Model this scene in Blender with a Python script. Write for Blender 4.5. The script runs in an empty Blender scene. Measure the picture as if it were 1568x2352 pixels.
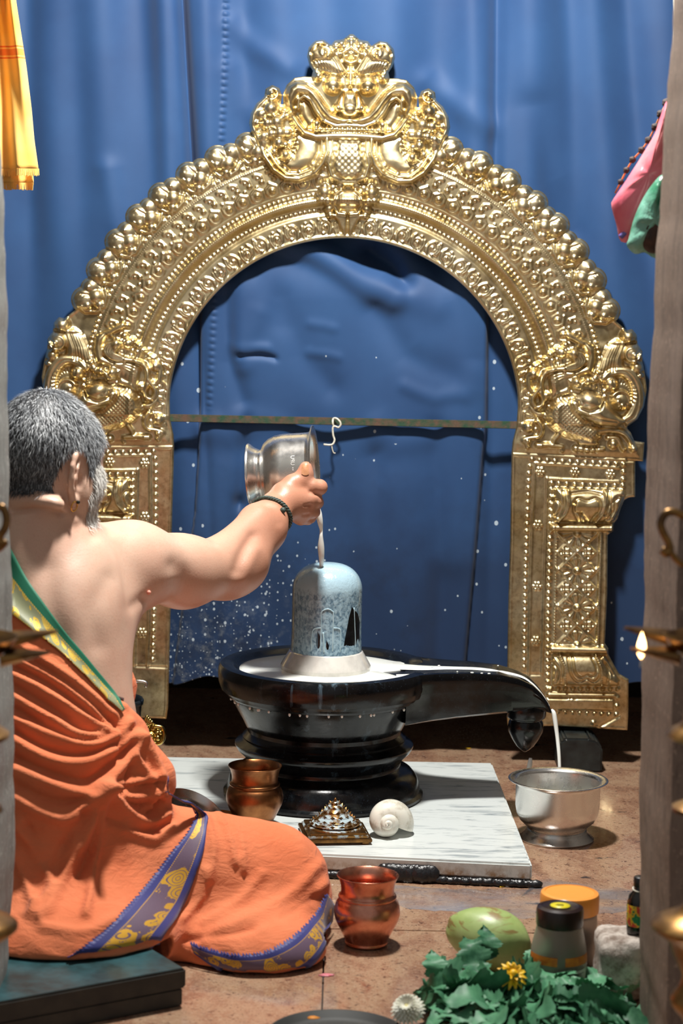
import bpy, bmesh, math, random
import numpy as np
from mathutils import Vector, Matrix
from mathutils.bvhtree import BVHTree
rng = np.random.default_rng(7)
random.seed(7)
SC = bpy.context.scene
COL = SC.collection

# ------------------------------------------------------------------ camera
FPX = 5000.0                      # focal length in pixels of the 1568 x 2352 frame
CAM = np.array([0.0, 0.0, 1.18])
TILT, ROLL = math.radians(6.97), math.radians(1.2)
Fv = np.array([0, math.cos(TILT), -math.sin(TILT)])
R0 = np.array([1.0, 0, 0]); U0 = np.array([0, math.sin(TILT), math.cos(TILT)])
Rv = math.cos(ROLL) * R0 + math.sin(ROLL) * U0
Uv = -math.sin(ROLL) * R0 + math.cos(ROLL) * U0
cd = bpy.data.cameras.new('camera'); cam = bpy.data.objects.new('camera', cd); COL.objects.link(cam)
cam.matrix_world = Matrix(((Rv[0], Uv[0], -Fv[0], CAM[0]), (Rv[1], Uv[1], -Fv[1], CAM[1]),
                           (Rv[2], Uv[2], -Fv[2], CAM[2]), (0, 0, 0, 1)))
cd.sensor_fit = 'VERTICAL'; cd.sensor_height = 36.0; cd.lens = FPX / 2352 * 36.0
cd.clip_start = 0.05; cd.clip_end = 60
cd.dof.use_dof = True; cd.dof.focus_distance = 4.28; cd.dof.aperture_fstop = 5.0
SC.camera = cam

# ------------------------------------------------------------------ world, lamp, exposure
W = bpy.data.worlds.new('world'); SC.world = W; W.use_nodes = True
bg = W.node_tree.nodes['Background']
bg.inputs[0].default_value = (0.95, 0.97, 1.0, 1); bg.inputs[1].default_value = 0.30

def area_lamp(name, loc, target, size, power, color):
    l = bpy.data.lights.new(name, 'AREA'); l.shape = 'RECTANGLE'; l.size, l.size_y = size
    l.energy = power; l.color = color
    o = bpy.data.objects.new(name, l); COL.objects.link(o)
    o.location = loc
    o.rotation_euler = (Vector(target) - Vector(loc)).to_track_quat('-Z', 'Y').to_euler()
    return o
area_lamp('ceiling_lamp', (0.02, 3.84, 2.55), (0.0, 4.25, 0.5), (0.18, 0.18), 100, (1.0, 0.97, 0.92))

VS = SC.view_settings
VS.view_transform = 'Standard'; VS.look = 'None'; VS.gamma = 1.0; VS.use_curve_mapping = False
VS.exposure = 0.0

# ------------------------------------------------------------------ pixel helpers (where a thing stands in the room)
def ray(px, py):
    return Fv + Rv * ((px - 784) / FPX) - Uv * ((py - 1176) / FPX)
def at(px, py, Y):
    d = ray(px, py); return CAM + d * ((Y - CAM[1]) / d[1])
def onz(px, py, z=0.0):
    d = ray(px, py); return CAM + d * ((z - CAM[2]) / d[2])
def proj(P):
    P = np.asarray(P, float) - CAM
    w = P @ Fv
    return np.stack([784 + FPX * (P @ Rv) / w, 1176 - FPX * (P @ Uv) / w], -1)

# ------------------------------------------------------------------ object helpers
def mesh_obj(name, V, F, mat=None, parent=None, smooth=True, local=False):
    me = bpy.data.meshes.new(name)
    V = np.asarray(V, np.float32)
    if isinstance(F, np.ndarray) and F.ndim == 2:
        n, k = F.shape
        me.vertices.add(len(V)); me.vertices.foreach_set('co', V.ravel())
        me.loops.add(n * k); me.loops.foreach_set('vertex_index', F.astype(np.int32).ravel())
        me.polygons.add(n); me.polygons.foreach_set('loop_start', np.arange(0, n * k, k, dtype=np.int32))
        me.update(calc_edges=True)
    else:
        me.from_pydata([tuple(map(float, v)) for v in V], [], [tuple(map(int, f)) for f in F])
    if smooth and len(me.polygons):
        me.polygons.foreach_set('use_smooth', np.ones(len(me.polygons), bool))
    me.validate(clean_customdata=False); me.update()
    o = bpy.data.objects.new(name, me); COL.objects.link(o)
    if mat: me.materials.append(mat)
    if parent is not None:
        o.parent = parent
        if not local:
            o.matrix_parent_inverse = parent.matrix_basis.inverted()
    return o
def bm_obj(name, bm, mat=None, parent=None, smooth=True, local=False):
    me = bpy.data.meshes.new(name); bm.normal_update(); bm.to_mesh(me); bm.free()
    if smooth: me.polygons.foreach_set('use_smooth', np.ones(len(me.polygons), bool))
    o = bpy.data.objects.new(name, me); COL.objects.link(o)
    if mat: me.materials.append(mat)
    if parent is not None:
        o.parent = parent
        if not local: o.matrix_parent_inverse = parent.matrix_basis.inverted()
    return o
def empty(name, loc, label, cat, group=None, rot=(0, 0, 0)):
    o = bpy.data.objects.new(name, None); COL.objects.link(o); o.location = tuple(map(float, loc))
    o.rotation_euler = rot
    o.empty_display_size = 0.05
    return tag(o, label, cat, group)
def tag(o, label=None, cat=None, group=None, kind=None):
    if label: o['label'] = label
    if cat: o['category'] = cat
    if group: o['group'] = group
    if kind: o['kind'] = kind
    return o
def copy_obj(o, parent=None):
    c = o.copy(); COL.objects.link(c); c.parent = parent
    return c
def autosmooth(o, ang=35):
    me = o.data
    bm = bmesh.new(); bm.from_mesh(me)
    a = math.radians(ang)
    for e in bm.edges:
        e.smooth = not (len(e.link_faces) == 2 and e.calc_face_angle(0) > a)
    bm.to_mesh(me); bm.free()
    return o

def lathe(prof, n=64, axis=None, origin=(0, 0, 0), closed=False):
    """prof: list of (r, h). returns V, F (quads) around axis (default +z)"""
    prof = np.array(prof, float); m = len(prof)
    a = np.linspace(0, 2 * np.pi, n, endpoint=False)
    V = np.zeros((m, n, 3))
    V[:, :, 0] = prof[:, 0:1] * np.cos(a); V[:, :, 1] = prof[:, 0:1] * np.sin(a); V[:, :, 2] = prof[:, 1:2]
    V = V.reshape(-1, 3)
    i = np.arange(m - 1)[:, None]; j = np.arange(n)[None, :]; j2 = (j + 1) % n
    F = np.stack([i * n + j, i * n + j2, (i + 1) * n + j2, (i + 1) * n + j], -1).reshape(-1, 4)
    if axis is not None:
        q = Vector((0, 0, 1)).rotation_difference(Vector(tuple(map(float, axis))).normalized()).to_matrix()
        V = V @ np.array(q).T
    return V + np.array(origin, float), F
def smooth_prof(pts, k=6):
    """catmull-rom through profile points"""
    P = np.array(pts, float); P = np.vstack([2 * P[0] - P[1], P, 2 * P[-1] - P[-2]])
    out = []
    for i in range(1, len(P) - 2):
        for t in np.linspace(0, 1, k, endpoint=False):
            a, b, c, d = P[i - 1], P[i], P[i + 1], P[i + 2]
            out.append(0.5 * (2 * b + (c - a) * t + (2 * a - 5 * b + 4 * c - d) * t * t + (3 * b - 3 * c + d - a) * t ** 3))
    out.append(P[-2]); return np.array(out)
def tube(pts, rad, n=10, cap=True):
    """tube along a 3D polyline with radius per point"""
    P = np.array(pts, float); m = len(P)
    R = np.full(m, rad, float) if np.isscalar(rad) else np.array(rad, float)
    T = np.gradient(P, axis=0); T /= np.linalg.norm(T, axis=1, keepdims=True) + 1e-12
    ref = np.array([0, 0, 1.0]) if abs(T[0][2]) < 0.9 else np.array([1.0, 0, 0])
    N = np.cross(T[0], ref); N /= np.linalg.norm(N)
    V = []
    a = np.linspace(0, 2 * np.pi, n, endpoint=False)
    for i in range(m):
        N = N - T[i] * (N @ T[i]); N /= np.linalg.norm(N) + 1e-12
        B = np.cross(T[i], N)
        V.append(P[i] + R[i] * (np.cos(a)[:, None] * N + np.sin(a)[:, None] * B))
    V = np.concatenate(V)
    F = [(i * n + j, i * n + (j + 1) % n, (i + 1) * n + (j + 1) % n, (i + 1) * n + j) for i in range(m - 1) for j in range(n)]
    if cap: F += [tuple(range(n))[::-1], tuple((m - 1) * n + j for j in range(n))]
    return V, F
def merge(parts):
    V = []; F = []; o = 0
    for v, f in parts:
        V.append(np.asarray(v, float)); F += [tuple(int(i) + o for i in q) for q in f]; o += len(v)
    return np.concatenate(V), F
def box(c, s, rz=0.0, bev=0.0, jitter=0.0):
    bm = bmesh.new(); bmesh.ops.create_cube(bm, size=1)
    for v in bm.verts:
        v.co = Vector((v.co.x * s[0], v.co.y * s[1], v.co.z * s[2]))
    if bev: bmesh.ops.bevel(bm, geom=bm.edges[:], offset=bev, segments=2, affect='EDGES')
    if jitter:
        for v in bm.verts: v.co += Vector(rng.normal(0, jitter, 3))
    bmesh.ops.rotate(bm, verts=bm.verts, cent=(0, 0, 0), matrix=Matrix.Rotation(rz, 3, 'Z'))
    bmesh.ops.translate(bm, verts=bm.verts, vec=tuple(map(float, c)))
    return bm
def prism(poly, z0, z1, bev=0.0):
    """vertical prism over polygon poly (x,y)"""
    bm = bmesh.new()
    f = bm.faces.new([bm.verts.new((float(x), float(y), z0)) for x, y in poly])
    bm.normal_update()
    if f.normal.z > 0: f.normal_flip()
    r = bmesh.ops.extrude_face_region(bm, geom=[f])
    bmesh.ops.translate(bm, verts=[v for v in r['geom'] if isinstance(v, bmesh.types.BMVert)], vec=(0, 0, z1 - z0))
    bmesh.ops.recalc_face_normals(bm, faces=bm.faces)
    if bev: bmesh.ops.bevel(bm, geom=bm.edges[:], offset=bev, segments=2, affect='EDGES')
    return bm
def uvsphere(c, r, n=16, m=10):
    r = np.ones(3) * r
    th = np.linspace(0, np.pi, m + 1); ph = np.linspace(0, 2 * np.pi, n, endpoint=False)
    V = [[0, 0, 1]] + [[math.sin(t) * math.cos(p), math.sin(t) * math.sin(p), math.cos(t)] for t in th[1:-1] for p in ph] + [[0, 0, -1]]
    F = [(0, 1 + j, 1 + (j + 1) % n) for j in range(n)]
    for i in range(m - 2):
        F += [(1 + i * n + j, 1 + (i + 1) * n + j, 1 + (i + 1) * n + (j + 1) % n, 1 + i * n + (j + 1) % n) for j in range(n)]
    L = len(V) - 1
    F += [(L, 1 + (m - 2) * n + (j + 1) % n, 1 + (m - 2) * n + j) for j in range(n)]
    return np.array(V) * r + np.array(c, float), F
def resample(P, n):
    P = np.array(P, float); s = np.r_[0, np.cumsum(np.linalg.norm(np.diff(P, axis=0), axis=1))]
    t = np.linspace(0, s[-1], n)
    return np.stack([np.interp(t, s, P[:, k]) for k in range(P.shape[1])], -1)
def curve(P, k=8):
    return smooth_prof(P, k)

# ------------------------------------------------------------------ materials
class NT:
    def __init__(s, name):
        s.m = bpy.data.materials.new(name); s.m.use_nodes = True; s.t = s.m.node_tree
        s.b = s.t.nodes['Principled BSDF']; s._tc = None
    def n(s, typ, **kw):
        nd = s.t.nodes.new(typ)
        for k, v in kw.items():
            if k.startswith('i_'):
                nd.inputs[k[2:].replace('_', ' ')].default_value = v
            else: setattr(nd, k, v)
        return nd
    def l(s, a, b): s.t.links.new(a, b)
    def coord(s, kind='Object'):
        if s._tc is None: s._tc = s.n('ShaderNodeTexCoord')
        return s._tc.outputs[kind]
    def map(s, scale=(1, 1, 1), kind='Object', loc=(0, 0, 0), rot=(0, 0, 0)):
        mp = s.n('ShaderNodeMapping'); s.l(s.coord(kind), mp.inputs[0])
        mp.inputs['Scale'].default_value = scale; mp.inputs['Location'].default_value = loc; mp.inputs['Rotation'].default_value = rot
        return mp.outputs[0]
    def noise(s, vec, scale, detail=4, rough=0.55, dist=0.0):
        nd = s.n('ShaderNodeTexNoise'); s.l(vec, nd.inputs['Vector'])
        nd.inputs['Scale'].default_value = scale; nd.inputs['Detail'].default_value = detail
        nd.inputs['Roughness'].default_value = rough; nd.inputs['Distortion'].default_value = dist
        return nd.outputs['Fac']
    def vor(s, vec, scale, feature='F1', out='Distance', rand=1.0):
        nd = s.n('ShaderNodeTexVoronoi', feature=feature); s.l(vec, nd.inputs['Vector'])
        nd.inputs['Scale'].default_value = scale; nd.inputs['Randomness'].default_value = rand
        return nd.outputs[out]
    def ramp(s, fac, stops, interp='LINEAR'):
        nd = s.n('ShaderNodeValToRGB'); s.l(fac, nd.inputs[0]); r = nd.color_ramp; r.interpolation = interp
        while len(r.elements) < len(stops): r.elements.new(0.5)
        for e, (p, c) in zip(r.elements, stops):
            e.position = p; e.color = (*c, 1) if len(c) == 3 else c
        return nd.outputs[0]
    def rampv(s, fac, a, b, lo=0.0, hi=1.0):
        nd = s.n('ShaderNodeMapRange'); s.l(fac, nd.inputs[0])
        for i, v in enumerate((a, b, lo, hi)): nd.inputs[i + 1].default_value = v
        return nd.outputs[0]
    def mix(s, fac, a, b):
        nd = s.n('ShaderNodeMix', data_type='RGBA')
        if hasattr(fac, 'is_output'): s.l(fac, nd.inputs[0])
        else: nd.inputs[0].default_value = fac
        for sock, v in ((nd.inputs[6], a), (nd.inputs[7], b)):
            if hasattr(v, 'is_output'): s.l(v, sock)
            else: sock.default_value = (*v, 1) if len(v) == 3 else v
        return nd.outputs[2]
    def math(s, op, a, b=None, c=None):
        nd = s.n('ShaderNodeMath', operation=op)
        for i, v in enumerate((a, b, c)):
            if v is None: continue
            if hasattr(v, 'is_output'): s.l(v, nd.inputs[i])
            else: nd.inputs[i].default_value = v
        return nd.outputs[0]
    def sep(s, vec):
        nd = s.n('ShaderNodeSeparateXYZ'); s.l(vec, nd.inputs[0]); return nd.outputs
    def bump(s, h, strength=0.3, dist=0.002):
        nd = s.n('ShaderNodeBump'); s.l(h, nd.inputs['Height'])
        nd.inputs['Strength'].default_value = strength; nd.inputs['Distance'].default_value = dist
        s.l(nd.outputs[0], s.b.inputs['Normal']); return nd
    def set(s, **kw):
        for k, v in kw.items():
            k = {'base': 'Base Color', 'rough': 'Roughness', 'metal': 'Metallic', 'sss': 'Subsurface Weight', 'spec': 'Specular IOR Level',
                 'coat': 'Coat Weight', 'coatr': 'Coat Roughness', 'trans': 'Transmission Weight', 'alpha': 'Alpha', 'ior': 'IOR',
                 'sssr': 'Subsurface Radius', 'ssss': 'Subsurface Scale', 'emit': 'Emission Color', 'emits': 'Emission Strength',
                 'sheen': 'Sheen Weight', 'aniso': 'Anisotropic'}[k]
            if hasattr(v, 'is_output'): s.l(v, s.b.inputs[k])
            elif isinstance(v, (tuple, list)) and len(v) == 3 and k not in ('Subsurface Radius',): s.b.inputs[k].default_value = (*v, 1)
            else: s.b.inputs[k].default_value = v
        return s
def plain(name, col, col2=None, scale=20, rough=0.5, metal=0.0, bump=0.0, bscale=60, **kw):
    t = NT(name)
    v = t.map()
    if col2 is not None:
        t.set(base=t.mix(t.rampv(t.noise(v, scale), .35, .65), col, col2))
    else: t.set(base=col)
    t.set(rough=rough, metal=metal, **kw)
    if bump: t.bump(t.noise(v, bscale), bump)
    return t.m
def srgb(r, g, b):
    f = lambda c: ((c / 255 + 0.055) / 1.055) ** 2.4 if c > 10.3 else c / 255 / 12.92
    return (f(r), f(g), f(b))
# ================================================================== the setting
t = NT('granite_floor'); v = t.map()
vs = t.map((1.25, .75, 1.0), rot=(0, 0, .5)); vl = t.map((1.0, .9, 1.0), rot=(0, 0, .3))
c = t.ramp(t.noise(vs, 9, 8, .72, .2), [(.30, srgb(112, 82, 66)), (.44, srgb(146, 110, 88)), (.56, srgb(166, 136, 110)), (.70, srgb(136, 90, 70))])
c = t.mix(t.math('MULTIPLY', t.rampv(t.noise(v, 150, 3, .7), .52, .66), .55), c, srgb(184, 160, 136))
c = t.mix(t.math('MULTIPLY', t.rampv(t.noise(vl, 60, 5, .75), .57, .64), .8), c, srgb(78, 50, 44))
c = t.mix(t.math('MULTIPLY', t.rampv(t.noise(vs, 210, 2, .7), .60, .70), .8), c, srgb(60, 44, 42))
c = t.mix(t.rampv(t.noise(t.map((1, 1.8, 1), loc=(3, 1, 0)), 7, 6, .65), .65, .69), c, srgb(38, 40, 46))
t.set(base=c, rough=t.rampv(t.noise(v, 5), .35, .65, .06, .22), spec=.6)
t.bump(t.noise(v, 90), .05, .002)
M_FLOOR = t.m
M_GROUT = plain('grout', srgb(60, 48, 42), srgb(36, 30, 28), rough=.9)
def stone(name, a, b, c2):
    t = NT(name); v = t.map((1, 1, .35))
    k = t.ramp(t.noise(v, 28, 7, .7, .3), [(.3, a), (.5, b), (.7, c2)])
    fleck = t.rampv(t.noise(t.map(), 130, 2, .6), .6, .75)
    t.set(base=t.mix(fleck, k, tuple(min(1, x * 1.9) for x in b)), rough=.75)
    t.bump(t.noise(v, 60, 8, .7), .5, .004); return t.m
M_JL = stone('jamb_stone_grey', srgb(96, 98, 96), srgb(138, 140, 136), srgb(120, 112, 110))
M_JR = stone('jamb_stone_brown', srgb(82, 66, 56), srgb(122, 104, 90), srgb(104, 84, 72))
M_WALL = plain('dark_stone_wall', srgb(52, 47, 43), srgb(34, 31, 29), 8, rough=.9, bump=.4, bscale=25)

M_WALL2 = plain('plastered_stone_wall', srgb(92, 86, 80), srgb(72, 67, 62), 6, rough=.9, bump=.3, bscale=25)
# floor: grout bed with big granite tiles as children
fl = bm_obj('floor', box((0, 2.6, -0.03), (3.2, 6.6, 0.036)), M_GROUT, smooth=False); tag(fl, kind='structure')
fl['label'] = 'wetted pinkish brown granite tile floor of the shrine'
xs = [-1.6, -1.232, -0.014, 1.204, 1.6]
ys = [-.6, 0.03, 1.25, 2.462, 3.672, 4.885, 5.9]
for i in range(4):
    for j in range(6):
        g = .0014
        bm = box(((xs[i] + xs[i + 1]) / 2, (ys[j] + ys[j + 1]) / 2, -0.006), (xs[i + 1] - xs[i] - 2 * g, ys[j + 1] - ys[j] - 2 * g, .012), bev=.0012)
        bm_obj('tile', bm, M_FLOOR, fl, smooth=False)

for nm, c0, s0, lab in (('wall_back', (0, 5.76, 1.35), (3.3, .1, 2.8), 'dark back wall hidden behind the curtain'),
                        ('wall_left', (-1.62, 4.5, 1.35), (.1, 2.7, 2.8), 'dark left wall of the sanctum'),
                        ('wall_right', (1.62, 4.5, 1.35), (.1, 2.7, 2.8), 'dark right wall of the sanctum'),
                        ('wall_front_left', (-1.19, 3.09, 1.35), (.8, .3, 2.8), 'stone wall beside the left door jamb'),
                        ('wall_front_right', (1.17, 3.09, 1.35), (.8, .3, 2.8), 'stone wall beside the right door jamb'),
                        ('wall_front_top', (0, 3.09, 2.45), (3.3, .3, .6), 'stone lintel wall above the doorway'),
                        ('ceiling', (0, 4.36, 2.8), (3.3, 2.9, .1), 'dark stone ceiling of the sanctum')):
    o = bm_obj(nm, box(c0, s0), M_WALL if nm == 'wall_back' else M_WALL2, smooth=False); tag(o, lab, kind='structure')

# door jambs: rough stone posts, far edge follows the worn stone
def jamb(name, side, edge, mat, lab):
    Yn, Yf = 2.94, 3.25
    pts = np.array(edge, float)
    W3 = np.array([at(x, y, Yf) for x, y in pts])           # far inner edge in the room
    zz = np.linspace(-.02, 2.2, 150)
    o = np.argsort(W3[:, 2]); xe = np.interp(zz, W3[o, 2], W3[o, 0])
    xe = xe + .0010 * np.sin(zz * 31) + .0006 * np.sin(zz * 77 + 1) + rng.normal(0, .0004, len(zz))
    dep = np.linspace(0, 1, 14)
    V = []; n = 0
    for z, x in zip(zz, xe):
        ring = [(x + side * .32, Yf, z)]
        ring += [(x + side * .006, Yf + .001, z)]
        for d in dep:
            y = Yf + (Yn - Yf) * d
            b = .003 * math.sin(z * 5 + d * 5) + .0015 * math.sin(z * 13 - d * 9)
            if d in (0, 1): b += side * .004
            ring.append((x + b * .6, y, z))
        ring.append((x + side * .32, Yn, z)); n = len(ring); V += ring
    F = [(i * n + j, i * n + (j + 1) % n, (i + 1) * n + (j + 1) % n, (i + 1) * n + j) for i in range(len(zz) - 1) for j in range(n)]
    if side < 0: F = [f[::-1] for f in F]
    F += [tuple(range(n)), tuple((len(zz) - 1) * n + j for j in range(n))]
    o = mesh_obj(name, V, F, mat); tag(o, lab, kind='structure')
    autosmooth(o, 50); return o
jamb('trim_1', -1, [(-12, -60), (-6, 120), (2, 300), (14, 480), (20, 700), (26, 950), (28, 1200), (31, 1500), (35, 1750), (37, 1900), (31, 2040), (21, 2150), (15, 2300), (10, 2420)], M_JL, 'grey weathered stone door jamb along the left edge')
jamb('trim_2', 1, [(1546, -60), (1541, 0), (1532, 134), (1525, 244), (1515, 417), (1503, 595), (1498, 720), (1488, 950), (1480, 1180), (1473, 1400), (1468, 1600), (1464, 1800), (1463, 2000), (1464, 2200), (1462, 2420)], M_JR, 'brown rough stone door jamb along the right edge')

# ------------------------------------------------------------------ blue curtain
YC = 4.985
def seg_d(X, Y, P):
    """distance of points to polyline and arclength parameter (0..1), signed side"""
    best = np.full(X.shape, 1e9); sgn = np.zeros(X.shape); par = np.zeros(X.shape)
    P = np.array(P, float); L = np.r_[0, np.cumsum(np.linalg.norm(np.diff(P, axis=0), axis=1))]
    for i in range(len(P) - 1):
        a, b = P[i], P[i + 1]; ab = b - a; l2 = ab @ ab + 1e-9
        tt = np.clip(((X - a[0]) * ab[0] + (Y - a[1]) * ab[1]) / l2, 0, 1)
        dx = X - a[0] - tt * ab[0]; dy = Y - a[1] - tt * ab[1]; d = np.hypot(dx, dy)
        m = d < best
        best = np.where(m, d, best); sgn = np.where(m, np.sign(ab[0] * dy - ab[1] * dx), sgn)
        par = np.where(m, (L[i] + tt * np.sqrt(l2)) / L[-1], par)
    return best, sgn, par
def sstep(x, a, b):
    t = np.clip((x - a) / (b - a), 0, 1); return t * t * (3 - 2 * t)
def curtain_height(X, Y):
    H = np.zeros_like(X)
    up = 1 - sstep(Y, 480, 760)
    lo = sstep(Y, 560, 700)
    for x0, dx, w, a in ((-60, 20, 60, .02), (60, 15, 34, -.016), (130, 25, 45, .012), (225, 15, 46, .020), (320, 40, 50, -.010), (372, 34, 26, .018),
                         (418, 44, 13, -.030), (470, 20, 24, .014), (560, -6, 30, -.008), (640, 10, 50, .012), (760, 0, 60, -.010), (905, 10, 50, .012),
                         (1010, -10, 45, -.010), (1085, 0, 30, .012), (1142, -12, 18, -.018), (1215, 15, 40, .022), (1300, 40, 34, -.014), (1365, 60, 36, .016), (1440, 70, 30, -.012), (1530, 40, 50, .018)):
        xc = x0 + dx * np.clip(Y, -200, 1700) / 800
        H += a * np.exp(-((X - xc) / w) ** 2) * (0.30 + 0.70 * up)
    H += .006 * np.sin(X / 61 + Y / 240) + .004 * np.sin(X / 33 - Y / 170 + 1)
    # loose wrinkles on the upper cloth
    for P, a, w in (([(530, 60), (590, 120), (660, 160)], .007, 26), ([(525, 170), (560, 250), (620, 320)], .006, 30),
                    ([(250, 400), (270, 520), (300, 620)], .010, 26), ([(1220, 250), (1250, 420), (1300, 540)], -.012, 40), ([(980, 190), (1060, 260), (1120, 290)], .010, 30)):
        d, _, _ = seg_d(X, Y, P); H += a * np.exp(-(d / w) ** 2)
    # front panel inside the arch
    d, s, _ = seg_d(X, Y, [(520, 400), (497, 560), (466, 650), (462, 800), (463, 1000), (452, 1200), (425, 1400), (398, 1600)])
    left = sstep(s * d * -1, -3, 3)
    d2, s2, _ = seg_d(X, Y, [(1118, 500), (1116, 680), (1113, 980), (1104, 1060), (1085, 1300), (1060, 1600)])
    right = sstep(s2 * d2, -5, 5)
    H += .030 * lo * left * right
    # wrinkles in the panel
    for P, a, w in (([(640, 560), (720, 585), (800, 635), (860, 672), (905, 698)], .034, 26), ([(850, 585), (900, 625), (925, 665)], -.030, 26),
                    ([(930, 690), (1000, 720)], .010, 30), ([(560, 640), (556, 760), (566, 860)], .012, 22), ([(600, 640), (640, 760)], -.006, 30),
                    ([(556, 812), (578, 770), (592, 740)], .016, 24), ([(560, 818), (612, 822)], .014, 12), ([(556, 836), (600, 838), (630, 842)], -.014, 9),
                    ([(480, 1010), (520, 1015), (548, 1000)], .022, 34), ([(566, 985), (556, 1080), (550, 1180)], -.014, 16),
                    ([(600, 992), (700, 1000)], .012, 26), ([(860, 985), (905, 1040), (980, 1020)], .008, 26), ([(930, 905), (1000, 930), (1060, 925)], .007, 16),
                    ([(715, 752), (765, 764)], .004, 12), ([(712, 818), (775, 830)], .004, 12),
                    ([(620, 560), (610, 700)], .010, 30), ([(1060, 620), (1075, 900)], .010, 30), ([(1030, 1000), (1040, 1300)], .010, 40),
                    ([(520, 1100), (500, 1300), (470, 1500)], .012, 40), ([(600, 1150), (580, 1400)], -.008, 40), ([(900, 1150), (920, 1500)], .010, 60)):
        d, _, _ = seg_d(X, Y, P); H += a * np.exp(-(d / w) ** 2)
    for P, a, w in (([(690, 1000), (690, 1250), (660, 1500)], -.012, 34), ([(860, 1060), (885, 1300), (870, 1560)], -.014, 30), ([(1000, 1000), (1015, 1300), (995, 1580)], -.014, 30), ([(545, 1180), (512, 1400), (480, 1580)], -.014, 22),
                    ([(650, 700), (690, 820), (760, 900)], -.010, 34), ([(860, 720), (930, 830), (1040, 880)], -.010, 34), ([(520, 700), (530, 850), (560, 940)], -.010, 22), ([(990, 600), (1050, 700), (1080, 830)], -.010, 26)):
        d, _, _ = seg_d(X, Y, P); H += a * np.exp(-(d / w) ** 2)
    # hem stitches
    for P in ([(519, -100), (517, 150), (508, 330)], [(506, 590), (494, 700), (482, 960)]):
        d, _, p = seg_d(X, Y, P); H += .0045 * np.exp(-(d / 5) ** 2) * (.5 + .5 * np.sin(Y / 2.6))
    return np.where(H > 0, .040 * np.tanh(H / .040), H)
nx, ny = 560, 600
PX = np.linspace(-180, 1760, nx); PY = np.linspace(-220, 1590, ny)
GX, GY = np.meshgrid(PX, PY, indexing='ij')
HC = curtain_height(GX, GY)
base = np.array([[at(x, y, YC) for y in (PY[0], PY[-1])] for x in (PX[0], PX[-1])])
fx = (GX - PX[0]) / (PX[-1] - PX[0])
Pw = np.zeros((nx, ny, 3))
D = Fv + Rv * ((GX[..., None] - 784) / FPX) - Uv * ((GY[..., None] - 1176) / FPX)
Pw = CAM + D * ((YC - CAM[1]) / D[..., 1:2])
Pw[..., 1] -= HC
botz = .172 + .010 * np.sin(GX / 70) + .006 * np.sin(GX / 23)
k = (GY - PY[0]) / (PY[-1] - PY[0])
Pw[..., 2] = Pw[0:1, 0:1, 2] + (botz - Pw[0:1, 0:1, 2]) * (Pw[..., 2] - Pw[0:1, 0:1, 2]) / (Pw[:, -1:, 2] - Pw[0:1, 0:1, 2])
idx = np.arange(nx * ny).reshape(nx, ny)
Fc = np.stack([idx[:-1, :-1], idx[:-1, 1:], idx[1:, 1:], idx[1:, :-1]], -1).reshape(-1, 4)
t = NT('blue_cotton'); v = t.map()
n1 = t.rampv(t.noise(v, 3.5, 5), .35, .65)
c = t.mix(n1, srgb(31, 64, 108), srgb(38, 75, 121))
weave = t.noise(t.map((1, 1, 1)), 900, 2)
xyz = t.sep(t.coord())
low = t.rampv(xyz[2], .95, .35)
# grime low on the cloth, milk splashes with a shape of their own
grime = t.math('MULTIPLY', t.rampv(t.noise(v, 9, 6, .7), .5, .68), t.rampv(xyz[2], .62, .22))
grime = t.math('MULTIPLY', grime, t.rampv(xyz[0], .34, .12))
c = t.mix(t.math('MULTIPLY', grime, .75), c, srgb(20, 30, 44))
low_shade = t.math('MULTIPLY', t.rampv(t.math('ADD', xyz[2], t.math('MULTIPLY', t.noise(v, 5, 6, .65), .55)), .98, .70), .62)   # fall-off of light towards the bottom, painted into the cloth colour
c = t.mix(low_shade, c, srgb(15, 32, 60))
dust = t.math('MULTIPLY', t.rampv(t.noise(v, 34, 7, .75), .52, .72), t.math('MULTIPLY', t.rampv(xyz[2], .46, .20), t.rampv(xyz[0], -.02, -.24)))
c = t.mix(t.math('MULTIPLY', dust, .55), c, srgb(150, 158, 160))
def specks(scale, size, dens, zr, xr=None):
    nd = t.n('ShaderNodeTexVoronoi', feature='F1'); t.l(t.map((1, .2, .8)), nd.inputs['Vector']); nd.inputs['Scale'].default_value = scale
    sp = t.sep(nd.outputs['Color'])
    thr = t.math('MULTIPLY', t.rampv(xyz[2], zr[0], zr[1]), dens)
    if xr: thr = t.math('MULTIPLY', thr, t.rampv(xyz[0], *xr))
    on = t.math('LESS_THAN', sp[0], thr)
    r = t.math('MULTIPLY', sp[1], size)
    return t.math('MULTIPLY', on, t.math('LESS_THAN', nd.outputs['Distance'], r))
s1 = t.math('MAXIMUM', specks(70, .30, .16, (1.0, .30)), specks(42, .22, .12, (1.0, .25)))
s1 = t.math('MAXIMUM', s1, specks(110, .36, .42, (.60, .22), (.05, -.2)))
s1 = t.math('MAXIMUM', s1, specks(160, .38, .40, (.52, .22), (.05, -.2)))
c = t.mix(t.math('MULTIPLY', s1, .8), c, srgb(190, 205, 215))
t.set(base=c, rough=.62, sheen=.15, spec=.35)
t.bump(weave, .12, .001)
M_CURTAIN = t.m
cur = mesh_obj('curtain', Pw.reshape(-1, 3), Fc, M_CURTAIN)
tag(cur, 'blue cotton curtain with milk splashes hanging behind the brass arch', 'curtain')
md = cur.modifiers.new('thick', 'SOLIDIFY'); md.thickness = .003; md.offset = 1

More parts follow.
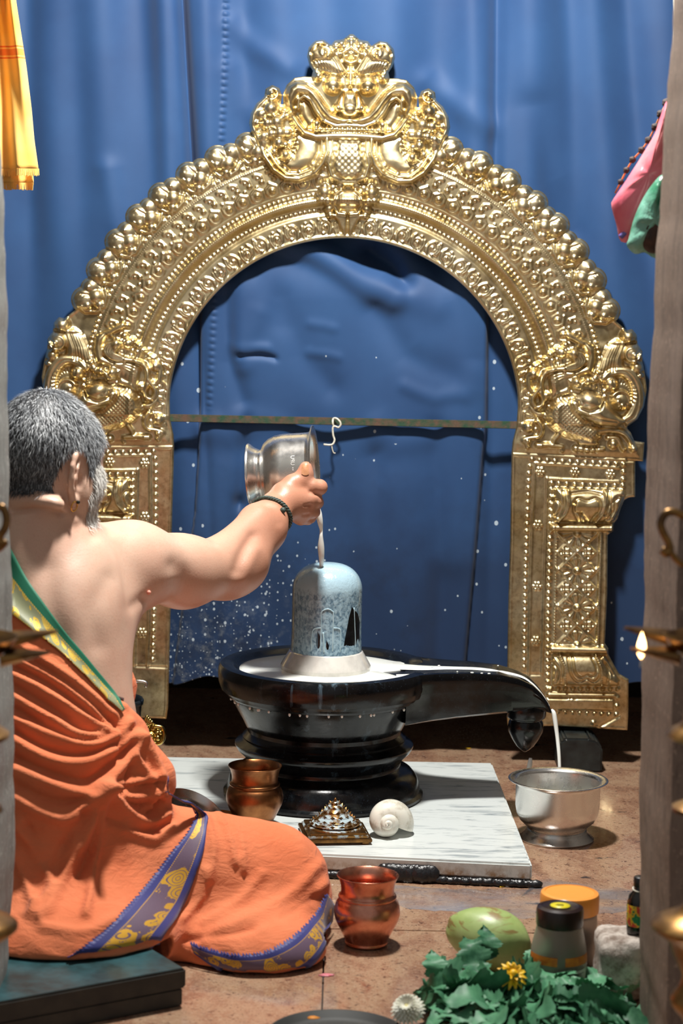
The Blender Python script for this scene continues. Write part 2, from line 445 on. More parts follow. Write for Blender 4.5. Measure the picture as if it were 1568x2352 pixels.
# ------------------------------------------------------------------ marble slab on its black bed
zs = .045
c_br = onz(1130, 1752, zs); c_fr = onz(1222, 1985, zs); q1 = onz(380, 1738, zs); q2 = onz(750, 1963, zs)
c_bl = c_br + (q1 - c_br) * 1.22; c_fl = c_fr + (q2 - c_fr) * 1.78
t = NT('white_marble'); v = t.map((1, 5, 1), rot=(0, 0, .12))
vein = t.rampv(t.noise(v, 9, 8, .68, .5), .52, .70)
c = t.mix(vein, srgb(212, 218, 216), srgb(138, 148, 152))
edge = t.math('MULTIPLY', t.rampv(t.noise(t.map(), 26, 5, .7), .45, .62), t.rampv(t.sep(t.coord())[2], .040, .020))
c = t.mix(edge, c, srgb(150, 120, 84))
t.set(base=c, rough=.2, spec=.5); t.bump(t.noise(v, 40), .05, .002)
M_MARBLE = t.m
sl = bm_obj('marble_slab', prism([p[:2] for p in (c_bl, c_br, c_fr, c_fl)], .014, zs, bev=.004), M_MARBLE, smooth=False)
tag(sl, 'white veined marble slab under the black stone pedestal', 'slab')
M_TAR = plain('black_tar', srgb(18, 19, 22), srgb(34, 35, 38), 40, rough=.3, bump=.8, bscale=120)
def inset(p, k): m = (c_bl + c_fr) / 2; return (m + (p - m) * k)[:2]
bd = bm_obj('bed', prism([inset(p, .992) for p in (c_bl, c_br, c_fr, c_fl)], 0.0005, .0145), M_TAR, sl, smooth=False)
parts = []
for kx in np.linspace(-.02, 1.0, 70):            # tar squeezed out along the front edge, with one thick lump
    p = c_fr + (q2 - c_fr) * kx
    r = .008 + .003 * rng.random(); hz = .010
    if .48 < kx < .72: r = .012 + .004 * rng.random(); hz = .024
    parts.append(uvsphere((p[0], p[1] + .004 - r * .15, hz * .55), (r * 1.4, r, hz * .9), 8, 6))
V, F = merge(parts); V[:, 2] = np.maximum(V[:, 2], .0006)
V += rng.normal(0, .0007, V.shape); V[:, 2] = np.maximum(V[:, 2], .0006)
o = mesh_obj('tar_seam', V, F, M_TAR, sl)

# added film on the floor before the slab, the curtain's reflection painted in
t = NT('reflection_tint'); v = t.map(); t.set(base=t.mix(t.rampv(t.noise(v, 9, 4), .4, .65), srgb(156, 164, 176), srgb(120, 120, 124)), rough=.05, spec=.6, alpha=t.rampv(t.noise(t.map((1, 2.2, 1)), 7, 5), .36, .66, .04, .50)); M_REFLECT = t.m
rw = np.random.default_rng(5); poly = [(905, 2034), (1000, 2040), (1120, 2043), (1230, 2040), (1240, 2018), (1330, 2030), (1462, 2046), (1500, 2070), (1420, 2096), (1300, 2098), (1200, 2110), (1090, 2098), (1000, 2092), (930, 2086), (900, 2070), (880, 2050)]
Pq = resample(curve(poly + [poly[0]], 5), 90)[:-1]; Pw3 = np.array([onz(x, y + rw.normal(0, 1.2), .0004) for x, y in Pq]); cw = Pw3.mean(0)
V = [tuple(cw + [0, 0, .0012])] + [tuple(cw + (p - cw) * .9 + [0, 0, .0010]) for p in Pw3] + [tuple(p) for p in Pw3]; n = len(Pw3)
F = [(0, 1 + j, 1 + (j + 1) % n) for j in range(n)] + [(1 + j, 1 + n + j, 1 + n + (j + 1) % n, 1 + (j + 1) % n) for j in range(n)]
tag(mesh_obj('painted_reflection', V, [f[::-1] for f in F], M_REFLECT), 'painted patch of curtain reflection on the floor in front of the marble slab', 'reflection')
# ================================================================== the embossed brass arch
YA = 4.93; SA = .00098
def A2(pts):
    out = []
    for x, y in pts:
        P = at(x, y, YA); out.append(((P[0]) / SA, (CAM[2] - P[2]) / SA))
    return np.array(out)
UC = A2([(806, 85), (797, 545), (788, 968), (776, 1620)])[:, 0].mean()
def tr(s, ox, oy, pts):             # trace points read off an enlarged crop
    a = A2([(ox + x / s, oy + y / s) for x, y in pts]); a[:, 0] -= UC
    return a
def tcrown(*p): return tr(3.015, 550, 60, [(x + 8, y) for x, y in p])
def tpea(*p): return tr(3.664, 1140, 720, p)
def tleg(*p): return tr(3.5, 1120, 1080, p)
def tpx(*p): return tr(1, 0, 0, p)
ctr = tpx((788, 952))[0]; V0c = ctr[1]
STEP = 1.7
vtop = tpx((800, 62))[0][1]; vbot = tpx((1300, 1700))[0][1]
ug = np.arange(0, 722, STEP); vg = np.arange(vtop, vbot, STEP)
GU, GV = np.meshgrid(ug, vg, indexing='ij')
RHO = np.hypot(GU, GV - V0c); PHI = np.arctan2(GU, V0c - GV)      # phi 0 = top, pi/2 = right
Bf = np.zeros_like(GU); Hf = np.zeros_like(GU) - 50; Gf = np.zeros_like(GU); SD = np.full(GU.shape, -1e3)

def win(P, pad):
    P = np.asarray(P); lo = P.min(0) - pad; hi = P.max(0) + pad
    i0 = max(0, int((lo[0] - ug[0]) / STEP)); i1 = min(len(ug), int((hi[0] - ug[0]) / STEP) + 2)
    j0 = max(0, int((lo[1] - vg[0]) / STEP)); j1 = min(len(vg), int((hi[1] - vg[0]) / STEP) + 2)
    return (slice(i0, max(i0, i1)), slice(j0, max(j0, j1)))
def poly_sd(P, W_):
    X, Y = GU[W_], GV[W_]; P = np.asarray(P)
    ins = np.zeros(X.shape, bool)
    n = len(P)
    for i in range(n):
        a, b = P[i], P[(i + 1) % n]
        cnd = (a[1] > Y) != (b[1] > Y)
        with np.errstate(divide='ignore', invalid='ignore'):
            xx = (b[0] - a[0]) * (Y - a[1]) / (b[1] - a[1] + 1e-12) + a[0]
        ins ^= cnd & (X < xx)
    d, _, _ = seg_d(X, Y, np.vstack([P, P[:1]]))
    return np.where(ins, d, -d)
def put(W_, feat, m):
    Hf[W_] = np.where(m, np.maximum(Hf[W_], Bf[W_] + feat), Hf[W_])
def dome(c, r, h, ry=None, rot=0):
    W_ = win([c], max(r, ry or 0) + 2); X, Y = GU[W_] - c[0], GV[W_] - c[1]
    if rot: X, Y = X * math.cos(rot) + Y * math.sin(rot), -X * math.sin(rot) + Y * math.cos(rot)
    q = 1 - (X / r) ** 2 - (Y / (ry or r)) ** 2
    put(W_, h * np.sqrt(np.clip(q, 0, 1)), q > 0)
def stroke(P, w, h, w2=None):
    mw = max(w, w2 or 0)
    W_ = win(P, mw + 2); d, _, p = seg_d(GU[W_], GV[W_], P)
    ww = w + ((w2 - w) * p if w2 is not None else 0)
    q = 1 - (d / ww) ** 2
    put(W_, h * (.35 + .65 * ww / mw) * np.sqrt(np.clip(q, 0, 1)), q > 0)
def groove(P, w, dep):
    W_ = win(P, 3 * w); d, _, _ = seg_d(GU[W_], GV[W_], P); Gf[W_] += dep * np.exp(-(d / w) ** 2)
def beads(P, sp, r, h):
    P = np.asarray(P); L = np.linalg.norm(np.diff(P, axis=0), axis=1).sum()
    for c in resample(P, max(2, int(L / sp) + 1)): dome(c, r, h)
def bulge(P, h, bev, flat=0.0):
    W_ = win(P, 3); sd = poly_sd(P, W_)
    q = np.clip(sd / bev, 0, 1)
    put(W_, flat + h * np.sqrt(np.clip(1 - (1 - q) ** 2, 0, 1)), sd > 0)
def raise_base(P, h, bev):
    W_ = win(P, 3); sd = poly_sd(P, W_); Bf[W_] += h * sstep(sd, 0, bev)
def scales(P, size, h, lift=0.0):
    W_ = win(P, 2); sd = poly_sd(P, W_); X, Y = GU[W_], GV[W_]
    best = np.zeros(X.shape)
    for o in (0, 1):
        j = np.floor(Y / size * .5 + o * .5); 
        cy = (j - o * .5 + .5) * 2 * size; cx = (np.floor(X / (2 * size) + (.5 * o)) + .5 - .5 * o) * 2 * size
        q = 1 - ((X - cx) ** 2 + (Y - cy) ** 2) / (size * 1.25) ** 2
        best = np.maximum(best, np.sqrt(np.clip(q, 0, 1)))
    put(W_, lift * sstep(sd, 0, 18) + h * best, sd > 0)
def fan(P, n, w, dep, spread):          # a set of parallel grooves following a guide line, offset sideways
    P = np.asarray(P); T = np.gradient(P, axis=0); N = np.stack([-T[:, 1], T[:, 0]], -1); N /= np.linalg.norm(N, axis=1, keepdims=True)
    for k in range(n): groove(P + N * (k * spread), w, dep)
def spiral(c, r0, r1, turns, a0, w, h, n=40, cw=1):
    a = np.linspace(0, turns * 2 * np.pi, n); r = np.linspace(r0, r1, n)
    stroke(np.stack([c[0] + r * np.cos(a0 + cw * a), c[1] + r * np.sin(a0 + cw * a)], -1), w, h, w * .7)
def polar(rho, phi): return np.array([rho * math.sin(phi), V0c - rho * math.cos(phi)])
def arc(rho, a, b, n=60): return np.array([polar(rho, p) for p in np.linspace(a, b, n)])
def union_poly(P):
    W_ = win(P, 12); SD[W_] = np.maximum(SD[W_], poly_sd(P, W_))

# ---- outlines (right half, mirrored for the left)
crown = tcrown((755, 60), (780, 55), (825, 95), (880, 105), (905, 138), (960, 103), (1015, 112), (1058, 160), (1068, 220), (1050, 280), (1022, 322), (1030, 362),
               (1085, 362), (1150, 375), (1200, 425), (1224, 495), (1218, 560), (1236, 562), (1229, 500), (1250, 450), (1300, 430), (1345, 458), (1352, 515),
               (1402, 562), (1438, 630), (1450, 700), (1432, 770), (1395, 815), (1350, 940), (1275, 1040), (1180, 1096), (1090, 1096), (1000, 1060), (960, 1090), (755, 1100))
crown[0, 0] = -30; crown[-1, 0] = -30
crown[1, 0] = 3
pend = tcrown((755, 1085), (900, 1085), (955, 1130), (975, 1190), (945, 1230), (905, 1270), (900, 1310), (860, 1350), (800, 1410), (752, 1452)); pend[0, 0] = -30; pend[-1, 0] = -6
pea = tpea((160, 1030), (185, 800), (190, 620), (260, 480), (400, 330), (560, 200), (600, 160), (680, 190), (800, 230), (960, 215), (1030, 170), (1080, 145), (1140, 132), (1178, 180), (1186, 260), (1226, 318),
           (1226, 400), (1246, 500), (1264, 640), (1240, 780), (1182, 890), (1088, 958), (1128, 1000), (1158, 1072), (1244, 1085), (1232, 1245), (1000, 1225), (130, 1185), (135, 1080))
flank = tpx((1150, 700), (1300, 640), (1440, 760), (1440, 1060), (1174, 1045), (1177, 1015), (1186, 980), (1189, 935), (1188, 880), (1180, 815))
leg = tleg((190, -135), (1184, -72), (1184, 214), (1130, 221), (1096, 240), (1070, 300), (1042, 388), (1012, 428), (1008, 488), (963, 520), (960, 960), (945, 1300), (940, 1390),
           (966, 1430), (968, 1480), (1008, 1555), (1056, 1638), (1131, 1680), (1128, 1985), (1121, 2090), (560, 2055), (160, 2055), (150, 1960), (158, 1500), (166, 1000), (180, 560))
for p in (crown, pend, pea, flank, leg): union_poly(p)
ann = np.minimum(RHO - 405, 622 - RHO); ann = np.where(PHI < 1.72, ann, -50); SD = np.maximum(SD, ann)
# scallops along the outer rim
scal = []
for (bx, by) in ((1096, 363), (1159, 408), (1220, 459), (1274, 506), (1322, 564), (1368, 628), (1396, 700)):
    q = tpx((bx, by))[0]; scal.append(math.atan2(q[0], V0c - q[1]))
scal = [scal[0] - .115] + scal
for ph in scal:
    for rho, dp, r in ((652, .018, 31), (650, -.030, 24), (628, -.012, 34), (612, .02, 30)):
        c = polar(rho, ph + dp); W_ = win([c], r + 14)
        SD[W_] = np.maximum(SD[W_], r - np.hypot(GU[W_] - c[0], GV[W_] - c[1]))
MASK = SD > 0

# ---- base relief
b = np.interp(RHO, [400, 409, 440, 458, 466, 478, 484, 493, 502, 512, 545, 590, 622, 640, 690], [3, 1.5, 2, 3, -3, -3, 4, 8, 4, 4, 10, 9, 3, 0, 0])
isarch = (GV < V0c + 10)
Bf[:] = np.where(isarch, b, 3.0)
raise_base(crown, 9, 14); raise_base(pea, 5, 20); raise_base(leg, 1.5, 6)
Hf[:] = Bf
# gentle dents of hand-beaten sheet
Hf += .6 * np.sin(GU / 17 + 2 * np.sin(GV / 31)) * np.sin(GV / 23 + GU / 60)
amax = 1.50
# ---- arch band
beads(arc(472, 0.0, amax), 11.0, 3.6, 4.5)
beads(arc(508, 0.0, amax), 11.5, 4.0, 5)
beads(arc(605, 0.16, amax), 12.5, 4.2, 5)
stroke(arc(493, 0, amax, 90), 8.5, 6)
a = np.arange(0, amax, 5.2 / 493)
for p in a: groove([polar(486, p), polar(501, p)], 1.1, 1.6)
beads(arc(593, .16, amax), 5.2, 2.3, 3); stroke(arc(517, 0, amax, 80), 2, 2)
for p in np.arange(.06, amax, 36 / 537):
    c = polar(537, p); dome(c, 16, 2.2); dome(c, 7.5, 8)
    for k in (-1, 1): stroke([polar(528, p + k * .02), polar(545, p + k * .026), polar(554, p)], 2.2, 3.5)
    spiral(c, 15, 11, .75, p, 1.8, 4)
for i, p in enumerate(np.arange(.04, amax, 30 / 565)):
    dome(polar(564, p), 5.2, 5.5); dome(polar(556, p + .026), 3, 4); dome(polar(574, p + .012), 3, 4)
    r_ = 576
    for k in range(3):
        stroke([polar(570 + 4 * k, p - .006), polar(582 + 2 * k, p + .008 + .004 * k), polar(580 + 2 * k, p + .024)], 1.8, 3.2)
# wavy foliage of the inner flange
for i, p in enumerate(np.arange(.03, 1.62, 38 / 432)):
    up = i % 2; q = (lambda r, d: polar(432 + (r - 432) * (1 if up else -1), p + d))
    spiral(q(434, 0), 11, 3, 1.3, p + 3.1 * up, 2.2, 4.2, 26, 1 if up else -1); dome(q(434, 0), 4, 5)
    for k in range(4):
        stroke([q(420 - 1.5 * k, -.030 + .004 * k), q(428 + 3 * k, -.036 + .003 * k), q(441 + 2.2 * k, -.026 + .004 * k), q(449, -.008 + .006 * k)], 1.8, 3.6)
    for k in range(2): stroke([q(422, .022 + .012 * k), q(434, .030 + .012 * k), q(446, .022 + .012 * k)], 2, 3.6)
    dome(q(418, .012), 4, 3.5); dome(q(450, .03), 3.5, 3.2)
stroke(arc(411, 0, 1.62, 90), 3, 3)
# ---- scallops
for ph in scal:
    def sp_(rho, dp): return polar(rho, ph + dp)
    dome(sp_(652, .018), 27, 22); dome(sp_(650, -.032), 20, 17)
    dome(sp_(632, -.010), 19, 22); dome(sp_(616, .012), 12, 15); dome(sp_(640, .030), 13, 24); dome(sp_(655, -.030), 8, 20)
    stroke([sp_(664, .045), sp_(640, .055), sp_(616, .040), sp_(604, .01)], 6, 11, 4)
    stroke([sp_(652, -.06), sp_(630, -.045), sp_(612, -.02)], 5, 9, 3)
    stroke([sp_(620, -.05), sp_(609, -.03), sp_(606, 0)], 5, 8)
    for k in range(3): groove([sp_(676 - 7 * k, .045 - .012 * k), sp_(668 - 6 * k, .004), sp_(650 - 4 * k, -.006)], 1.6, 3)
    spiral(sp_(652, .02), 14, 4, 1.2, ph, 2.5, 24)

# ---- crown face
ridge = tcrown((790, 330), (860, 230), (915, 150), (985, 140), (1045, 190), (1040, 260), (1005, 318), (930, 335), (860, 350))
bulge(ridge, 16, 40, 4)
for k in range(9):                               # feathered brow
    f = k / 8
    P = tcrown((800 + 22 * k, 338 - 4 * k), (842 + 20 * k, 268 - 6 * k + 30 * f), (880 + 17 * k, 215 + 16 * f * 3))
    groove(P, 2.0, 5)
spiral(tcrown((945, 195))[0], 14, 4, 1.4, 2.2, 5, 26); dome(tcrown((940, 200))[0], 8, 28)
stroke(tcrown((1010, 130), (1055, 190), (1045, 265), (1005, 330)), 6, 20, 4)
stroke(tcrown((915, 140), (960, 118), (1010, 128)), 6, 20)
for (x, y, r, h) in ((780, 75, 7, 14), (835, 118, 11, 18), (885, 128, 10, 16), (870, 165, 9, 16), (755, 130, 14, 16), (815, 150, 9, 14), (845, 200, 7, 14)): dome(tcrown((x, y))[0], r, h)
stroke(tcrown((762, 150), (820, 190), (805, 245), (762, 262)), 5, 16); dome(tcrown((765, 200))[0], 11, 20)
groove(tcrown((762, 178), (785, 200), (765, 224)), 2.4, 7)
stroke(tcrown((760, 270), (762, 320), (762, 380)), 4, 13, 7); dome(tcrown((760, 405))[0], 7, 18)
stroke(tcrown((790, 330), (850, 235), (895, 155)), 4, 15, 3)
# eyes, brows, nose
dome(tcrown((880, 415))[0], 23, 30); dome(tcrown((876, 452))[0], 10, 36)
for k in range(3): groove(tcrown((820, 395 - 14 * k), (880, 372 - 14 * k), (938, 398 - 14 * k)), 2.2, 6)
dome(tcrown((985, 360))[0], 12, 22); dome(tcrown((1005, 330))[0], 9, 20)
bulge(tcrown((700, 450), (805, 450), (830, 500), (858, 560), (850, 600), (815, 600), (790, 625), (700, 625)), 26, 26, 6)
dome(tcrown((835, 575))[0], 12, 32); dome(tcrown((756, 585))[0], 24, 38, 18); groove(tcrown((806, 470), (812, 560)), 2, 6)
# swept upper lip that curls at the cheek
lip = tcrown((700, 640), (800, 640), (870, 610), (930, 540), (990, 460), (1060, 412), (1130, 400), (1190, 440), (1208, 510), (1185, 590), (1150, 650), (1130, 620), (1140, 560), (1105, 500), (1055, 500), (1005, 555), (965, 620), (910, 670), (840, 692), (780, 684), (755, 672), (700, 672))
bulge(lip, 26, 30, 10)
stroke(tcrown((755, 690), (850, 698), (930, 668), (985, 600), (1025, 530), (1075, 500), (1110, 530), (1112, 590)), 6, 22)
bulge(tcrown((1040, 560), (1080, 520), (1105, 560), (1100, 640), (1050, 720), (985, 720), (970, 680), (1010, 630)), 12, 20, 0)
for x in np.arange(690, 1010, 36): dome(tcrown((x + 4, 722 + (x - 755) ** 2 / 9000))[0], 8, 22 if abs(x - 980) > 20 else 30)
dome(tcrown((980, 690))[0], 12, 26)
stroke(tcrown((700, 760), (860, 766), (980, 776), (1060, 755), (1110, 700), (1165, 620), (1200, 560)), 11, 22, 6)
# tongue panel with scales
tong = tcrown((640, 775), (850, 775), (862, 880), (885, 960), (860, 1040), (800, 1078), (640, 1078))
scales(tong, 7.2, 6, 12)
stroke(tcrown((866, 780), (868, 870), (888, 960), (862, 1046), (800, 1084), (700, 1090)), 6, 14)
# U-shaped side scrolls with pearls
usc = tcrown((905, 790), (900, 880), (925, 960), (985, 1035), (1085, 1078), (1180, 1075), (1265, 1020), (1335, 925), (1385, 810), (1425, 720), (1420, 640), (1390, 575), (1340, 520))
stroke(usc, 7, 20, 6)
u2 = tcrown((940, 800), (936, 880), (960, 950), (1010, 1010), (1090, 1046), (1170, 1040), (1240, 985), (1300, 900)); stroke(u2, 4, 13)
bulge(tcrown((960, 790), (1110, 770), (1110, 860), (1150, 940), (1200, 980), (1150, 1025), (1080, 1020), (1000, 965), (965, 890)), 8, 26, 0)
spiral(tcrown((1295, 490))[0], 15, 3, 1.5, 1.2, 5, 24); dome(tcrown((1298, 490))[0], 8, 26)
bead_path = tcrown((1230, 600), (1160, 660), (1125, 730), (1120, 810), (1150, 880)); 
for c in resample(bead_path, 12): dome(c, 6.5, 13, 4, 0)
for (x, y, r, h) in ((1300, 600, 19, 30), (1365, 640, 15, 22), (1255, 690, 17, 28), (1320, 700, 15, 24), (1230, 760, 15, 26), (1235, 830, 15, 28), (1185, 910, 14, 28), (1340, 790, 14, 22),
                     (1290, 770, 13, 22), (1180, 760, 11, 18), (1190, 840, 10, 18), (1265, 890, 10, 18), (1390, 700, 9, 16), (1215, 650, 9, 16)): dome(tcrown((x, y))[0], r, h)
for k in range(3): stroke(tcrown((1330 + 22 * k, 545 + 10 * k), (1390 + 12 * k, 620 + 10 * k), (1385 + 14 * k, 720)), 3, 12)
# pendant flower under the tongue
dome(tcrown((755, 1220))[0], 31, 26, 28); stroke(tcrown((755, 1302), (810, 1298), (842, 1240), (830, 1170), (790, 1140)), 4.5, 22)
for k in range(7): stroke(tcrown((755 + 14 * k, 1320 - 2 * k), (756 + 8 * k, 1380 - 6 * k), (754, 1440)), 4, 13, 2)
for (x, y, r, h) in ((850, 1130, 12, 16), (905, 1160, 16, 24), (925, 1205, 12, 18), (880, 1215, 12, 18), (870, 1270, 12, 18), (860, 1310, 10, 14), (800, 1110, 12, 14), (950, 1180, 9, 12), (905, 1120, 9, 14)): dome(tcrown((x, y))[0], r, h)

# ---- peacock-bodied beast at the springing
bulge(tpea((390, 880), (420, 770), (520, 700), (620, 690), (660, 800), (760, 900), (880, 950), (870, 1040), (800, 1110), (700, 1080), (560, 1035), (450, 960)), 16, 40)
scales(tpea((390, 880), (420, 770), (520, 700), (620, 690), (660, 800), (760, 900), (880, 950), (870, 1040), (800, 1110), (700, 1080), (560, 1035), (450, 960)), 4.8, 10, 17)
wing = tpea((612, 745), (650, 690), (770, 645), (880, 690), (960, 800), (1090, 905), (1000, 952), (860, 945), (720, 870), (640, 800))
bulge(wing, 26, 32, 6)
dome(tpea((775, 735))[0], 31, 38, 24, .25)
for k in range(4): groove(tpea((640 + 12 * k, 730 - 2 * k), (680, 790 - 6 * k), (770, 826 - 8 * k), (860, 800 - 10 * k), (890, 740)), 1.7, 5)
groove(tpea((700, 850), (860, 880), (1000, 900)), 2, 4)
# curled tail
for k in range(5):
    P = curve(tpea((880 + 4 * k, 560 - 8 * k), (960, 500 - 12 * k + 20), (1060 + 12 * k, 510 - 10 * k), (1130 + 16 * k, 600 - 6 * k), (1150 + 18 * k, 720), (1110 + 20 * k, 830 + 12 * k), (1060 + 10 * k, 880 + 12 * k)), 6)
    stroke(P, 5.5, 13 + 2 * (k % 2))
for k in range(16):
    f = k / 15; a_ = -2.2 + 3.6 * f
    c = tpea((1030, 680))[0]; groove([c + 26 * np.array([math.cos(a_), math.sin(a_)]), c + 37 * np.array([math.cos(a_ + .12), math.sin(a_ + .12)])], 1.6, 4.5)
dome(tpea((960, 590))[0], 17, 24); dome(tpea((1040, 730))[0], 24, 24); dome(tpea((1010, 735))[0], 11, 32); dome(tpea((1045, 765))[0], 8, 30)
spiral(tpea((1040, 730))[0], 24, 12, .9, 3.6, 4, 26)
# plume
plume = tpea((830, 480), (870, 380), (920, 270), (1000, 215), (1080, 230), (1080, 320), (1060, 420), (1100, 480), (960, 470), (880, 520)); bulge(plume, 14, 26, 2)
for k in range(6): groove(tpea((850 + 26 * k, 480), (880 + 22 * k, 380), (940 + 20 * k, 260)), 2.4, 6)
for (x, y, r, h) in ((1100, 185, 18, 24), (1150, 200, 9, 16), (1130, 330, 22, 24), (1150, 350, 10, 32), (1180, 450, 15, 20), (1180, 290, 10, 16), (1205, 520, 8, 14), (845, 500, 9, 14), (870, 530, 9, 14), (820, 545, 10, 14)): dome(tpea((x, y))[0], r, h)
spiral(tpea((1130, 335))[0], 20, 8, 1.2, 0, 3.5, 27)
# head: swept crest, trunk, eye
crest = tpea((590, 175), (650, 210), (730, 270), (755, 350), (740, 440), (660, 478), (560, 480), (470, 490), (410, 520), (385, 600), (400, 680), (440, 740), (520, 700), (600, 650), (640, 560), (700, 520), (800, 500), (830, 380), (830, 280), (730, 215), (640, 165))
bulge(crest, 12, 30, 2)
for k in range(5): stroke(curve(tpea((600 + 10 * k, 330 + 12 * k), (700 - 10 * k, 330 + 18 * k), (735 - 22 * k, 400 + 4 * k), (660 - 20 * k, 462 - 4 * k), (560, 470 + 6 * k)), 5), 4.5, 16)
dome(tpea((640, 335))[0], 14, 22); stroke(tpea((595, 175), (650, 205), (720, 250)), 9, 16, 5)
stroke(curve(tpea((560, 460), (470, 470), (400, 505), (372, 580), (380, 660), (400, 720)), 6), 7, 19)
for k in range(3): stroke(curve(tpea((640, 500), (540, 500 + 22 * k), (460 + 12 * k, 530 + 24 * k), (445 + 14 * k, 600 + 10 * k)), 5), 3.5, 15)
dome(tpea((660, 572))[0], 13, 28); stroke(tpea((610, 560), (640, 615), (690, 625), (720, 580), (760, 555), (800, 570)), 5, 16); dome(tpea((760, 560))[0], 11, 20)
bulge(tpea((480, 640), (600, 600), (620, 670), (520, 700), (440, 740)), 12, 20, 4)
stroke(curve(tpea((360, 620), (330, 660), (295, 720), (320, 780), (370, 770), (385, 720), (360, 660)), 5), 6, 18)
stroke(curve(tpea((300, 480), (265, 540), (275, 620), (300, 650)), 5), 9, 12, 6); dome(tpea((415, 685))[0], 11, 22); dome(tpea((300, 505))[0], 13, 16)
bulge(tpea((265, 760), (330, 800), (410, 830), (380, 880), (330, 880), (275, 810)), 12, 14)
for (x, y, r, h) in ((400, 380, 7, 12), (450, 340, 9, 14), (500, 300, 9, 14), (540, 330, 12, 15), (350, 430, 8, 12), (470, 390, 7, 10), (570, 260, 8, 12), (320, 440, 6, 10)): dome(tpea((x, y))[0], r, h)
# feet, ball flower, tail end
stroke(tpea((520, 1010), (480, 1060), (470, 1100)), 6, 14, 4); stroke(tpea((340, 1105), (420, 1100), (550, 1115)), 7, 14, 4); dome(tpea((370, 1105))[0], 7, 16)
stroke(tpea((660, 1130), (770, 1145), (890, 1140)), 8, 13, 5)
for x in (690, 740, 790, 840): groove(tpea((x, 1110), (x - 10, 1165)), 1.8, 5)
bulge(tpea((640, 1030), (700, 1040), (830, 1050), (860, 1100), (800, 1120), (690, 1110)), 18, 14)
dome(tpea((262, 950))[0], 13, 22); stroke(curve(tpea((340, 900), (375, 960), (350, 1030), (280, 1040), (220, 1060), (250, 1100)), 5), 7, 15, 4); dome(tpea((255, 1070))[0], 8, 15); dome(tpea((258, 1118))[0], 6, 10)
stroke(curve(tpea((840, 985), (950, 975), (1060, 1000), (1120, 1070), (1140, 1120)), 6), 9, 16, 6); stroke(curve(tpea((930, 1040), (1010, 1050), (1050, 1130)), 6), 5, 11)
dome(tpea((975, 1095))[0], 12, 18); dome(tpea((1145, 1130))[0], 10, 18); dome(tpea((1065, 1140))[0], 6, 12)
stroke(tpea((140, 1185), (600, 1208), (1235, 1245)), 3, 4)

# ---- pilaster
beads(tleg((352, -90), (330, 0), (315, 400), (300, 900), (290, 1580)), 16.5, 4.6, 6)
beads(tleg((352, -90), (600, -72), (1090, -48)), 16.5, 4.6, 6); beads(tleg((1090, -48), (1083, 130)), 16.5, 5, 6)
beads(tleg((1083, 120), (800, 118), (505, 100)), 17, 4.5, 6)
beads(tleg((512, 100), (500, 500), (488, 1000), (478, 1750)), 16, 5.2, 7)
for P in (tleg((378, -60), (355, 400), (340, 900), (328, 1640)), tleg((475, 60), (462, 500), (450, 1000), (432, 1640)), tleg((378, -60), (1050, -22)), tleg((470, 66), (1050, 90))):
    stroke(P, 3, 3.2); beads(P, 5, 2, 4)
for (x, y) in ((420, 10), (700, 15), (985, 30), (402, 440), (395, 930), (385, 1370), (660, 1855), (960, 1865)):
    c = tleg((x, y))[0]
    dome(c, 4.2, 6)
    for k in range(6): dome(c + 8 * np.array([math.cos(k * 1.047), math.sin(k * 1.047)]), 3.6, 5)
# lotus capital
cap = tleg((540, 135), (1090, 150), (1100, 190), (1060, 290), (1010, 400), (970, 418), (530, 412), (515, 300)); bulge(cap, 26, 55, 4)
for P in (tleg((640, 150), (645, 260), (620, 340), (560, 400)), tleg((930, 160), (935, 260), (915, 340), (860, 405)),):
    beads(P, 5.5, 3, 32); stroke(P, 3, 31)
for P in (tleg((680, 250), (720, 215), (790, 235), (860, 215), (895, 260), (880, 330), (830, 400)), tleg((690, 250), (680, 310), (720, 400)), tleg((705, 330), (760, 360), (790, 405)), tleg((520, 230), (560, 240), (580, 290), (530, 370)),
          tleg((1040, 220), (1010, 250), (1010, 310), (960, 390)), tleg((1075, 200), (1030, 205), (985, 260), (985, 330), (930, 405)), tleg((600, 160), (605, 260), (560, 370)), tleg((970, 165), (970, 250), (930, 350)),
          tleg((660, 180), (800, 165), (900, 185)), tleg((740, 330), (745, 400)), tleg((860, 340), (820, 405))): groove(curve(P, 4) if len(P) > 2 else P, 2.3, 7)
stroke(tleg((525, 455), (980, 460)), 10, 20); dome(tleg((990, 455))[0], 9, 17, 11)
for x in np.arange(540, 980, 14): groove(tleg((x, 425), (x, 490)), 1.2, 2)
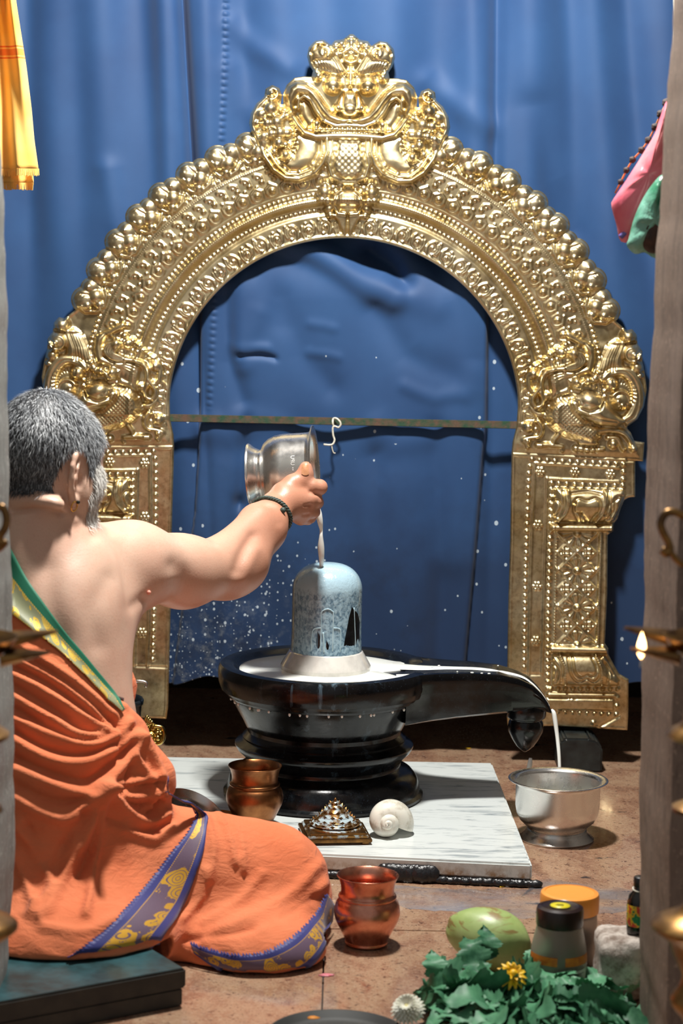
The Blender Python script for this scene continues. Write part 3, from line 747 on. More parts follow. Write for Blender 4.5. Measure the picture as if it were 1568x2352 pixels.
# shaft lattice
sh = [(545, 500), (895, 510), (870, 1400), (520, 1400)]
beads(tleg((905, 505), (890, 1000), (880, 1400)), 6, 4.6, 9); beads(tleg((550, 505), (540, 1000), (530, 1400)), 7, 2.6, 4)
for i, y in enumerate((655, 945, 1240)):
    for s_ in (-1, 1):
        stroke(tleg((715 - s_ * 165, y - 160), (712 + s_ * 155, y + 150)), 3.4, 6)
    for s_ in (-1, 1):
        c0 = (712 + s_ * 88, y)
        stroke(tleg((c0[0] - 62, y), (c0[0], y - 62), (c0[0] + 62, y), (c0[0], y + 62), (c0[0] - 62, y)), 2.4, 5)
        for k in range(4):
            a_ = math.pi / 4 + k * math.pi / 2; dome(tleg((c0[0] + 24 * math.cos(a_), y + 24 * math.sin(a_)))[0], 6, 7)
for y, kk in ((505, 1), (805, 2), (1100, 2), (1400, -1)):
    c = tleg((715, y))[0]
    dome(c, 8, 13)
    for k in range(10):
        a_ = k * math.pi / 5 + .15
        e = np.array([math.cos(a_), math.sin(a_) * .85])
        if kk == 1 and e[1] < -.1 or kk == -1 and e[1] > .1: continue
        stroke([c + 9 * e, c + 33 * e], 3, 7, 7.5); groove([c + 10 * e, c + 36 * e], 1.2, 3)
    for k in range(3):
        for s_ in (-1, 1): dome(tleg((715 + s_ * (30 + 30 * k), y - 95 + 28 * k))[0], 4, 5)
stroke(tleg((515, 1430), (940, 1440)), 10, 18); dome(tleg((950, 1440))[0], 9, 15, 11)
basec = tleg((520, 1475), (930, 1480), (985, 1570), (1050, 1690), (1040, 1725), (520, 1720)); bulge(basec, 24, 50, 4)
for P in (tleg((640, 1490), (660, 1620), (720, 1690), (790, 1660), (850, 1690), (890, 1620), (850, 1490)), tleg((670, 1480), (690, 1600), (740, 1650), (790, 1630), (840, 1640), (865, 1580), (830, 1490)),
          tleg((540, 1490), (590, 1560), (580, 1690)), tleg((520, 1540), (560, 1600), (540, 1700)), tleg((900, 1490), (960, 1600), (950, 1700)), tleg((940, 1540), (1000, 1640))): groove(curve(P, 4), 2.3, 7)
beads(tleg((575, 1480), (615, 1580), (615, 1715)), 5.5, 3, 30); beads(tleg((860, 1480), (905, 1580), (905, 1715)), 5.5, 3, 30)
beads(tleg((500, 1755), (1040, 1755)), 17, 5.2, 7); beads(tleg((1040, 1755), (1030, 1960)), 17, 5, 6); beads(tleg((560, 1935), (1030, 1960)), 17, 4.6, 6)
stroke(tleg((490, 1800), (1010, 1808)), 6, 8); bulge(tleg((470, 1830), (1010, 1835), (1005, 1925), (470, 1920)), 4, 5, 3)
dome(tleg((845, 2025))[0], 5.5, 6); dome(tpx((1290, 1035))[0], 4.5, 5)
groove(tleg((170, 1640), (430, 1640)), 3, 3); groove(tleg((900, 2060), (1050, 1975)), 3, 4)

Hf -= Gf
rim = np.exp(-(np.maximum(SD, 0) / 2.5) ** 2); Hf = Hf * (1 - .75 * sstep(6 - SD, 0, 6)) + 2.4 * np.exp(-((SD - 3) / 2.5) ** 2)
# a little smoothing of the sheet
def blur(A):
    B = A.copy(); B[1:-1, 1:-1] = .4 * A[1:-1, 1:-1] + .1 * (A[:-2, 1:-1] + A[2:, 1:-1] + A[1:-1, :-2] + A[1:-1, 2:]) + .05 * (A[:-2, :-2] + A[2:, 2:] + A[:-2, 2:] + A[2:, :-2])
    return B
Hf = blur(Hf)
# ---- part map
LAB = np.zeros(GU.shape, int)                     # 0 band
W_ = win(leg, 5); LAB[W_] = np.where(poly_sd(leg, W_) > -4, 1, LAB[W_])
W_ = win(pea, 5); LAB[W_] = np.where((poly_sd(pea, W_) > -4), 2, LAB[W_])
W_ = win(flank, 5); LAB[W_] = np.where((poly_sd(flank, W_) > -4) & (GV[W_] > V0c - 10) & (LAB[W_] != 1), 2, LAB[W_])
for k, ph in enumerate(scal):
    da = (PHI - ph); m = (np.abs(da) < .5 * .079 + .006) & (RHO > 614) & (LAB == 0); LAB[m] = 10 + k
W_ = win(crown, 5); LAB[W_] = np.where(poly_sd(crown, W_) > -4, 4, LAB[W_])
W_ = win(pend, 5); LAB[W_] = np.where((poly_sd(pend, W_) > -3) & (LAB[W_] != 4), 5, LAB[W_])

# ---- brass
t = NT('embossed_brass'); v = t.map()
n_ = t.rampv(t.noise(v, 9, 6, .65), .38, .66)
fine = t.rampv(t.noise(v, 90, 4, .7), .45, .75)
xyz = t.sep(t.coord())
c = t.mix(n_, srgb(230, 216, 178), srgb(206, 184, 134))
tarn = t.math('MULTIPLY', fine, t.rampv(xyz[2], 1.15, .55))       # older, browner sheet on the legs
c = t.mix(t.math('MULTIPLY', tarn, .65), c, srgb(134, 98, 46))
t.set(base=c, metal=1.0, rough=t.rampv(t.noise(v, 30, 5), .3, .7, .27, .42))
t.bump(t.noise(v, 220, 3), .10, .0008)
M_BRASS = t.m

foot = A2([(788, 1660)])[0]
arch = empty('brass_arch', (UC * SA, YA, CAM[2] - foot[1] * SA), 'embossed golden brass arch with lion-face crown around the stone pedestal', 'arch')
cellm = (SD[:-1, :-1] + SD[1:, :-1] + SD[:-1, 1:] + SD[1:, 1:]) > 0
celllab = LAB[:-1, :-1]
gu, gv = np.gradient(SD, STEP)
gn = np.hypot(gu, gv) + 1e-6
vid = np.arange(GU.size).reshape(GU.shape)
# vertices touching an empty cell are slid onto the outline
cnt = np.zeros(GU.shape, int)
for di in (0, 1):
    for dj in (0, 1): cnt[di:GU.shape[0] - 1 + di, dj:GU.shape[1] - 1 + dj] += cellm
edgev = (cnt > 0) & (cnt < 4) & (GU > 0.1)
sh_ = np.where(edgev, np.clip(-SD, -STEP, STEP), 0)
PU = GU + sh_ * gu / gn; PV = GV + sh_ * gv / gn
quads = np.stack([vid[:-1, :-1], vid[:-1, 1:], vid[1:, 1:], vid[1:, :-1]], -1)
def arch_part(name, sel, side, label=None, both=False):
    out = []
    for s_ in ((1, -1) if both else (side,)):
        q = quads[cellm & sel]
        X = UC + s_ * PU; P = np.stack([X * SA, YA - Hf * SA, CAM[2] - PV * SA], -1).reshape(-1, 3)
        # rim skirt
        e = np.concatenate([q[:, [0, 1]], q[:, [1, 2]], q[:, [2, 3]], q[:, [3, 0]]])
        key = np.sort(e, 1); key = key[:, 0].astype(np.int64) * GU.size + key[:, 1]
        allq = quads[cellm]; ae = np.concatenate([allq[:, [0, 1]], allq[:, [1, 2]], allq[:, [2, 3]], allq[:, [3, 0]]]); ak = np.sort(ae, 1); ak = ak[:, 0].astype(np.int64) * GU.size + ak[:, 1]
        uq, ct = np.unique(ak, return_counts=True); bk = uq[ct == 1]
        be = e[np.isin(key, bk)]
        be = be[~((GU.ravel()[be[:, 0]] < .1) & (GU.ravel()[be[:, 1]] < .1))]
        used = np.unique(q); rm = np.full(GU.size, -1); rm[used] = np.arange(len(used))
        V = P[used]; bu = np.unique(be); rb = np.full(GU.size, -1); rb[bu] = len(used) + np.arange(len(bu))
        Vb = P[bu].copy(); Vb[:, 1] = YA + .006
        F = rm[q]; Fs = np.stack([rm[be[:, 0]], rb[be[:, 0]], rb[be[:, 1]], rm[be[:, 1]]], -1)
        F = np.concatenate([F, Fs]) if len(Fs) else F
        if s_ > 0: F = F[:, ::-1]
        out.append((np.concatenate([V, Vb]), F))
    if both:
        n0 = len(out[0][0]); V = np.concatenate([out[0][0], out[1][0]]); F = np.concatenate([out[0][1], out[1][1] + n0])
    else: V, F = out[0]
    F = F[:, ::-1]
    o = mesh_obj(name, V, F, M_BRASS, arch)
    if both:                                       # weld the two halves on the axis
        bm = bmesh.new(); bm.from_mesh(o.data)
        bmesh.ops.remove_doubles(bm, verts=[v_ for v_ in bm.verts if abs(v_.co.x - UC * SA) < 1e-4], dist=1e-4)
        bm.to_mesh(o.data); bm.free()
        o.data.polygons.foreach_set('use_smooth', np.ones(len(o.data.polygons), bool))
    if label: o['label'] = label
    return o
arch_part('arch_band', celllab == 0, 1, 'curved band with bead rows and foliage', True)
arch_part('crown_face', celllab == 4, 1, 'fanged lion face crowning the arch', True)
arch_part('pendant_flower', celllab == 5, 1, 'flower boss under the lion face', True)
for s_ in (1, -1):
    arch_part('peacock', celllab == 2, s_, 'embossed peacock with curled tail')
    arch_part('pilaster', celllab == 1, s_, 'embossed pilaster with lotus capital')
    for k in range(len(scal)): arch_part('scallop', celllab == 10 + k, s_)

# iron bar across the arch with a tied white string
M_BAR = plain('flaked_green_paint', srgb(38, 70, 50), srgb(92, 70, 56), 60, rough=.6, bump=.3, bscale=200)
pa, pb = at(388, 962, YA + .004), at(1187, 975, YA + .004)
zb = (pa[2] + pb[2]) / 2
o = bm_obj('iron_bar', box(((pa[0] + pb[0]) / 2, YA + .010, zb), (pb[0] - pa[0] + .03, .006, .017), bev=.001), M_BAR, smooth=False)
tag(o, 'flat green iron bar spanning the brass arch', 'bar')
M_STRING = plain('white_cotton_string', srgb(225, 222, 208), srgb(196, 190, 172), 200, rough=.8)
Q = [at(x, y, Y) for x, y, Y in ((766, 980, YA - .002), (764, 972, YA - .004), (765, 962, YA + .002), (772, 961, YA - .002), (780, 968, YA - .005), (782, 976, YA - .005), (777, 982, YA - .003), (768, 979, YA - .006), (764, 984, YA - .006),
     (765, 1000, YA - .006), (768, 1010, YA - .007), (765, 1019, YA - .008), (758, 1022, YA - .009), (743, 1021, YA - .012))]
V1 = tube(curve(Q, 5), .0022, 8)
V2 = tube(curve([at(x, y, YA - .008) for x, y in ((761, 1021), (763, 1032), (766, 1040), (770, 1041))], 4), .0014, 6)
V, F = merge([V1, V2])
tag(mesh_obj('string', V, F, M_STRING), 'short white string knotted on the green iron bar', 'string')
# ================================================================== black stone pedestal (yoni basin) and linga
PYc = 4.44
cx0 = at(747, 1560, PYc)[0]
PC = np.array([cx0, PYc])
t = NT('oiled_black_granite'); v = t.map()
c = t.mix(t.rampv(t.noise(v, 300, 2), .62, .72), srgb(8, 9, 11), srgb(30, 35, 42))
xyz = t.sep(t.coord())
vv = t.map((1, 1, .08))
streak = t.math('MULTIPLY', t.rampv(t.noise(vv, 42, 4, .6), .60, .74), t.rampv(xyz[2], .06, .30))
nearc = t.rampv(t.math('ABSOLUTE', t.math('ADD', xyz[0], .02)), .15, .02)
streak = t.math('MULTIPLY', streak, nearc)
film = t.math('MULTIPLY', t.rampv(t.noise(v, 22, 6, .7), .56, .72), .35)
c = t.mix(t.math('MULTIPLY', streak, .55), c, srgb(120, 150, 170))
c = t.mix(t.math('MULTIPLY', film, .14), c, srgb(92, 112, 128))
t.set(base=c, rough=t.rampv(t.noise(v, 40, 5), .3, .7, .12, .30), spec=.42)
t.bump(t.noise(v, 130, 4), .12, .0015)
M_BLACK = t.m
t = NT('milk'); v = t.map(); t.set(base=srgb(240, 243, 238), rough=.12, sss=.2, spec=.5); t.b.inputs['Subsurface Radius'].default_value = (.01, .008, .006)
M_MILK = t.m
t = NT('thin_milk'); t.set(base=srgb(206, 214, 200), rough=.08, spec=.5, trans=.15); M_THIN = t.m
ped = empty('pedestal', (PC[0], PC[1], .045), 'round black stone pedestal basin with long spout to the right', 'pedestal')
def P3(V): V = np.array(V, float); V[:, 0] += PC[0]; V[:, 1] += PC[1]; return V
base_prof = [(.001, .046), (.204, .046), (.208, .048), (.208, .053), (.201, .058), (.200, .070), (.194, .086), (.184, .098), (.172, .104), (.163, .107), (.160, .110), (.160, .118), (.158, .122), (.001, .123)]
V, F = lathe(base_prof, 96); autosmooth(mesh_obj('plinth', P3(V), F, M_BLACK, ped), 40)
mid = [(.001, .110), (.156, .112), (.160, .118), (.168, .130), (.180, .141), (.1855, .150), (.1855, .1545), (.181, .158), (.172, .162), (.1685, .165), (.170, .169), (.164, .174), (.160, .180), (.161, .190), (.001, .191)]
V, F = lathe(mid, 96); autosmooth(mesh_obj('waist', P3(V), F, M_BLACK, ped), 32)
bowl = [(.001, .186), (.158, .186), (.163, .190), (.170, .204), (.180, .222), (.189, .238), (.1955, .250), (.1965, .253), (.201, .254), (.2035, .258), (.2055, .2585), (.2075, .263), (.2100, .2635), (.2130, .269), (.2165, .270), (.2185, .276),
        (.2215, .285), (.2228, .300), (.2215, .314), (.217, .320), (.211, .3215), (.196, .3205), (.190, .318), (.184, .311), (.176, .3065), (.001, .3055)]
V, F = lathe(bowl, 128)
aa = np.abs(np.arctan2(V[:, 1], V[:, 0])); rr0 = np.hypot(V[:, 0], V[:, 1]); wch = sstep(aa, .40, .30)
V[:, 2] = np.where((rr0 > .17) & (V[:, 2] > .295), V[:, 2] * (1 - wch) + np.minimum(V[:, 2], .3075) * wch, V[:, 2])
o = autosmooth(mesh_obj('basin', P3(V), F, M_BLACK, ped), 38)
# spout
xs_ = np.r_[np.linspace(.165, .36, 14), np.linspace(.375, .468, 14)]
def sw(x): return np.interp(x, [.165, .19, .22, .27, .34, .42, .455, .470], [.128, .108, .090, .076, .064, .052, .040, .028])
def stop(x): return np.interp(x, [.165, .30, .36, .40, .425, .445, .460, .468], [.320, .319, .315, .305, .293, .274, .253, .236])
def sbot(x): return np.interp(x, [.12, .20, .30, .39, .43, .455, .468], [.205, .213, .224, .233, .236, .234, .229])
V = []
for x in xs_:
    w, tz, bz = sw(x), stop(x), sbot(x); h = tz - bz
    r = min(.014, w * .3); dch = float(np.interp(x, [.165, .22, .40, .468], [.0125, .0105, .006, .004]))
    ring = [(-w + .003, tz), (-w, tz - .006), (-w * 1.0, tz - h * .22), (-w * .97, tz - h * .26), (-w * .97, tz - h * .36), (-w * .94, tz - h * .40), (-w * .92, tz - h * .62), (-w * .78, bz + .006), (-w * .6, bz),
            (w * .6, bz), (w * .78, bz + .006), (w * .92, tz - h * .62), (w * .97, tz - h * .3), (w, tz - .006), (w - .003, tz), (w - r, tz + .0005), (w - r * 1.7, tz - dch * .6), (w * .25, tz - dch), (-w * .25, tz - dch), (-w + r * 1.7, tz - dch * .6), (-w + r, tz + .0005)]
    V += [(x, a, b_) for a, b_ in ring]
n = 21
F = [(i * n + j, (i + 1) * n + j, (i + 1) * n + (j + 1) % n, i * n + (j + 1) % n) for i in range(len(xs_) - 1) for j in range(n)]
F += [tuple((len(xs_) - 1) * n + j for j in range(n)), tuple(range(n))[::-1]]
autosmooth(mesh_obj('spout', P3(V), F, M_BLACK, ped), 40)
bx = (1218 - 747) * PYc / FPX
V, F = lathe([(.001, .247), (.040, .247), (.042, .240), (.042, .220), (.040, .216), (.034, .2135), (.033, .211), (.036, .206), (.0375, .196), (.036, .186), (.028, .170), (.018, .155), (.009, .147), (.003, .143), (.0005, .142)], 20)
V[:, 0] += bx; autosmooth(mesh_obj('bud', P3(V), F, M_BLACK, ped), 30)
# milk drops hanging from the mouldings
parts = []
for a_ in np.concatenate([np.linspace(-2.9, -.5, 17), [-2.75, -2.3]]):
    a2 = a_ + rng.normal(0, .04); rr = .199
    parts.append(uvsphere((rr * math.cos(a2), rr * math.sin(a2), .2525 - .002 * rng.random()), (.0026, .0026, .0032 + .0015 * rng.random()), 8, 6))
V, F = merge(parts); o = mesh_obj('milk_drops', P3(V), F, M_MILK, ped); o['kind'] = 'stuff'

# linga: milk-coated black stone with carved lines
t = NT('milk_coated_stone'); v = t.map(); xyz = t.sep(t.coord())
pebble = t.noise(t.map((1, 1, .8)), 140, 3, .55, .6)
big = t.noise(t.map((1, 1, .4)), 16, 5, .6)
side = t.rampv(xyz[0], cx0 - .075, cx0 - .01)
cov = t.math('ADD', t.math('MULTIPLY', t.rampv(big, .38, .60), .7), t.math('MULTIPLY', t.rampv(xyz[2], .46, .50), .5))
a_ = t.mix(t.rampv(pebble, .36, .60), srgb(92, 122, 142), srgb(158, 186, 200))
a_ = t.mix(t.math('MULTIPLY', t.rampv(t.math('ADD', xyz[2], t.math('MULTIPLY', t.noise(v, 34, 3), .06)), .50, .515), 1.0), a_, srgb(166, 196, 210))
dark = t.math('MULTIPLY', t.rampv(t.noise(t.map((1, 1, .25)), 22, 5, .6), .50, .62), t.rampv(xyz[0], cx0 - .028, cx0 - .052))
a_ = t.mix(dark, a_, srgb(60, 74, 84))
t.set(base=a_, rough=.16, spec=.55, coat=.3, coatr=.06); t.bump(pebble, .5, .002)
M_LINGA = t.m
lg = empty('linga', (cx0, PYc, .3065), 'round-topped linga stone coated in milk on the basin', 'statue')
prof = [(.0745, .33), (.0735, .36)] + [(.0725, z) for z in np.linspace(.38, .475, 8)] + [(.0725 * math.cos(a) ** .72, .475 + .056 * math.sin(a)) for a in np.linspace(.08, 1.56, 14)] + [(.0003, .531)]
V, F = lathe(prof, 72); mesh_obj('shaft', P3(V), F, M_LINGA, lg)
def on_shaft(px, z, r=.0728):
    x = (px - 747) * (PYc - .07) / FPX; x = max(-.072, min(.072, x))
    return (cx0 + x, PYc - math.sqrt(max(0, r * r - x * x)), z)
def zpx(y): return CAM[2] - (y - 566) * (PYc - .07) / FPX
def line_on(pts, r, mat, name):
    P = curve([on_shaft(x, zpx(y)) for x, y in pts], 5); V, F = tube(P, r, 6); o = mesh_obj(name, V, F, mat, lg); return o
M_FILM = plain('milk_film', srgb(190, 214, 222), srgb(160, 190, 202), 60, rough=.15)
line_on([(735, 1505), (735, 1440), (735, 1415), (742, 1407), (752, 1405), (760, 1410), (763, 1420), (763, 1505)], .0013, M_FILM, 'carved_line')
line_on([(714, 1505), (714, 1470), (717, 1455), (726, 1451), (735, 1450)], .0013, M_FILM, 'carved_line')
line_on([(763, 1450), (775, 1451), (781, 1460), (781, 1505)], .0013, M_FILM, 'carved_line')
line_on([(811, 1405), (813, 1440), (815, 1475), (816, 1505)], .0012, M_FILM, 'milk_trickle')
line_on([(743, 1507), (742, 1480), (740, 1460)], .0022, M_FILM, 'milk_trickle')
def patch_on(poly, mat, name):
    poly = np.array(poly, float); c = poly.mean(0); V = [on_shaft(c[0], zpx(c[1]), .0735)]; n = 0
    pp = resample(np.vstack([poly, poly[:1]]), 40)[:-1]; n = len(pp)
    for k in (.5, 1.0):
        V += [on_shaft(*(lambda q: (q[0], zpx(q[1])))(c + (p - c) * k), .0733 if k < 1 else .0730) for p in pp]
    F = [(0, 1 + j, 1 + (j + 1) % n) for j in range(n)] + [(1 + j, 1 + n + j, 1 + n + (j + 1) % n, 1 + (j + 1) % n) for j in range(n)]
    return mesh_obj(name, V, F, mat, lg)
patch_on([(806, 1402), (812, 1412), (820, 1420), (825, 1440), (826, 1506), (789, 1506), (789, 1490), (795, 1455), (800, 1425)], M_BLACK, 'bare_stone_patch')
patch_on([(727, 1458), (733, 1470), (733, 1506), (726, 1506), (724, 1480)], M_BLACK, 'bare_stone_patch')
patch_on([(748, 1478), (754, 1490), (756, 1506), (747, 1506)], M_BLACK, 'bare_stone_patch')
t = NT('milky_steel'); v = t.map(); t.set(base=t.mix(t.rampv(t.noise(v, 18, 4), .4, .6), srgb(226, 222, 214), srgb(196, 192, 186)), rough=.14, metal=.15, coat=.4, coatr=.05); M_RING = t.m
V, F = lathe([(.070, .306), (.0925, .306), (.0935, .309), (.0935, .318), (.092, .321), (.077, .347), (.074, .349), (.070, .349)], 24); autosmooth(mesh_obj('collar', P3(V), F, M_RING, lg), 20)

# milk pool with two runs into the spout
def flat_blob(poly, z, thick, name, mat, parent=None):
    poly = np.array(poly); c = poly.mean(0); n = len(poly); V = [(c[0], c[1], z + thick)]
    for k, h in ((.6, 1), (.93, .9), (1.0, .35), (1.0, -.4)): V += [(*(c + (p - c) * k), z + thick * h) for p in poly]
    F = [(0, 1 + j, 1 + (j + 1) % n) for j in range(n)]
    for i in range(3): F += [(1 + i * n + j, 1 + (i + 1) * n + j, 1 + (i + 1) * n + (j + 1) % n, 1 + i * n + (j + 1) % n) for j in range(n)]
    return mesh_obj(name, V, F, mat, parent)
pool = []
for a_ in np.linspace(0, 2 * np.pi, 120, endpoint=False):
    aw = (a_ + np.pi) % (2 * np.pi) - np.pi
    r = .181 + .004 * math.sin(5 * a_)
    r -= .062 * math.exp(-((aw + .12) / .22) ** 2)
    r += .030 * math.exp(-((aw - .42) / .12) ** 2)
    pool.append((PC[0] + r * math.cos(a_), PC[1] + r * math.sin(a_)))
mk = flat_blob(pool, .3062, .004, 'milk_pool', M_MILK)
tag(mk, 'white milk pool around the linga running into the spout', 'milk')
def ribbon(ctrl, name, mat, parent):
    """ctrl: (x, y offset, z, halfwidth)"""
    C_ = curve(ctrl, 6); V = []
    for x, y, z, w in C_: V += [(x, y - w, z - .001), (x, y - w * .5, z + .0014), (x, y + w * .5, z + .0014), (x, y + w, z - .001)]
    m = len(C_); F = [(i * 4 + j, (i + 1) * 4 + j, (i + 1) * 4 + j + 1, i * 4 + j + 1) for i in range(m - 1) for j in range(3)]
    return mesh_obj(name, P3(V), F, mat, parent)
zc = lambda x: float(stop(x)) - float(np.interp(x, [.165, .22, .40, .468], [.0125, .0105, .006, .004])) * .9 - .0005
ribbon([(.140, .050, .3095, .036), (.20, .036, .3098, .026), (.26, .030, zc(.26) + .001, .013), (.33, .026, zc(.33) + .001, .011), (.40, .018, zc(.40) + .0015, .010), (.43, .012, zc(.43) + .002, .009), (.452, .006, zc(.452) + .003, .008), (.466, .002, zc(.466) + .005, .007)], 'milk_run', M_MILK, mk)
ribbon([(.145, -.060, .3095, .018), (.20, -.045, .3098, .008), (.25, -.046, zc(.25) + .0015, .004), (.30, -.043, zc(.30) + .0015, .003), (.34, -.040, zc(.34) + .0015, .002)], 'milk_run', M_MILK, mk)
for V, F in [uvsphere((PC[0] + x, PC[1] + y, float(stop(x)) + .0005), (r, r, .0012), 8, 5) for x, y, r in ((.22, -.01, .004), (.235, .005, .003), (.30, -.06, .004), (.32, -.058, .003), (.335, -.055, .0035), (.27, -.055, .002), (.36, .04, .002))]:
    mesh_obj('milk_spot', V, F, M_MILK, mk)

# pouring milk
def stream(pts, name, label, mat=M_MILK):
    P = np.array([at(x, y, Y) for x, y, Y, r in pts]); R = np.array([r * Y / FPX for x, y, Y, r in pts])
    C_ = curve(np.c_[P, R], 6); V, F = tube(C_[:, :3], np.maximum(C_[:, 3], .0006), 12)
    return tag(mesh_obj(name, V, F, mat), label, 'milk')
stream([(727, 1140, 4.385, 5), (729, 1165, 4.384, 6), (732, 1182, 4.384, 7.5), (735, 1200, 4.386, 6.5), (737.5, 1218, 4.39, 3.8), (737, 1232, 4.39, 4.5), (737, 1256, 4.395, 7.6), (738, 1280, 4.40, 6.6), (738, 1298, 4.41, 5.0), (738, 1304, 4.415, 7)], 'milk_stream', 'white milk stream falling from the tilted steel pot')
stream([(1266, 1630, 4.44, 3), (1271, 1637, 4.437, 5), (1274, 1652, 4.435, 5.5), (1279, 1690, 4.43, 4.6), (1283, 1730, 4.42, 4.2), (1285, 1770, 4.41, 3.8), (1287, 1815, 4.40, 5)], 'milk_stream', 'thin milk stream dripping from the spout tip', M_MILK)
stream([(1218, 1741, 4.44, 4), (1216, 1758, 4.435, 6), (1212, 1772, 4.43, 4), (1214, 1790, 4.42, 3.5), (1219, 1812, 4.41, 5)], 'milk_stream', 'short milk dribble below the stone bud', M_MILK)

# ================================================================== vessels
t = NT('brushed_steel'); v = t.map((1, 1, 40)); t.set(base=srgb(222, 220, 216), metal=1, rough=t.rampv(t.noise(t.map(), 40, 4), .3, .7, .24, .32)); M_STEEL = t.m
pot_prof = [(.001, .024), (.056, .024), (.060, .022), (.0615, .018), (.066, .012), (.073, .006), (.0755, .003), (.0750, .0005), (.072, .002), (.066, .008), (.060, .015), (.0585, .021), (.0595, .026), (.066, .031), (.0755, .040), (.082, .053), (.0845, .068),
            (.0850, .112), (.0862, .117), (.0925, .1205), (.0995, .1218), (.1005, .1232), (.0990, .1243), (.0920, .1232), (.0850, .1195), (.0835, .115), (.0830, .070), (.078, .050), (.066, .036), (.001, .031)]
fc = onz(1277, 1926, 0.0)
pot = empty('steel_pot', (fc[0], fc[1], 0), 'steel pot on the floor under the spout catching milk', 'pot')
V, F = lathe(pot_prof[11:], 96); autosmooth(mesh_obj('vessel', V + [fc[0], fc[1], 0], F, M_STEEL, pot), 50)
V, F = lathe(pot_prof[:12], 96); autosmooth(mesh_obj('foot_ring', V + [fc[0], fc[1], 0], F, M_STEEL, pot), 50)
V, F = lathe([(.0003, .072), (.05, .072), (.081, .0722), (.0829, .0728)], 64)
o = mesh_obj('milk_in_pot', V + [fc[0], fc[1], 0], F, M_THIN); tag(o, 'thin milk lying in the steel pot on the floor', 'milk')
# tilted pot in the hand
YP = 4.40
ax_a, ax_b = at(571, 1090, YP), at(723, 1082, YP - .012)
pax = (ax_b - ax_a); LP = np.linalg.norm(pax); pax /= LP
sc = LP / .1235
pp = [(r * .93 * (1.0 if h > .03 else .90), h * sc) for r, h in pot_prof]
pot2 = empty('steel_pot', ax_a, 'tilted steel pot held in the hand above the linga', 'pot')
V, F = lathe(pp[11:], 96, pax, ax_a); autosmooth(mesh_obj('vessel', V, F, M_STEEL, pot2), 50)
V, F = lathe(pp[:12], 96, pax, ax_a); autosmooth(mesh_obj('foot_ring', V, F, M_STEEL, pot2), 50)
# milk left inside, level surface near the lower lip
ql = ax_a + pax * (.05 * sc); zl = ql[2] - .058
parts = []
for f_ in np.linspace(.42, .985, 12):
    c_ = ax_a + pax * (.1235 * sc * f_); half = math.sqrt(max(0, (.078) ** 2 - .058 ** 2))
    parts.append([(c_[0], c_[1] + s_ * half, c_[2] - .0575 if f_ < .95 else c_[2] - .070) for s_ in np.linspace(-1, 1, 9)])
V = np.array(parts).reshape(-1, 3); F = [(i * 9 + j, (i + 1) * 9 + j, (i + 1) * 9 + j + 1, i * 9 + j + 1) for i in range(11) for j in range(8)]
tag(mesh_obj('milk_in_pot', V, F, M_MILK), 'milk left inside the tilted steel pot', 'milk')
# punched name on the pot side
M_DOT = plain('punched_letters', srgb(236, 236, 232), rough=.35, metal=.6)
def curve_text(txt, size, name, mat, parent, fn):
    cu = bpy.data.curves.new(name, 'FONT'); cu.body = txt; cu.size = size; cu.extrude = .0; cu.align_x = 'CENTER'
    ob = bpy.data.objects.new(name, cu); COL.objects.link(ob)
    dg = bpy.context.evaluated_depsgraph_get(); me = bpy.data.meshes.new_from_object(ob.evaluated_get(dg))
    bpy.data.objects.remove(ob)
    for v_ in me.vertices: v_.co = Vector(fn(v_.co.x, v_.co.y))
    me.materials.append(mat); o = bpy.data.objects.new(name, me); COL.objects.link(o); o.parent = parent; o.matrix_parent_inverse = parent.matrix_basis.inverted(); return o
e1 = np.cross(pax, [0, 0, 1.0]); e1 /= np.linalg.norm(e1); e2 = np.cross(pax, e1)
if e1[1] > 0: e1 = -e1
if e2[2] < 0: e2 = -e2
def wrap(x, y):
    a_ = .12 + x / .08
    return ax_a + pax * (.088 * sc + y) + (.0850 * .93 + .0004) * (math.cos(a_) * e1 + math.sin(a_) * e2)
curve_text('- UPU  \u2022\u2022 UPU', .011, 'punched_name', M_DOT, pot2, wrap)

def copper_pot(name, c, s, label, mat, seed=0):
    prof = smooth_prof([(.034, .001), (.037, .003), (.037, .010), (.045, .026), (.0535, .044), (.0562, .057), (.0535, .072), (.0475, .081)], 5).tolist() + [(.0485, .0825), (.0485, .0855), (.0470, .0875)] + \
        smooth_prof([(.0455, .090), (.0452, .098), (.0475, .110), (.0515, .1195)], 4).tolist() + [(.0527, .1205), (.0525, .1218), (.0508, .1213)] + smooth_prof([(.0462, .109), (.0440, .098), (.0460, .086), (.053, .068), (.0535, .052), (.034, .012), (.0005, .010)], 4).tolist()
    prof = [(.0005, .001)] + prof
    e = empty(name, c, label, 'pot')
    V, F = lathe(np.array(prof) * s, 80); mesh_obj('vessel', V + c, F, mat, e)
    V, F = lathe(np.array([(.0475, .0815), (.0495, .083), (.0498, .0845), (.0490, .0865), (.0472, .0875)]) * s, 80); mesh_obj('neck_ring', V + c, F, mat, e)
    return e
def copper(name, a, b, r0, r1):
    t = NT(name); v = t.map(); t.set(base=t.mix(t.rampv(t.noise(v, 22, 5, .6), .4, .65), a, b), metal=1, rough=t.rampv(t.noise(v, 40, 4), .3, .7, r0, r1)); t.bump(t.noise(v, 26, 3), .08, .002); return t.m
M_COP = copper('polished_copper', srgb(218, 150, 124), srgb(192, 118, 94), .22, .32)
M_COP2 = copper('aged_copper', srgb(150, 100, 62), srgb(112, 70, 44), .26, .42)
copper_pot('copper_pot', onz(841, 2168, 0.001), 1.0, 'polished reddish copper pot on the floor beside the knee', M_COP)
q = at(585, 1800, 4.17); copper_pot('copper_pot', (q[0], q[1], .046), 1.0, 'aged brown copper pot behind the knee by the pedestal', M_COP2)
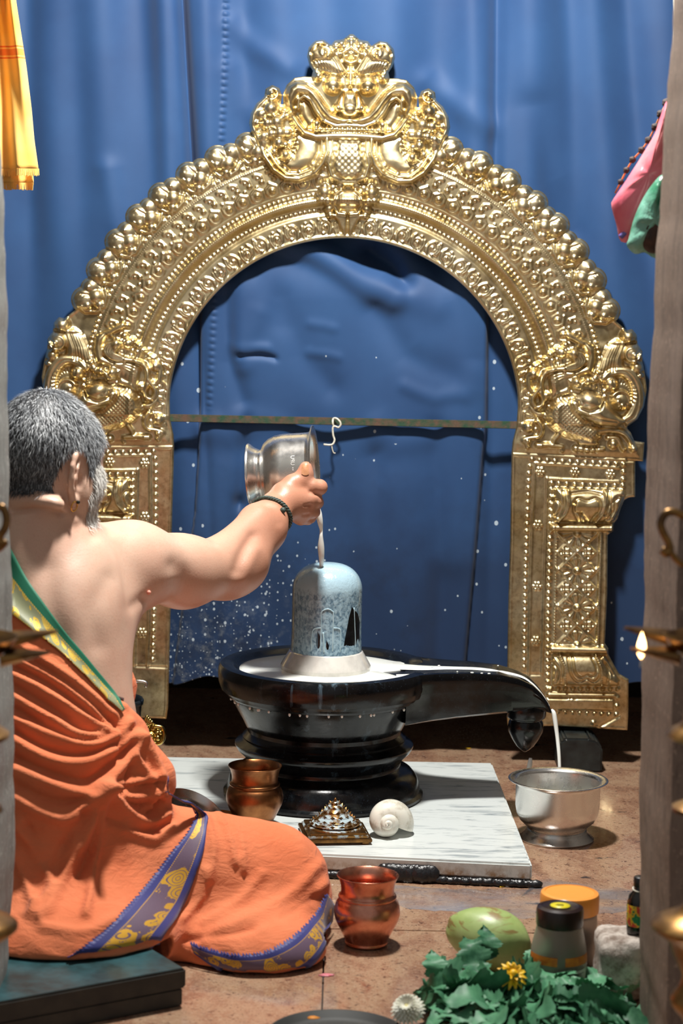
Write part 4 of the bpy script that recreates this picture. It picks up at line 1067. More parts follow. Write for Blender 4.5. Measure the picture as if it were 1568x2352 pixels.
# leaning steel dish
q = at(452, 1822, 4.13)
prof = [(.0005, .0), (.045, .0), (.056, .004), (.062, .014), (.064, .016), (.065, .0145), (.063, .013), (.0575, .0025), (.046, -.002), (.0005, -.002)]
V, F = lathe(prof, 56, (.42, -.25, .85), (q[0] - .01, q[1], .074)); tag(autosmooth(mesh_obj('steel_dish', V, F, M_STEEL), 40), 'small steel dish tilted behind the thigh', 'dish')
q = at(500, 1838, 4.16)
V, F = lathe([(.0005, .002), (.030, .002), (.036, .010), (.038, .022), (.0392, .0225), (.038, .010), (.031, -.000), (.0005, 0)], 40, None, (q[0], q[1], .0465)); tag(mesh_obj('small_bowl', V, F, M_COP2), 'low dark bowl beside the aged copper pot', 'bowl')

# bronze meru (stepped lotus pyramid)
t = NT('milky_bronze'); v = t.map()
t.set(base=t.mix(t.rampv(t.noise(v, 55, 4, .6), .48, .58), srgb(150, 112, 62), srgb(168, 186, 192)), metal=t.rampv(t.noise(v, 55, 4, .6), .48, .58, .85, 0), rough=.24); M_MERU = t.m
M_BRZ = plain('old_bronze', srgb(150, 108, 58), srgb(96, 68, 40), 60, rough=.3, metal=.9)
mc = at(768, 1930, 4.105); mx, my = mc[0], mc[1]
me_ = empty('meru_pyramid', (mx, my, .045), 'small bronze lotus pyramid on the slab beside the white conch', 'ornament')
rz = math.radians(8)
for i, (hs, z0, z1) in enumerate(((.064, .050, .0565), (.058, .0565, .062), (.0545, .062, .066))):
    bm_obj('step', box((mx, my, (z0 + z1) / 2), (hs * 2, hs * 2, z1 - z0), rz, bev=.0012), M_BRZ if i != 1 else M_MERU, me_, smooth=False)
for sx in (-1, 1):
    for sy in (-1, 1):
        a_ = np.array([sx * .052, sy * .052]); a_ = np.array([a_[0] * math.cos(rz) - a_[1] * math.sin(rz), a_[0] * math.sin(rz) + a_[1] * math.cos(rz)])
        bm_obj('foot', box((mx + a_[0], my + a_[1], .0478), (.012, .012, .0052), rz), M_BRZ, me_, smooth=False)
def petal_mesh(r, z, npet, ln, ht, off):
    parts = []
    for k in range(npet):
        a_ = off + 2 * np.pi * k / npet; w = np.pi * r / npet * .95
        loc = [(r - ln * .4, -w, z), (r, -w * .8, z + ht * .25), (r + ln * .6, 0, z + ht), (r, w * .8, z + ht * .25), (r - ln * .4, w, z), (r + ln * .1, 0, z + ht * .75), (r - ln * .4, 0, z + ht * .3), (r + ln * .25, 0, z + ht * .2)]
        V = [(mx + x * math.cos(a_) - y * math.sin(a_), my + x * math.sin(a_) + y * math.cos(a_), zz) for x, y, zz in loc]
        parts.append((V, [(0, 1, 5, 6), (1, 2, 5), (2, 3, 5), (3, 4, 6, 5), (0, 7, 1), (1, 7, 2), (2, 7, 3), (3, 7, 4)]))
    return merge(parts)
tiers = [(.050, .066, .072, 0), (.046, .072, .078, 16), (.038, .078, .086, 14), (.030, .086, .094, 12), (.0225, .094, .102, 10), (.015, .102, .109, 8), (.008, .109, .115, 6)]
for i, (r, z0, z1, npt) in enumerate(tiers):
    V, F = lathe([(r * 1.06, z0), (r * 1.06, z0 + .002), (r * .98, z0 + .0025), (r * .86, z1), (.0005, z1 + .0005)], 40, None, (mx, my, 0)); mesh_obj('tier', V, F, M_MERU, me_)
    if npt: V, F = petal_mesh(r * .98, z0 + .0005, npt, .007, .0065, i * .3); mesh_obj('petal_ring', V, F, M_BRZ, me_, smooth=False)
V, F = uvsphere((mx, my, .118), (.003, .003, .0045), 10, 8); mesh_obj('tip', V, F, M_BRZ, me_)

# white conch, spire towards the viewer
t = NT('conch_shell'); v = t.map(); t.set(base=t.mix(t.rampv(t.noise(v, 40, 5, .65), .5, .7), srgb(228, 226, 214), srgb(188, 180, 160)), rough=.25, sss=.2, coat=.2); t.b.inputs['Subsurface Radius'].default_value = (.01, .008, .006); t.bump(t.noise(v, 60, 4), .15, .002); M_CONCH = t.m
cc = at(888, 1918, 4.12); cc[2] = .045 + .0435
nph, nth = 150, 26
ph = np.linspace(-5.2 * np.pi, 0.35 * np.pi, nph); th = np.linspace(0, 2 * np.pi, nth, endpoint=False)
grow = np.exp(.135 * ph)
V = np.zeros((nph, nth, 3))
for i, (p, g) in enumerate(zip(ph, grow)):
    Rr = .0205 * g; tr_ = .0275 * g; hz_ = .040 * (1 - g)
    rr = Rr + tr_ * np.cos(th); zz_ = hz_ + tr_ * 1.25 * np.sin(th) - .012 * g
    V[i, :, 0] = rr * math.cos(-p + .75); V[i, :, 1] = rr * math.sin(-p + .75); V[i, :, 2] = zz_
V = V.reshape(-1, 3)
F = [(i * nth + j, (i + 1) * nth + j, (i + 1) * nth + (j + 1) % nth, i * nth + (j + 1) % nth) for i in range(nph - 1) for j in range(nth)]
F += [tuple(range(nth)), tuple((nph - 1) * nth + j for j in range(nth))[::-1]]
q_ = np.array(Vector((0, 0, 1)).rotation_difference(Vector((.03, -1, .12)).normalized()).to_matrix())
V = V @ q_.T; V += [cc[0], cc[1], 0]; V[:, 2] += .0455 - V[:, 2].min()
tag(mesh_obj('conch', V, F, M_CONCH), 'white conch shell with its spire turned to the viewer', 'conch')

# brass figurine glimpsed behind the waist
M_BR2 = plain('shiny_brass', srgb(214, 188, 110), srgb(176, 142, 70), 50, rough=.22, metal=1, bump=.3, bscale=90)
fg = at(338, 1700, 4.46)
fig = empty('brass_figurine', (fg[0], fg[1], 0), 'small shiny brass animal figurine half hidden behind the waist cloth', 'figurine')
def fpt(x, y, d=0): return at(x, y, 4.46 + d)
body_parts = [uvsphere(fpt(346, 1692), (.026, .03, .022), 20, 12), uvsphere(fpt(362, 1686, -.01), (.012, .016, .013), 14, 10), uvsphere(fpt(352, 1672, -.012), (.009, .009, .010), 12, 8), uvsphere(fpt(318, 1690), (.03, .03, .035), 16, 10)]
V, F = merge(body_parts); mesh_obj('animal_body', V, F, M_BR2, fig)
for k in range(4):
    P = [fpt(326 + 3 * k, 1672 - 2 * k, -.02), fpt(333 + 4.4 * k, 1655 + 2 * k, -.022), fpt(339 + 3.6 * k, 1643 + 4 * k, -.02)]
    V, F = tube(curve(P, 4), [.005, .0048, .0046, .0044, .0042, .004, .0038, .0034, .0022], 8); mesh_obj('finger_ridge', V, F, M_BR2, fig)
V, F = tube(curve([fpt(352, 1668, -.02), fpt(372, 1672, -.02), fpt(376, 1692, -.02), fpt(368, 1706, -.02), fpt(352, 1708, -.02)], 5), .0045, 8); mesh_obj('curl', V, F, M_BR2, fig)
for x, y, r in ((362, 1695, .007), (355, 1702, .005), (368, 1683, .005), (349, 1690, .005)):
    V, F = uvsphere(fpt(x, y, -.026), r, 10, 8); mesh_obj('knob', V, F, M_BR2, fig)
V, F = lathe([(.0005, .0), (.045, .0), (.046, .006), (.038, .012), (.036, .09), (.028, .11), (.0005, .112)], 28, None, (fg[0] - .01, fg[1], .001)); mesh_obj('stand', V, F, M_BR2, fig)

# black bucket with wire handle
M_BUCKET = plain('black_enamel', srgb(20, 24, 28), srgb(44, 54, 60), 30, rough=.25, bump=.1)
YB = 4.62; bq = at(262, 1603, YB); rb = 67 * YB / FPX; zb_ = bq[2]
bk = empty('bucket', (bq[0], bq[1], 0), 'black bucket with wire handle behind the waist cloth', 'bucket')
V, F = lathe([(.0005, .002), (rb * .72, .002), (rb * .74, .008), (rb * .97, zb_ - .012), (rb * 1.02, zb_ - .012), (rb * 1.04, zb_ - .004), (rb * 1.0, zb_), (rb * .95, zb_ - .004), (rb * .93, zb_ - .02), (rb * .70, .012), (.0005, .01)], 56, None, (bq[0], bq[1], 0)); autosmooth(mesh_obj('pail', V, F, M_BUCKET, bk), 50)
V, F = lathe([(.0005, .002), (.013, .002), (.0145, .0), (.013, -.002), (.0005, -.002)], 20, (.7, -.7, .1), at(303, 1572, YB - .03)); mesh_obj('handle_lug', V, F, M_BUCKET, bk)
hp = [at(x, y, YB - .035) for x, y in ((303, 1574), (312, 1565), (326, 1565), (336, 1569), (334, 1578))]
V, F = tube(curve(hp, 5), .0032, 8); mesh_obj('wire_handle', V, F, M_STEEL, bk)

# dark stone blocks carrying the arch legs
M_BLK = plain('dark_greenish_stone', srgb(40, 46, 46), srgb(22, 25, 26), 30, rough=.4, bump=.4, bscale=60)
for (pxc, lab) in ((1342, 'dark stone block under the right leg of the arch'), (245, 'dark stone block under the left leg of the arch')):
    bb = onz(pxc, 1796 if pxc > 700 else 1772, 0)
    ztop = CAM[2] - foot[1] * SA - .014 if pxc < 700 else None
    rgt = pxc > 700
    lz = (CAM[2] - A2([(1300, 1668)])[0][1] * SA) if rgt else (CAM[2] - A2([(300, 1636)])[0][1] * SA)
    prof = [(0, -.5, -.5), ]
    hgt = lz - .012
    w0, d0 = .098, .13
    yb0 = YA - .01
    poly = [(-w0 / 2, 0), (w0 / 2, 0), (w0 / 2, hgt * .72), (w0 / 2 - .014, hgt * .93), (w0 / 2 - .03, hgt * .97), (w0 / 2 - .03, hgt), (-w0 / 2 + .012, hgt), (-w0 / 2 + .012, hgt * .95), (-w0 / 2, hgt * .88)]
    bm = bmesh.new(); f = bm.faces.new([bm.verts.new((bb[0] + x, yb0 - d0 / 2, z + .0008)) for x, z in poly]); r = bmesh.ops.extrude_face_region(bm, geom=[f])
    bmesh.ops.translate(bm, verts=[v_ for v_ in r['geom'] if isinstance(v_, bmesh.types.BMVert)], vec=(0, d0, 0)); bmesh.ops.recalc_face_normals(bm, faces=bm.faces)
    bmesh.ops.bevel(bm, geom=bm.edges[:], offset=.004, segments=2, affect='EDGES')
    tag(bm_obj('stone_block', bm, M_BLK, smooth=False), lab, 'block', 'blocks under the arch legs')
# ================================================================== signed-distance modelling for the person
class Field:
    def __init__(s, xs, ys, zs):
        s.x, s.y, s.z = [np.asarray(a, np.float32) for a in (xs, ys, zs)]
        s.F = np.full((len(xs), len(ys), len(zs)), 1.0, np.float32)
    def _w(s, lo, hi, m):
        sl = []
        for a, l, h in ((s.x, lo[0], hi[0]), (s.y, lo[1], hi[1]), (s.z, lo[2], hi[2])):
            sl.append(slice(int(np.searchsorted(a, l - m)), int(np.searchsorted(a, h + m))))
        return tuple(sl)
    def _apply(s, sl, d, k, sub=False):
        A = s.F[sl]
        if sub:
            b = -d; h = np.maximum(k - np.abs(A - b), 0) / k; s.F[sl] = np.maximum(A, b) + h * h * k * .25
        else:
            h = np.maximum(k - np.abs(A - d), 0) / k; s.F[sl] = np.minimum(A, d) - h * h * k * .25
    def cone(s, a, b, ra, rb, k=.02, sub=False):
        a = np.asarray(a, np.float32); b = np.asarray(b, np.float32); r = max(ra, rb)
        sl = s._w(np.minimum(a, b) - r, np.maximum(a, b) + r, k + .012)
        X = s.x[sl[0]][:, None, None] - a[0]; Y = s.y[sl[1]][None, :, None] - a[1]; Z = s.z[sl[2]][None, None, :] - a[2]
        ab = b - a; t = np.clip((X * ab[0] + Y * ab[1] + Z * ab[2]) / (ab @ ab + 1e-9), 0, 1)
        d = np.sqrt((X - t * ab[0]) ** 2 + (Y - t * ab[1]) ** 2 + (Z - t * ab[2]) ** 2) - (ra + (rb - ra) * t)
        s._apply(sl, d, k, sub)
    def ell(s, c, r, axes=None, k=.02, sub=False):
        c = np.asarray(c, np.float32); r = np.asarray(r, np.float32) * np.ones(3, np.float32)
        R = np.eye(3) if axes is None else np.array(axes, float)
        ext = np.sqrt(((R.T * r) ** 2).sum(1)) if axes is not None else r
        sl = s._w(c - ext, c + ext, k + .012)
        X = s.x[sl[0]][:, None, None] - c[0]; Y = s.y[sl[1]][None, :, None] - c[1]; Z = s.z[sl[2]][None, None, :] - c[2]
        q = [(X * R[i][0] + Y * R[i][1] + Z * R[i][2]) / r[i] for i in range(3)]
        k0 = np.sqrt(q[0] ** 2 + q[1] ** 2 + q[2] ** 2) + 1e-6
        k1 = np.sqrt((q[0] / r[0]) ** 2 + (q[1] / r[1]) ** 2 + (q[2] / r[2]) ** 2) + 1e-6
        s._apply(sl, (k0 * (k0 - 1) / k1).astype(np.float32), k, sub)
    def chain(s, pts, rad, k=.02):
        for i in range(len(pts) - 1): s.cone(pts[i], pts[i + 1], rad[i], rad[i + 1], k)
    def mesh(s):
        F = s.F; sg = F < 0
        c = sum(sg[i:F.shape[0] - 1 + i, j:F.shape[1] - 1 + j, k:F.shape[2] - 1 + k].astype(np.int8) for i in (0, 1) for j in (0, 1) for k in (0, 1))
        act = (c > 0) & (c < 8); I, J, K = np.nonzero(act)
        idx = np.full(act.shape, -1, np.int32); idx[I, J, K] = np.arange(len(I))
        S = np.zeros((len(I), 3)); n = np.zeros(len(I))
        ax = (s.x, s.y, s.z)
        for o0 in ((0, 0, 0), (1, 0, 0), (0, 1, 0), (0, 0, 1), (1, 1, 0), (1, 0, 1), (0, 1, 1)):
            for d in range(3):
                if o0[d]: continue
                o1 = list(o0); o1[d] = 1
                f0 = F[I + o0[0], J + o0[1], K + o0[2]]; f1 = F[I + o1[0], J + o1[1], K + o1[2]]
                m = (f0 < 0) != (f1 < 0); t = np.where(m, f0 / np.where(m, f0 - f1, 1), 0)
                p = np.stack([ax[q][(I, J, K)[q] + o0[q]] for q in range(3)], -1).astype(float)
                p[:, d] += t * (ax[d][(I, J, K)[d] + 1] - ax[d][(I, J, K)[d]])
                S += p * m[:, None]; n += m
        V = S / n[:, None]; out = []
        for d in range(3):
            e, f = [(1, 2), (2, 0), (0, 1)][d]
            a = [slice(None)] * 3; b = [slice(None)] * 3; a[d] = slice(0, -1); b[d] = slice(1, None)
            cr = sg[tuple(a)] != sg[tuple(b)]
            lim = [slice(None)] * 3; lim[e] = slice(1, -1); lim[f] = slice(1, -1)
            ii = np.argwhere(cr[tuple(lim)]); 
            off = np.zeros(3, int); off[e] = 1; off[f] = 1; ii = ii + off
            def g(de, df):
                q = ii.copy(); q[:, e] -= de; q[:, f] -= df; return idx[q[:, 0], q[:, 1], q[:, 2]]
            Q = np.stack([g(1, 1), g(0, 1), g(0, 0), g(1, 0)], -1)
            ins = sg[ii[:, 0], ii[:, 1], ii[:, 2]]
            Q[~ins] = Q[~ins][:, ::-1]; out.append(Q)
        return V, np.concatenate(out)
def laplace(V, F, it=2, lam=.5):
    e = np.concatenate([F[:, [0, 1]], F[:, [1, 2]], F[:, [2, 3]], F[:, [3, 0]]]); e = np.concatenate([e, e[:, ::-1]])
    cnt = np.bincount(e[:, 0], minlength=len(V))[:, None]
    for _ in range(it):
        S = np.stack([np.bincount(e[:, 0], weights=V[e[:, 1], d], minlength=len(V)) for d in range(3)], -1)
        V = V + lam * (S / np.maximum(cnt, 1) - V)
    return V
def vnormals(V, F):
    n = np.cross(V[F[:, 2]] - V[F[:, 0]], V[F[:, 3]] - V[F[:, 1]]); N = np.zeros_like(V)
    for k in range(4): np.add.at(N, F[:, k], n)
    return N / (np.linalg.norm(N, axis=1, keepdims=True) + 1e-12)
def gr(a, b, st): return list(np.arange(a, b, st))
def fr(deg, pitch=0.0):
    a = math.radians(deg); Fd = np.array([math.cos(a) * math.cos(pitch), math.sin(a) * math.cos(pitch), math.sin(pitch)])
    Rd = np.array([math.sin(a), -math.cos(a), 0]); return Rd, Fd, np.cross(Rd, Fd)

# ------------------------------------------------------------------ pose
HR, HF, HU = fr(58, math.radians(-10))
HC = at(110, 1026, 3.72)
def hp(r, f, u): return HC + HR * r + HF * f + HU * u
TR, TF, TU = fr(50)
sho = at(305, 1292, 3.87); elb = at(552, 1300, 4.115); wri = at(632, 1171, 4.262)
hipR = at(250, 2010, 3.60); kneeR = at(618, 2045, 3.68)
fine_x = (at(640, 1150, 4.3)[0] - .012, at(745, 1150, 4.3)[0] + .02)
zf = (at(700, 1225, 4.3)[2], at(700, 1055, 4.3)[2])
fld = Field(gr(-.80, -.60, .007) + gr(-.60, -.47, .0036) + gr(-.47, -.40, .0026) + gr(-.40, -.33, .0036) + gr(-.33, fine_x[0], .006) + gr(fine_x[0], fine_x[1], .0021) + [fine_x[1] + .006, fine_x[1] + .012],
            gr(3.40, 3.62, .0065) + gr(3.62, 3.66, .0038) + gr(3.66, 3.74, .0028) + gr(3.74, 3.86, .0038) + gr(3.86, 4.235, .006) + gr(4.235, 4.40, .0022) + [4.41, 4.42],
            gr(.03, .45, .009) + gr(.45, zf[0], .006) + gr(zf[0], zf[1], .0022) + gr(zf[1], 1.02, .0036))
B = fld
# torso
chest = at(62, 1460, 3.72); belly = at(85, 1700, 3.67)
B.ell(chest, (.196, .135, .20), (TR, TF, TU), .05)
B.ell(belly, (.185, .165, .20), (TR, TF, TU), .06)
B.ell(at(110, 1950, 3.62), (.19, .18, .16), (TR, TF, TU), .06)
B.cone(at(58, 1272, 3.70), sho + np.array([0, -.005, -.004]), .073, .067, .05)
B.cone(at(55, 1272, 3.70), chest - TR * .19 + np.array([0, .03, .13]), .073, .067, .05)
B.ell(at(165, 1350, 3.715), (.085, .060, .105), (TR, TF, TU), .06)
B.cone(at(268, 1335, 3.83), at(185, 1500, 3.715), .062, .076, .05)
# arm
B.cone(sho, at(420, 1313, 3.985), .0685, .061, .045)
B.cone(at(420, 1313, 3.985), at(520, 1308, 4.08), .061, .052, .04)
B.cone(at(520, 1308, 4.08), elb, .052, .045, .03)
B.ell(at(547, 1322, 4.105), (.030, .030, .028), None, .03)
B.cone(at(562, 1282, 4.12), at(602, 1212, 4.20), .0455, .043, .03)
B.cone(at(602, 1212, 4.20), wri, .043, .0315, .03)
B.cone(at(505, 1272, 4.06), at(588, 1198, 4.17), .030, .030, .025)
# left arm, resting forward on the lap
lsho = chest - TR * .20 + np.array([0, .02, .115]); lelb = lsho + TF * .10 - TR * .05 + np.array([0, 0, -.27]); lwr = lelb + TF * .10 - TR * .02 + np.array([0, 0, -.10])
B.chain([lsho, lelb, lwr], [.066, .046, .032], .03); B.cone(lwr, lwr + TF * .09 + TR * .03, .032, .018, .02)
# neck, head
B.cone(at(100, 1100, 3.715), at(62, 1240, 3.70), .070, .078, .035)
B.ell(at(78, 1150, 3.655), (.062, .030, .019), (HR, HF, HU), .018)
B.ell(hp(0, -.006, 0), (.080, .101, .096), (HR, HF, HU), .02)
B.ell(hp(0, .028, -.06), (.066, .070, .080), (HR, HF, HU), .04)
B.ell(hp(0, .052, .005), (.062, .048, .055), (HR, HF, HU), .03)
B.cone(hp(-.05, .02, -.075), hp(-.012, .085, -.128), .026, .024, .03); B.cone(hp(.05, .02, -.075), hp(.012, .085, -.128), .026, .024, .03)
B.ell(hp(0, .088, -.125), (.028, .022, .022), (HR, HF, HU), .025)
B.cone(hp(0, .098, -.012), hp(0, .122, -.056), .009, .0135, .014)
for s_ in (-1, 1):
    B.ell(hp(.013 * s_, .110, -.060), (.0105, .011, .009), (HR, HF, HU), .006)
    B.cone(hp(.010 * s_, .100, .012), hp(.050 * s_, .078, .012), .011, .010, .012)
    B.ell(hp(.033 * s_, .096, -.008), (.016, .012, .011), (HR, HF, HU), .012, True)
    B.ell(hp(.033 * s_, .082, -.008), (.014, .014, .012), (HR, HF, HU), .003)
    B.ell(hp(.046 * s_, .062, -.052), (.026, .028, .026), (HR, HF, HU), .025)
B.cone(hp(-.024, .104, -.090), hp(.024, .104, -.090), .007, .007, .008); B.cone(hp(-.020, .102, -.101), hp(.020, .102, -.101), .0075, .0075, .008)
for s_ in (-1, 1):
    def ep(f, u, o=0.0): return hp((.0745 + o + .40 * max(0, -f)) * s_, -.004 + f, -.048 + u)
    B.ell(ep(-.008, .0, -.004), (.005, .021, .034), (HR, HF, HU), .004)
    B.chain([ep(.010, -.002), ep(.015, .014), ep(.014, .030), ep(.004, .041), ep(-.012, .042), ep(-.025, .033), ep(-.031, .016), ep(-.030, -.004), ep(-.023, -.022), ep(-.012, -.038)],
            [.0035, .0042, .0048, .0052, .0054, .0054, .0052, .0052, .0058, .0070], .003)
    B.ell(ep(-.004, -.041, .001), (.0060, .0105, .0120), (HR, HF, HU), .004)
    B.chain([ep(-.006, .026, .002), ep(-.016, .014, .004), ep(-.018, -.004, .004), ep(-.010, -.022, .002)], [.003, .0036, .0038, .0034], .003)
    B.ell(ep(.013, -.010, .004), (.0042, .0050, .0075), (HR, HF, HU), .003)
    B.ell(ep(.001, -.006, .008), (.0085, .0085, .0140), (HR, HF, HU), .003, True)
    B.chain([ep(.003, .033, .006), ep(-.010, .034, .007), ep(-.022, .024, .008), ep(-.0245, .004, .008)], [.0022, .0025, .0025, .002], .002) if False else None
# hand: palm, four fingers over the rim, thumb along the wall
def h(x, y, Y): return at(x, y, Y)
B.cone(wri, h(655, 1150, 4.278), .0315, .030, .02)
for kx, ky, kY, r0, r1 in ((694, 1122, 4.298, .024, .0165), (708, 1147, 4.290, .026, .0175), (704, 1172, 4.296, .025, .0165), (690, 1189, 4.306, .022, .0150)):
    B.cone(h(655, 1152, 4.280) + (h(kx, ky, kY) - h(694, 1150, 4.298)) * .25, h(kx, ky, kY), r0, r1, .016)
fingers = [([(694, 1122, 4.298), (716, 1117, 4.298), (734, 1119, 4.304), (733, 1121, 4.336), (722, 1118, 4.352)], [.0160, .0150, .0150, .0125, .0100]),
           ([(708, 1147, 4.290), (724, 1150, 4.303), (728, 1154, 4.328), (724, 1156, 4.352), (716, 1152, 4.362)], [.0165, .0140, .0125, .0110, .0090]),
           ([(704, 1172, 4.296), (718, 1175, 4.310), (722, 1176, 4.335), (717, 1174, 4.354)], [.0150, .0125, .0110, .0090]),
           ([(690, 1189, 4.306), (706, 1192, 4.316), (713, 1190, 4.336), (710, 1184, 4.352)], [.0140, .0115, .0100, .0085])]
for pts, rad in fingers: B.chain([h(*p) for p in pts], rad, .005)
B.chain([h(650, 1132, 4.282), h(672, 1112, 4.292), h(694, 1101, 4.2985), h(701, 1086, 4.3005), h(702, 1073, 4.302)], [.022, .0180, .0160, .0140, .0115], .010)
# legs, mostly under the cloth
B.cone(hipR, kneeR, .105, .075, .05); B.cone(kneeR, at(330, 2150, 3.74), .062, .045, .04)
B.cone(at(110, 2000, 3.66), at(400, 2010, 4.00), .105, .075, .05); B.cone(at(400, 2010, 4.00), at(520, 2100, 3.80), .060, .045, .04)
fl_ = B.z[None, None, :]; B.F = np.maximum(B.F, (.075 - fl_).astype(np.float32))
V, F = B.mesh(); Vb = laplace(V, F, 2, .4)
Nb = vnormals(Vb, F); pxb = proj(Vb); vwb = CAM - Vb; vwb /= np.linalg.norm(vwb, axis=1, keepdims=True); fb = np.clip((Nb * vwb).sum(1) * 2, 0, 1) * (pxb[:, 1] > 1120)
db = np.zeros(len(Vb))
for P, a_, w_ in (([(580, 1232), (562, 1262), (550, 1292), (545, 1312)], -7, 14), ([(585, 1265), (565, 1305), (556, 1325)], 4, 14), ([(400, 1300), (420, 1320), (410, 1345)], -5, 22), ([(27, 1174), (90, 1172), (140, 1180)], -7, 6), ([(30, 1150), (90, 1150), (140, 1165), (170, 1195)], 4, 12),
                  ([(110, 1310), (120, 1400), (140, 1470)], -6, 30), ([(250, 1330), (215, 1400), (225, 1480)], -5, 26), ([(215, 1230), (245, 1222)], -5, 16), ([(300, 1395), (325, 1380)], -5, 14), ([(620, 1150), (632, 1180), (640, 1200)], -2, 10),
                  ([(712, 1130), (725, 1136)], -3, 4), ([(690, 1104), (712, 1106)], -3, 4), ([(686, 1098), (698, 1108)], -1.5, 3), ([(712, 1160), (700, 1162)], -2, 4), ([(708, 1182), (698, 1184)], -2, 4)):
    d, _, _ = seg_d(pxb[:, 0], pxb[:, 1], curve(P, 4)); db += a_ * np.exp(-(d / w_) ** 2)
Vb = Vb + Nb * (db * fb * .0009)[:, None]
bodyV, bodyF = Vb, F
print('body', len(V), len(F))

t = NT('skin'); v = t.map(); xyz = t.sep(t.coord())
tan = t.rampv(xyz[0], -.30, -.12)
c = t.mix(tan, srgb(214, 178, 156), srgb(184, 128, 102))
blot = t.rampv(t.noise(v, 14, 4, .6), .4, .65); c = t.mix(t.math('MULTIPLY', blot, .35), c, srgb(202, 150, 128))
c = t.mix(t.math('MULTIPLY', t.rampv(t.noise(v, 320, 2), .55, .75), .18), c, srgb(150, 96, 74))
t.set(base=c, rough=.42, sss=.12, spec=.45); t.b.inputs['Subsurface Radius'].default_value = (.012, .005, .003)
t.bump(t.noise(v, 260, 4, .6), .22, .0014)
M_SKIN = t.m
man = empty('person', (*at(150, 2150, 3.6)[:2], .07), 'seated person with grey hair in an orange wrap pouring milk', 'person')
body = mesh_obj('body', bodyV, bodyF, M_SKIN, man)

# ------------------------------------------------------------------ orange wrap
D_ = Field(gr(-.80, .03, .0042), gr(3.20, 4.12, .0046), gr(.0, .72, .0042))
D_.ell(at(118, 1850, 3.62), (.182, .195, .235), None, .04)
D_.ell(at(110, 2060, 3.585), (.245, .185, .150), None, .06)
D_.cone(at(270, 2010, 3.62), at(608, 2036, 3.68), .132, .113, .04)
D_.ell(at(598, 2105, 3.645), (.116, .105, .088), None, .04)
D_.ell(at(596, 2176, 3.515), (.112, .100, .060), None, .05)
D_.ell(at(490, 2172, 3.56), (.10, .090, .05), None, .05)
D_.ell(at(150, 2140, 3.45), (.185, .172, .085), None, .05)
D_.cone(at(330, 2105, 3.60), at(520, 2120, 3.63), .085, .080, .05)
D_.cone(at(130, 2000, 3.70), at(390, 2010, 4.00), .118, .098, .05)
D_.cone(at(400, 2010, 3.98), at(520, 2080, 3.80), .09, .08, .05)
# cloth over the back, below the diagonal of the sash
T2 = Field(D_.x, D_.y, D_.z)
T2.ell(chest, (.196, .135, .20), (TR, TF, TU), .05); T2.ell(belly, (.185, .165, .20), (TR, TF, TU), .06)
T2.ell(at(110, 1950, 3.62), (.19, .18, .16), (TR, TF, TU), .06)
T2.ell(at(165, 1350, 3.715), (.085, .060, .105), (TR, TF, TU), .06); T2.cone(at(268, 1335, 3.83), at(185, 1500, 3.715), .062, .076, .05)
T2.cone(at(58, 1272, 3.70), sho + np.array([0, -.005, -.004]), .073, .067, .05); T2.cone(at(55, 1272, 3.70), chest - TR * .19 + np.array([0, .03, .13]), .073, .067, .05)
T2.F -= .016
pA, pB = at(28, 1395, 3.55), at(286, 1632, 3.70)
nrm = np.cross(pB - pA, ray(150, 1510)); nrm /= np.linalg.norm(nrm); nrm *= np.sign(nrm[2])
pl = ((D_.x[:, None, None] - pA[0]) * nrm[0] + (D_.y[None, :, None] - pA[1]) * nrm[1] + (D_.z[None, None, :] - pA[2]) * nrm[2]).astype(np.float32)
kk = .02; A_ = np.maximum(T2.F, pl); D_.F = np.minimum(D_.F, A_)
# tucked end at the waist
D_.cone(at(225, 1570, 3.655), at(292, 1548, 3.70), .018, .008, .015); D_.cone(at(240, 1590, 3.655), at(290, 1610, 3.69), .022, .014, .02); D_.cone(at(250, 1570, 3.66), at(294, 1575, 3.70), .022, .016, .02)
# knot with gathered cloth
D_.ell(at(262, 1672, 3.60), (.035, .03, .03), None, .03); D_.cone(at(255, 1680, 3.585), at(345, 1790, 3.60), .035, .045, .04)
# seat board under the hips, floor under the knee
cR = onz(427, 2312, 0.0)
bdir = onz(15, 2392, 0.0) - cR; bdir[2] = 0; bdir /= np.linalg.norm(bdir)
bn = np.array([bdir[1], -bdir[0], 0]); bn *= np.sign(bn[1])         # towards the back
BW, BL, BH = .36, .56, .062
Xg = D_.x[:, None] - cR[0]; Yg = D_.y[None, :] - cR[1]
al = Xg * bdir[0] + Yg * bdir[1]; ac = Xg * bn[0] + Yg * bn[1]
inb = (al > -.05) & (al < BL) & (ac > -.02) & (ac < BW)
flo = np.where(inb, BH + .002, .003)[:, :, None].astype(np.float32)
D_.F = np.maximum(D_.F, flo - D_.z[None, None, :])
V, F = D_.mesh(); V = laplace(V, F, 4, .5)
N = vnormals(V, F)
px = proj(V)
view = CAM - V; view /= np.linalg.norm(view, axis=1, keepdims=True)
fc_ = np.clip((N * view).sum(1) * 2.2, 0, 1)
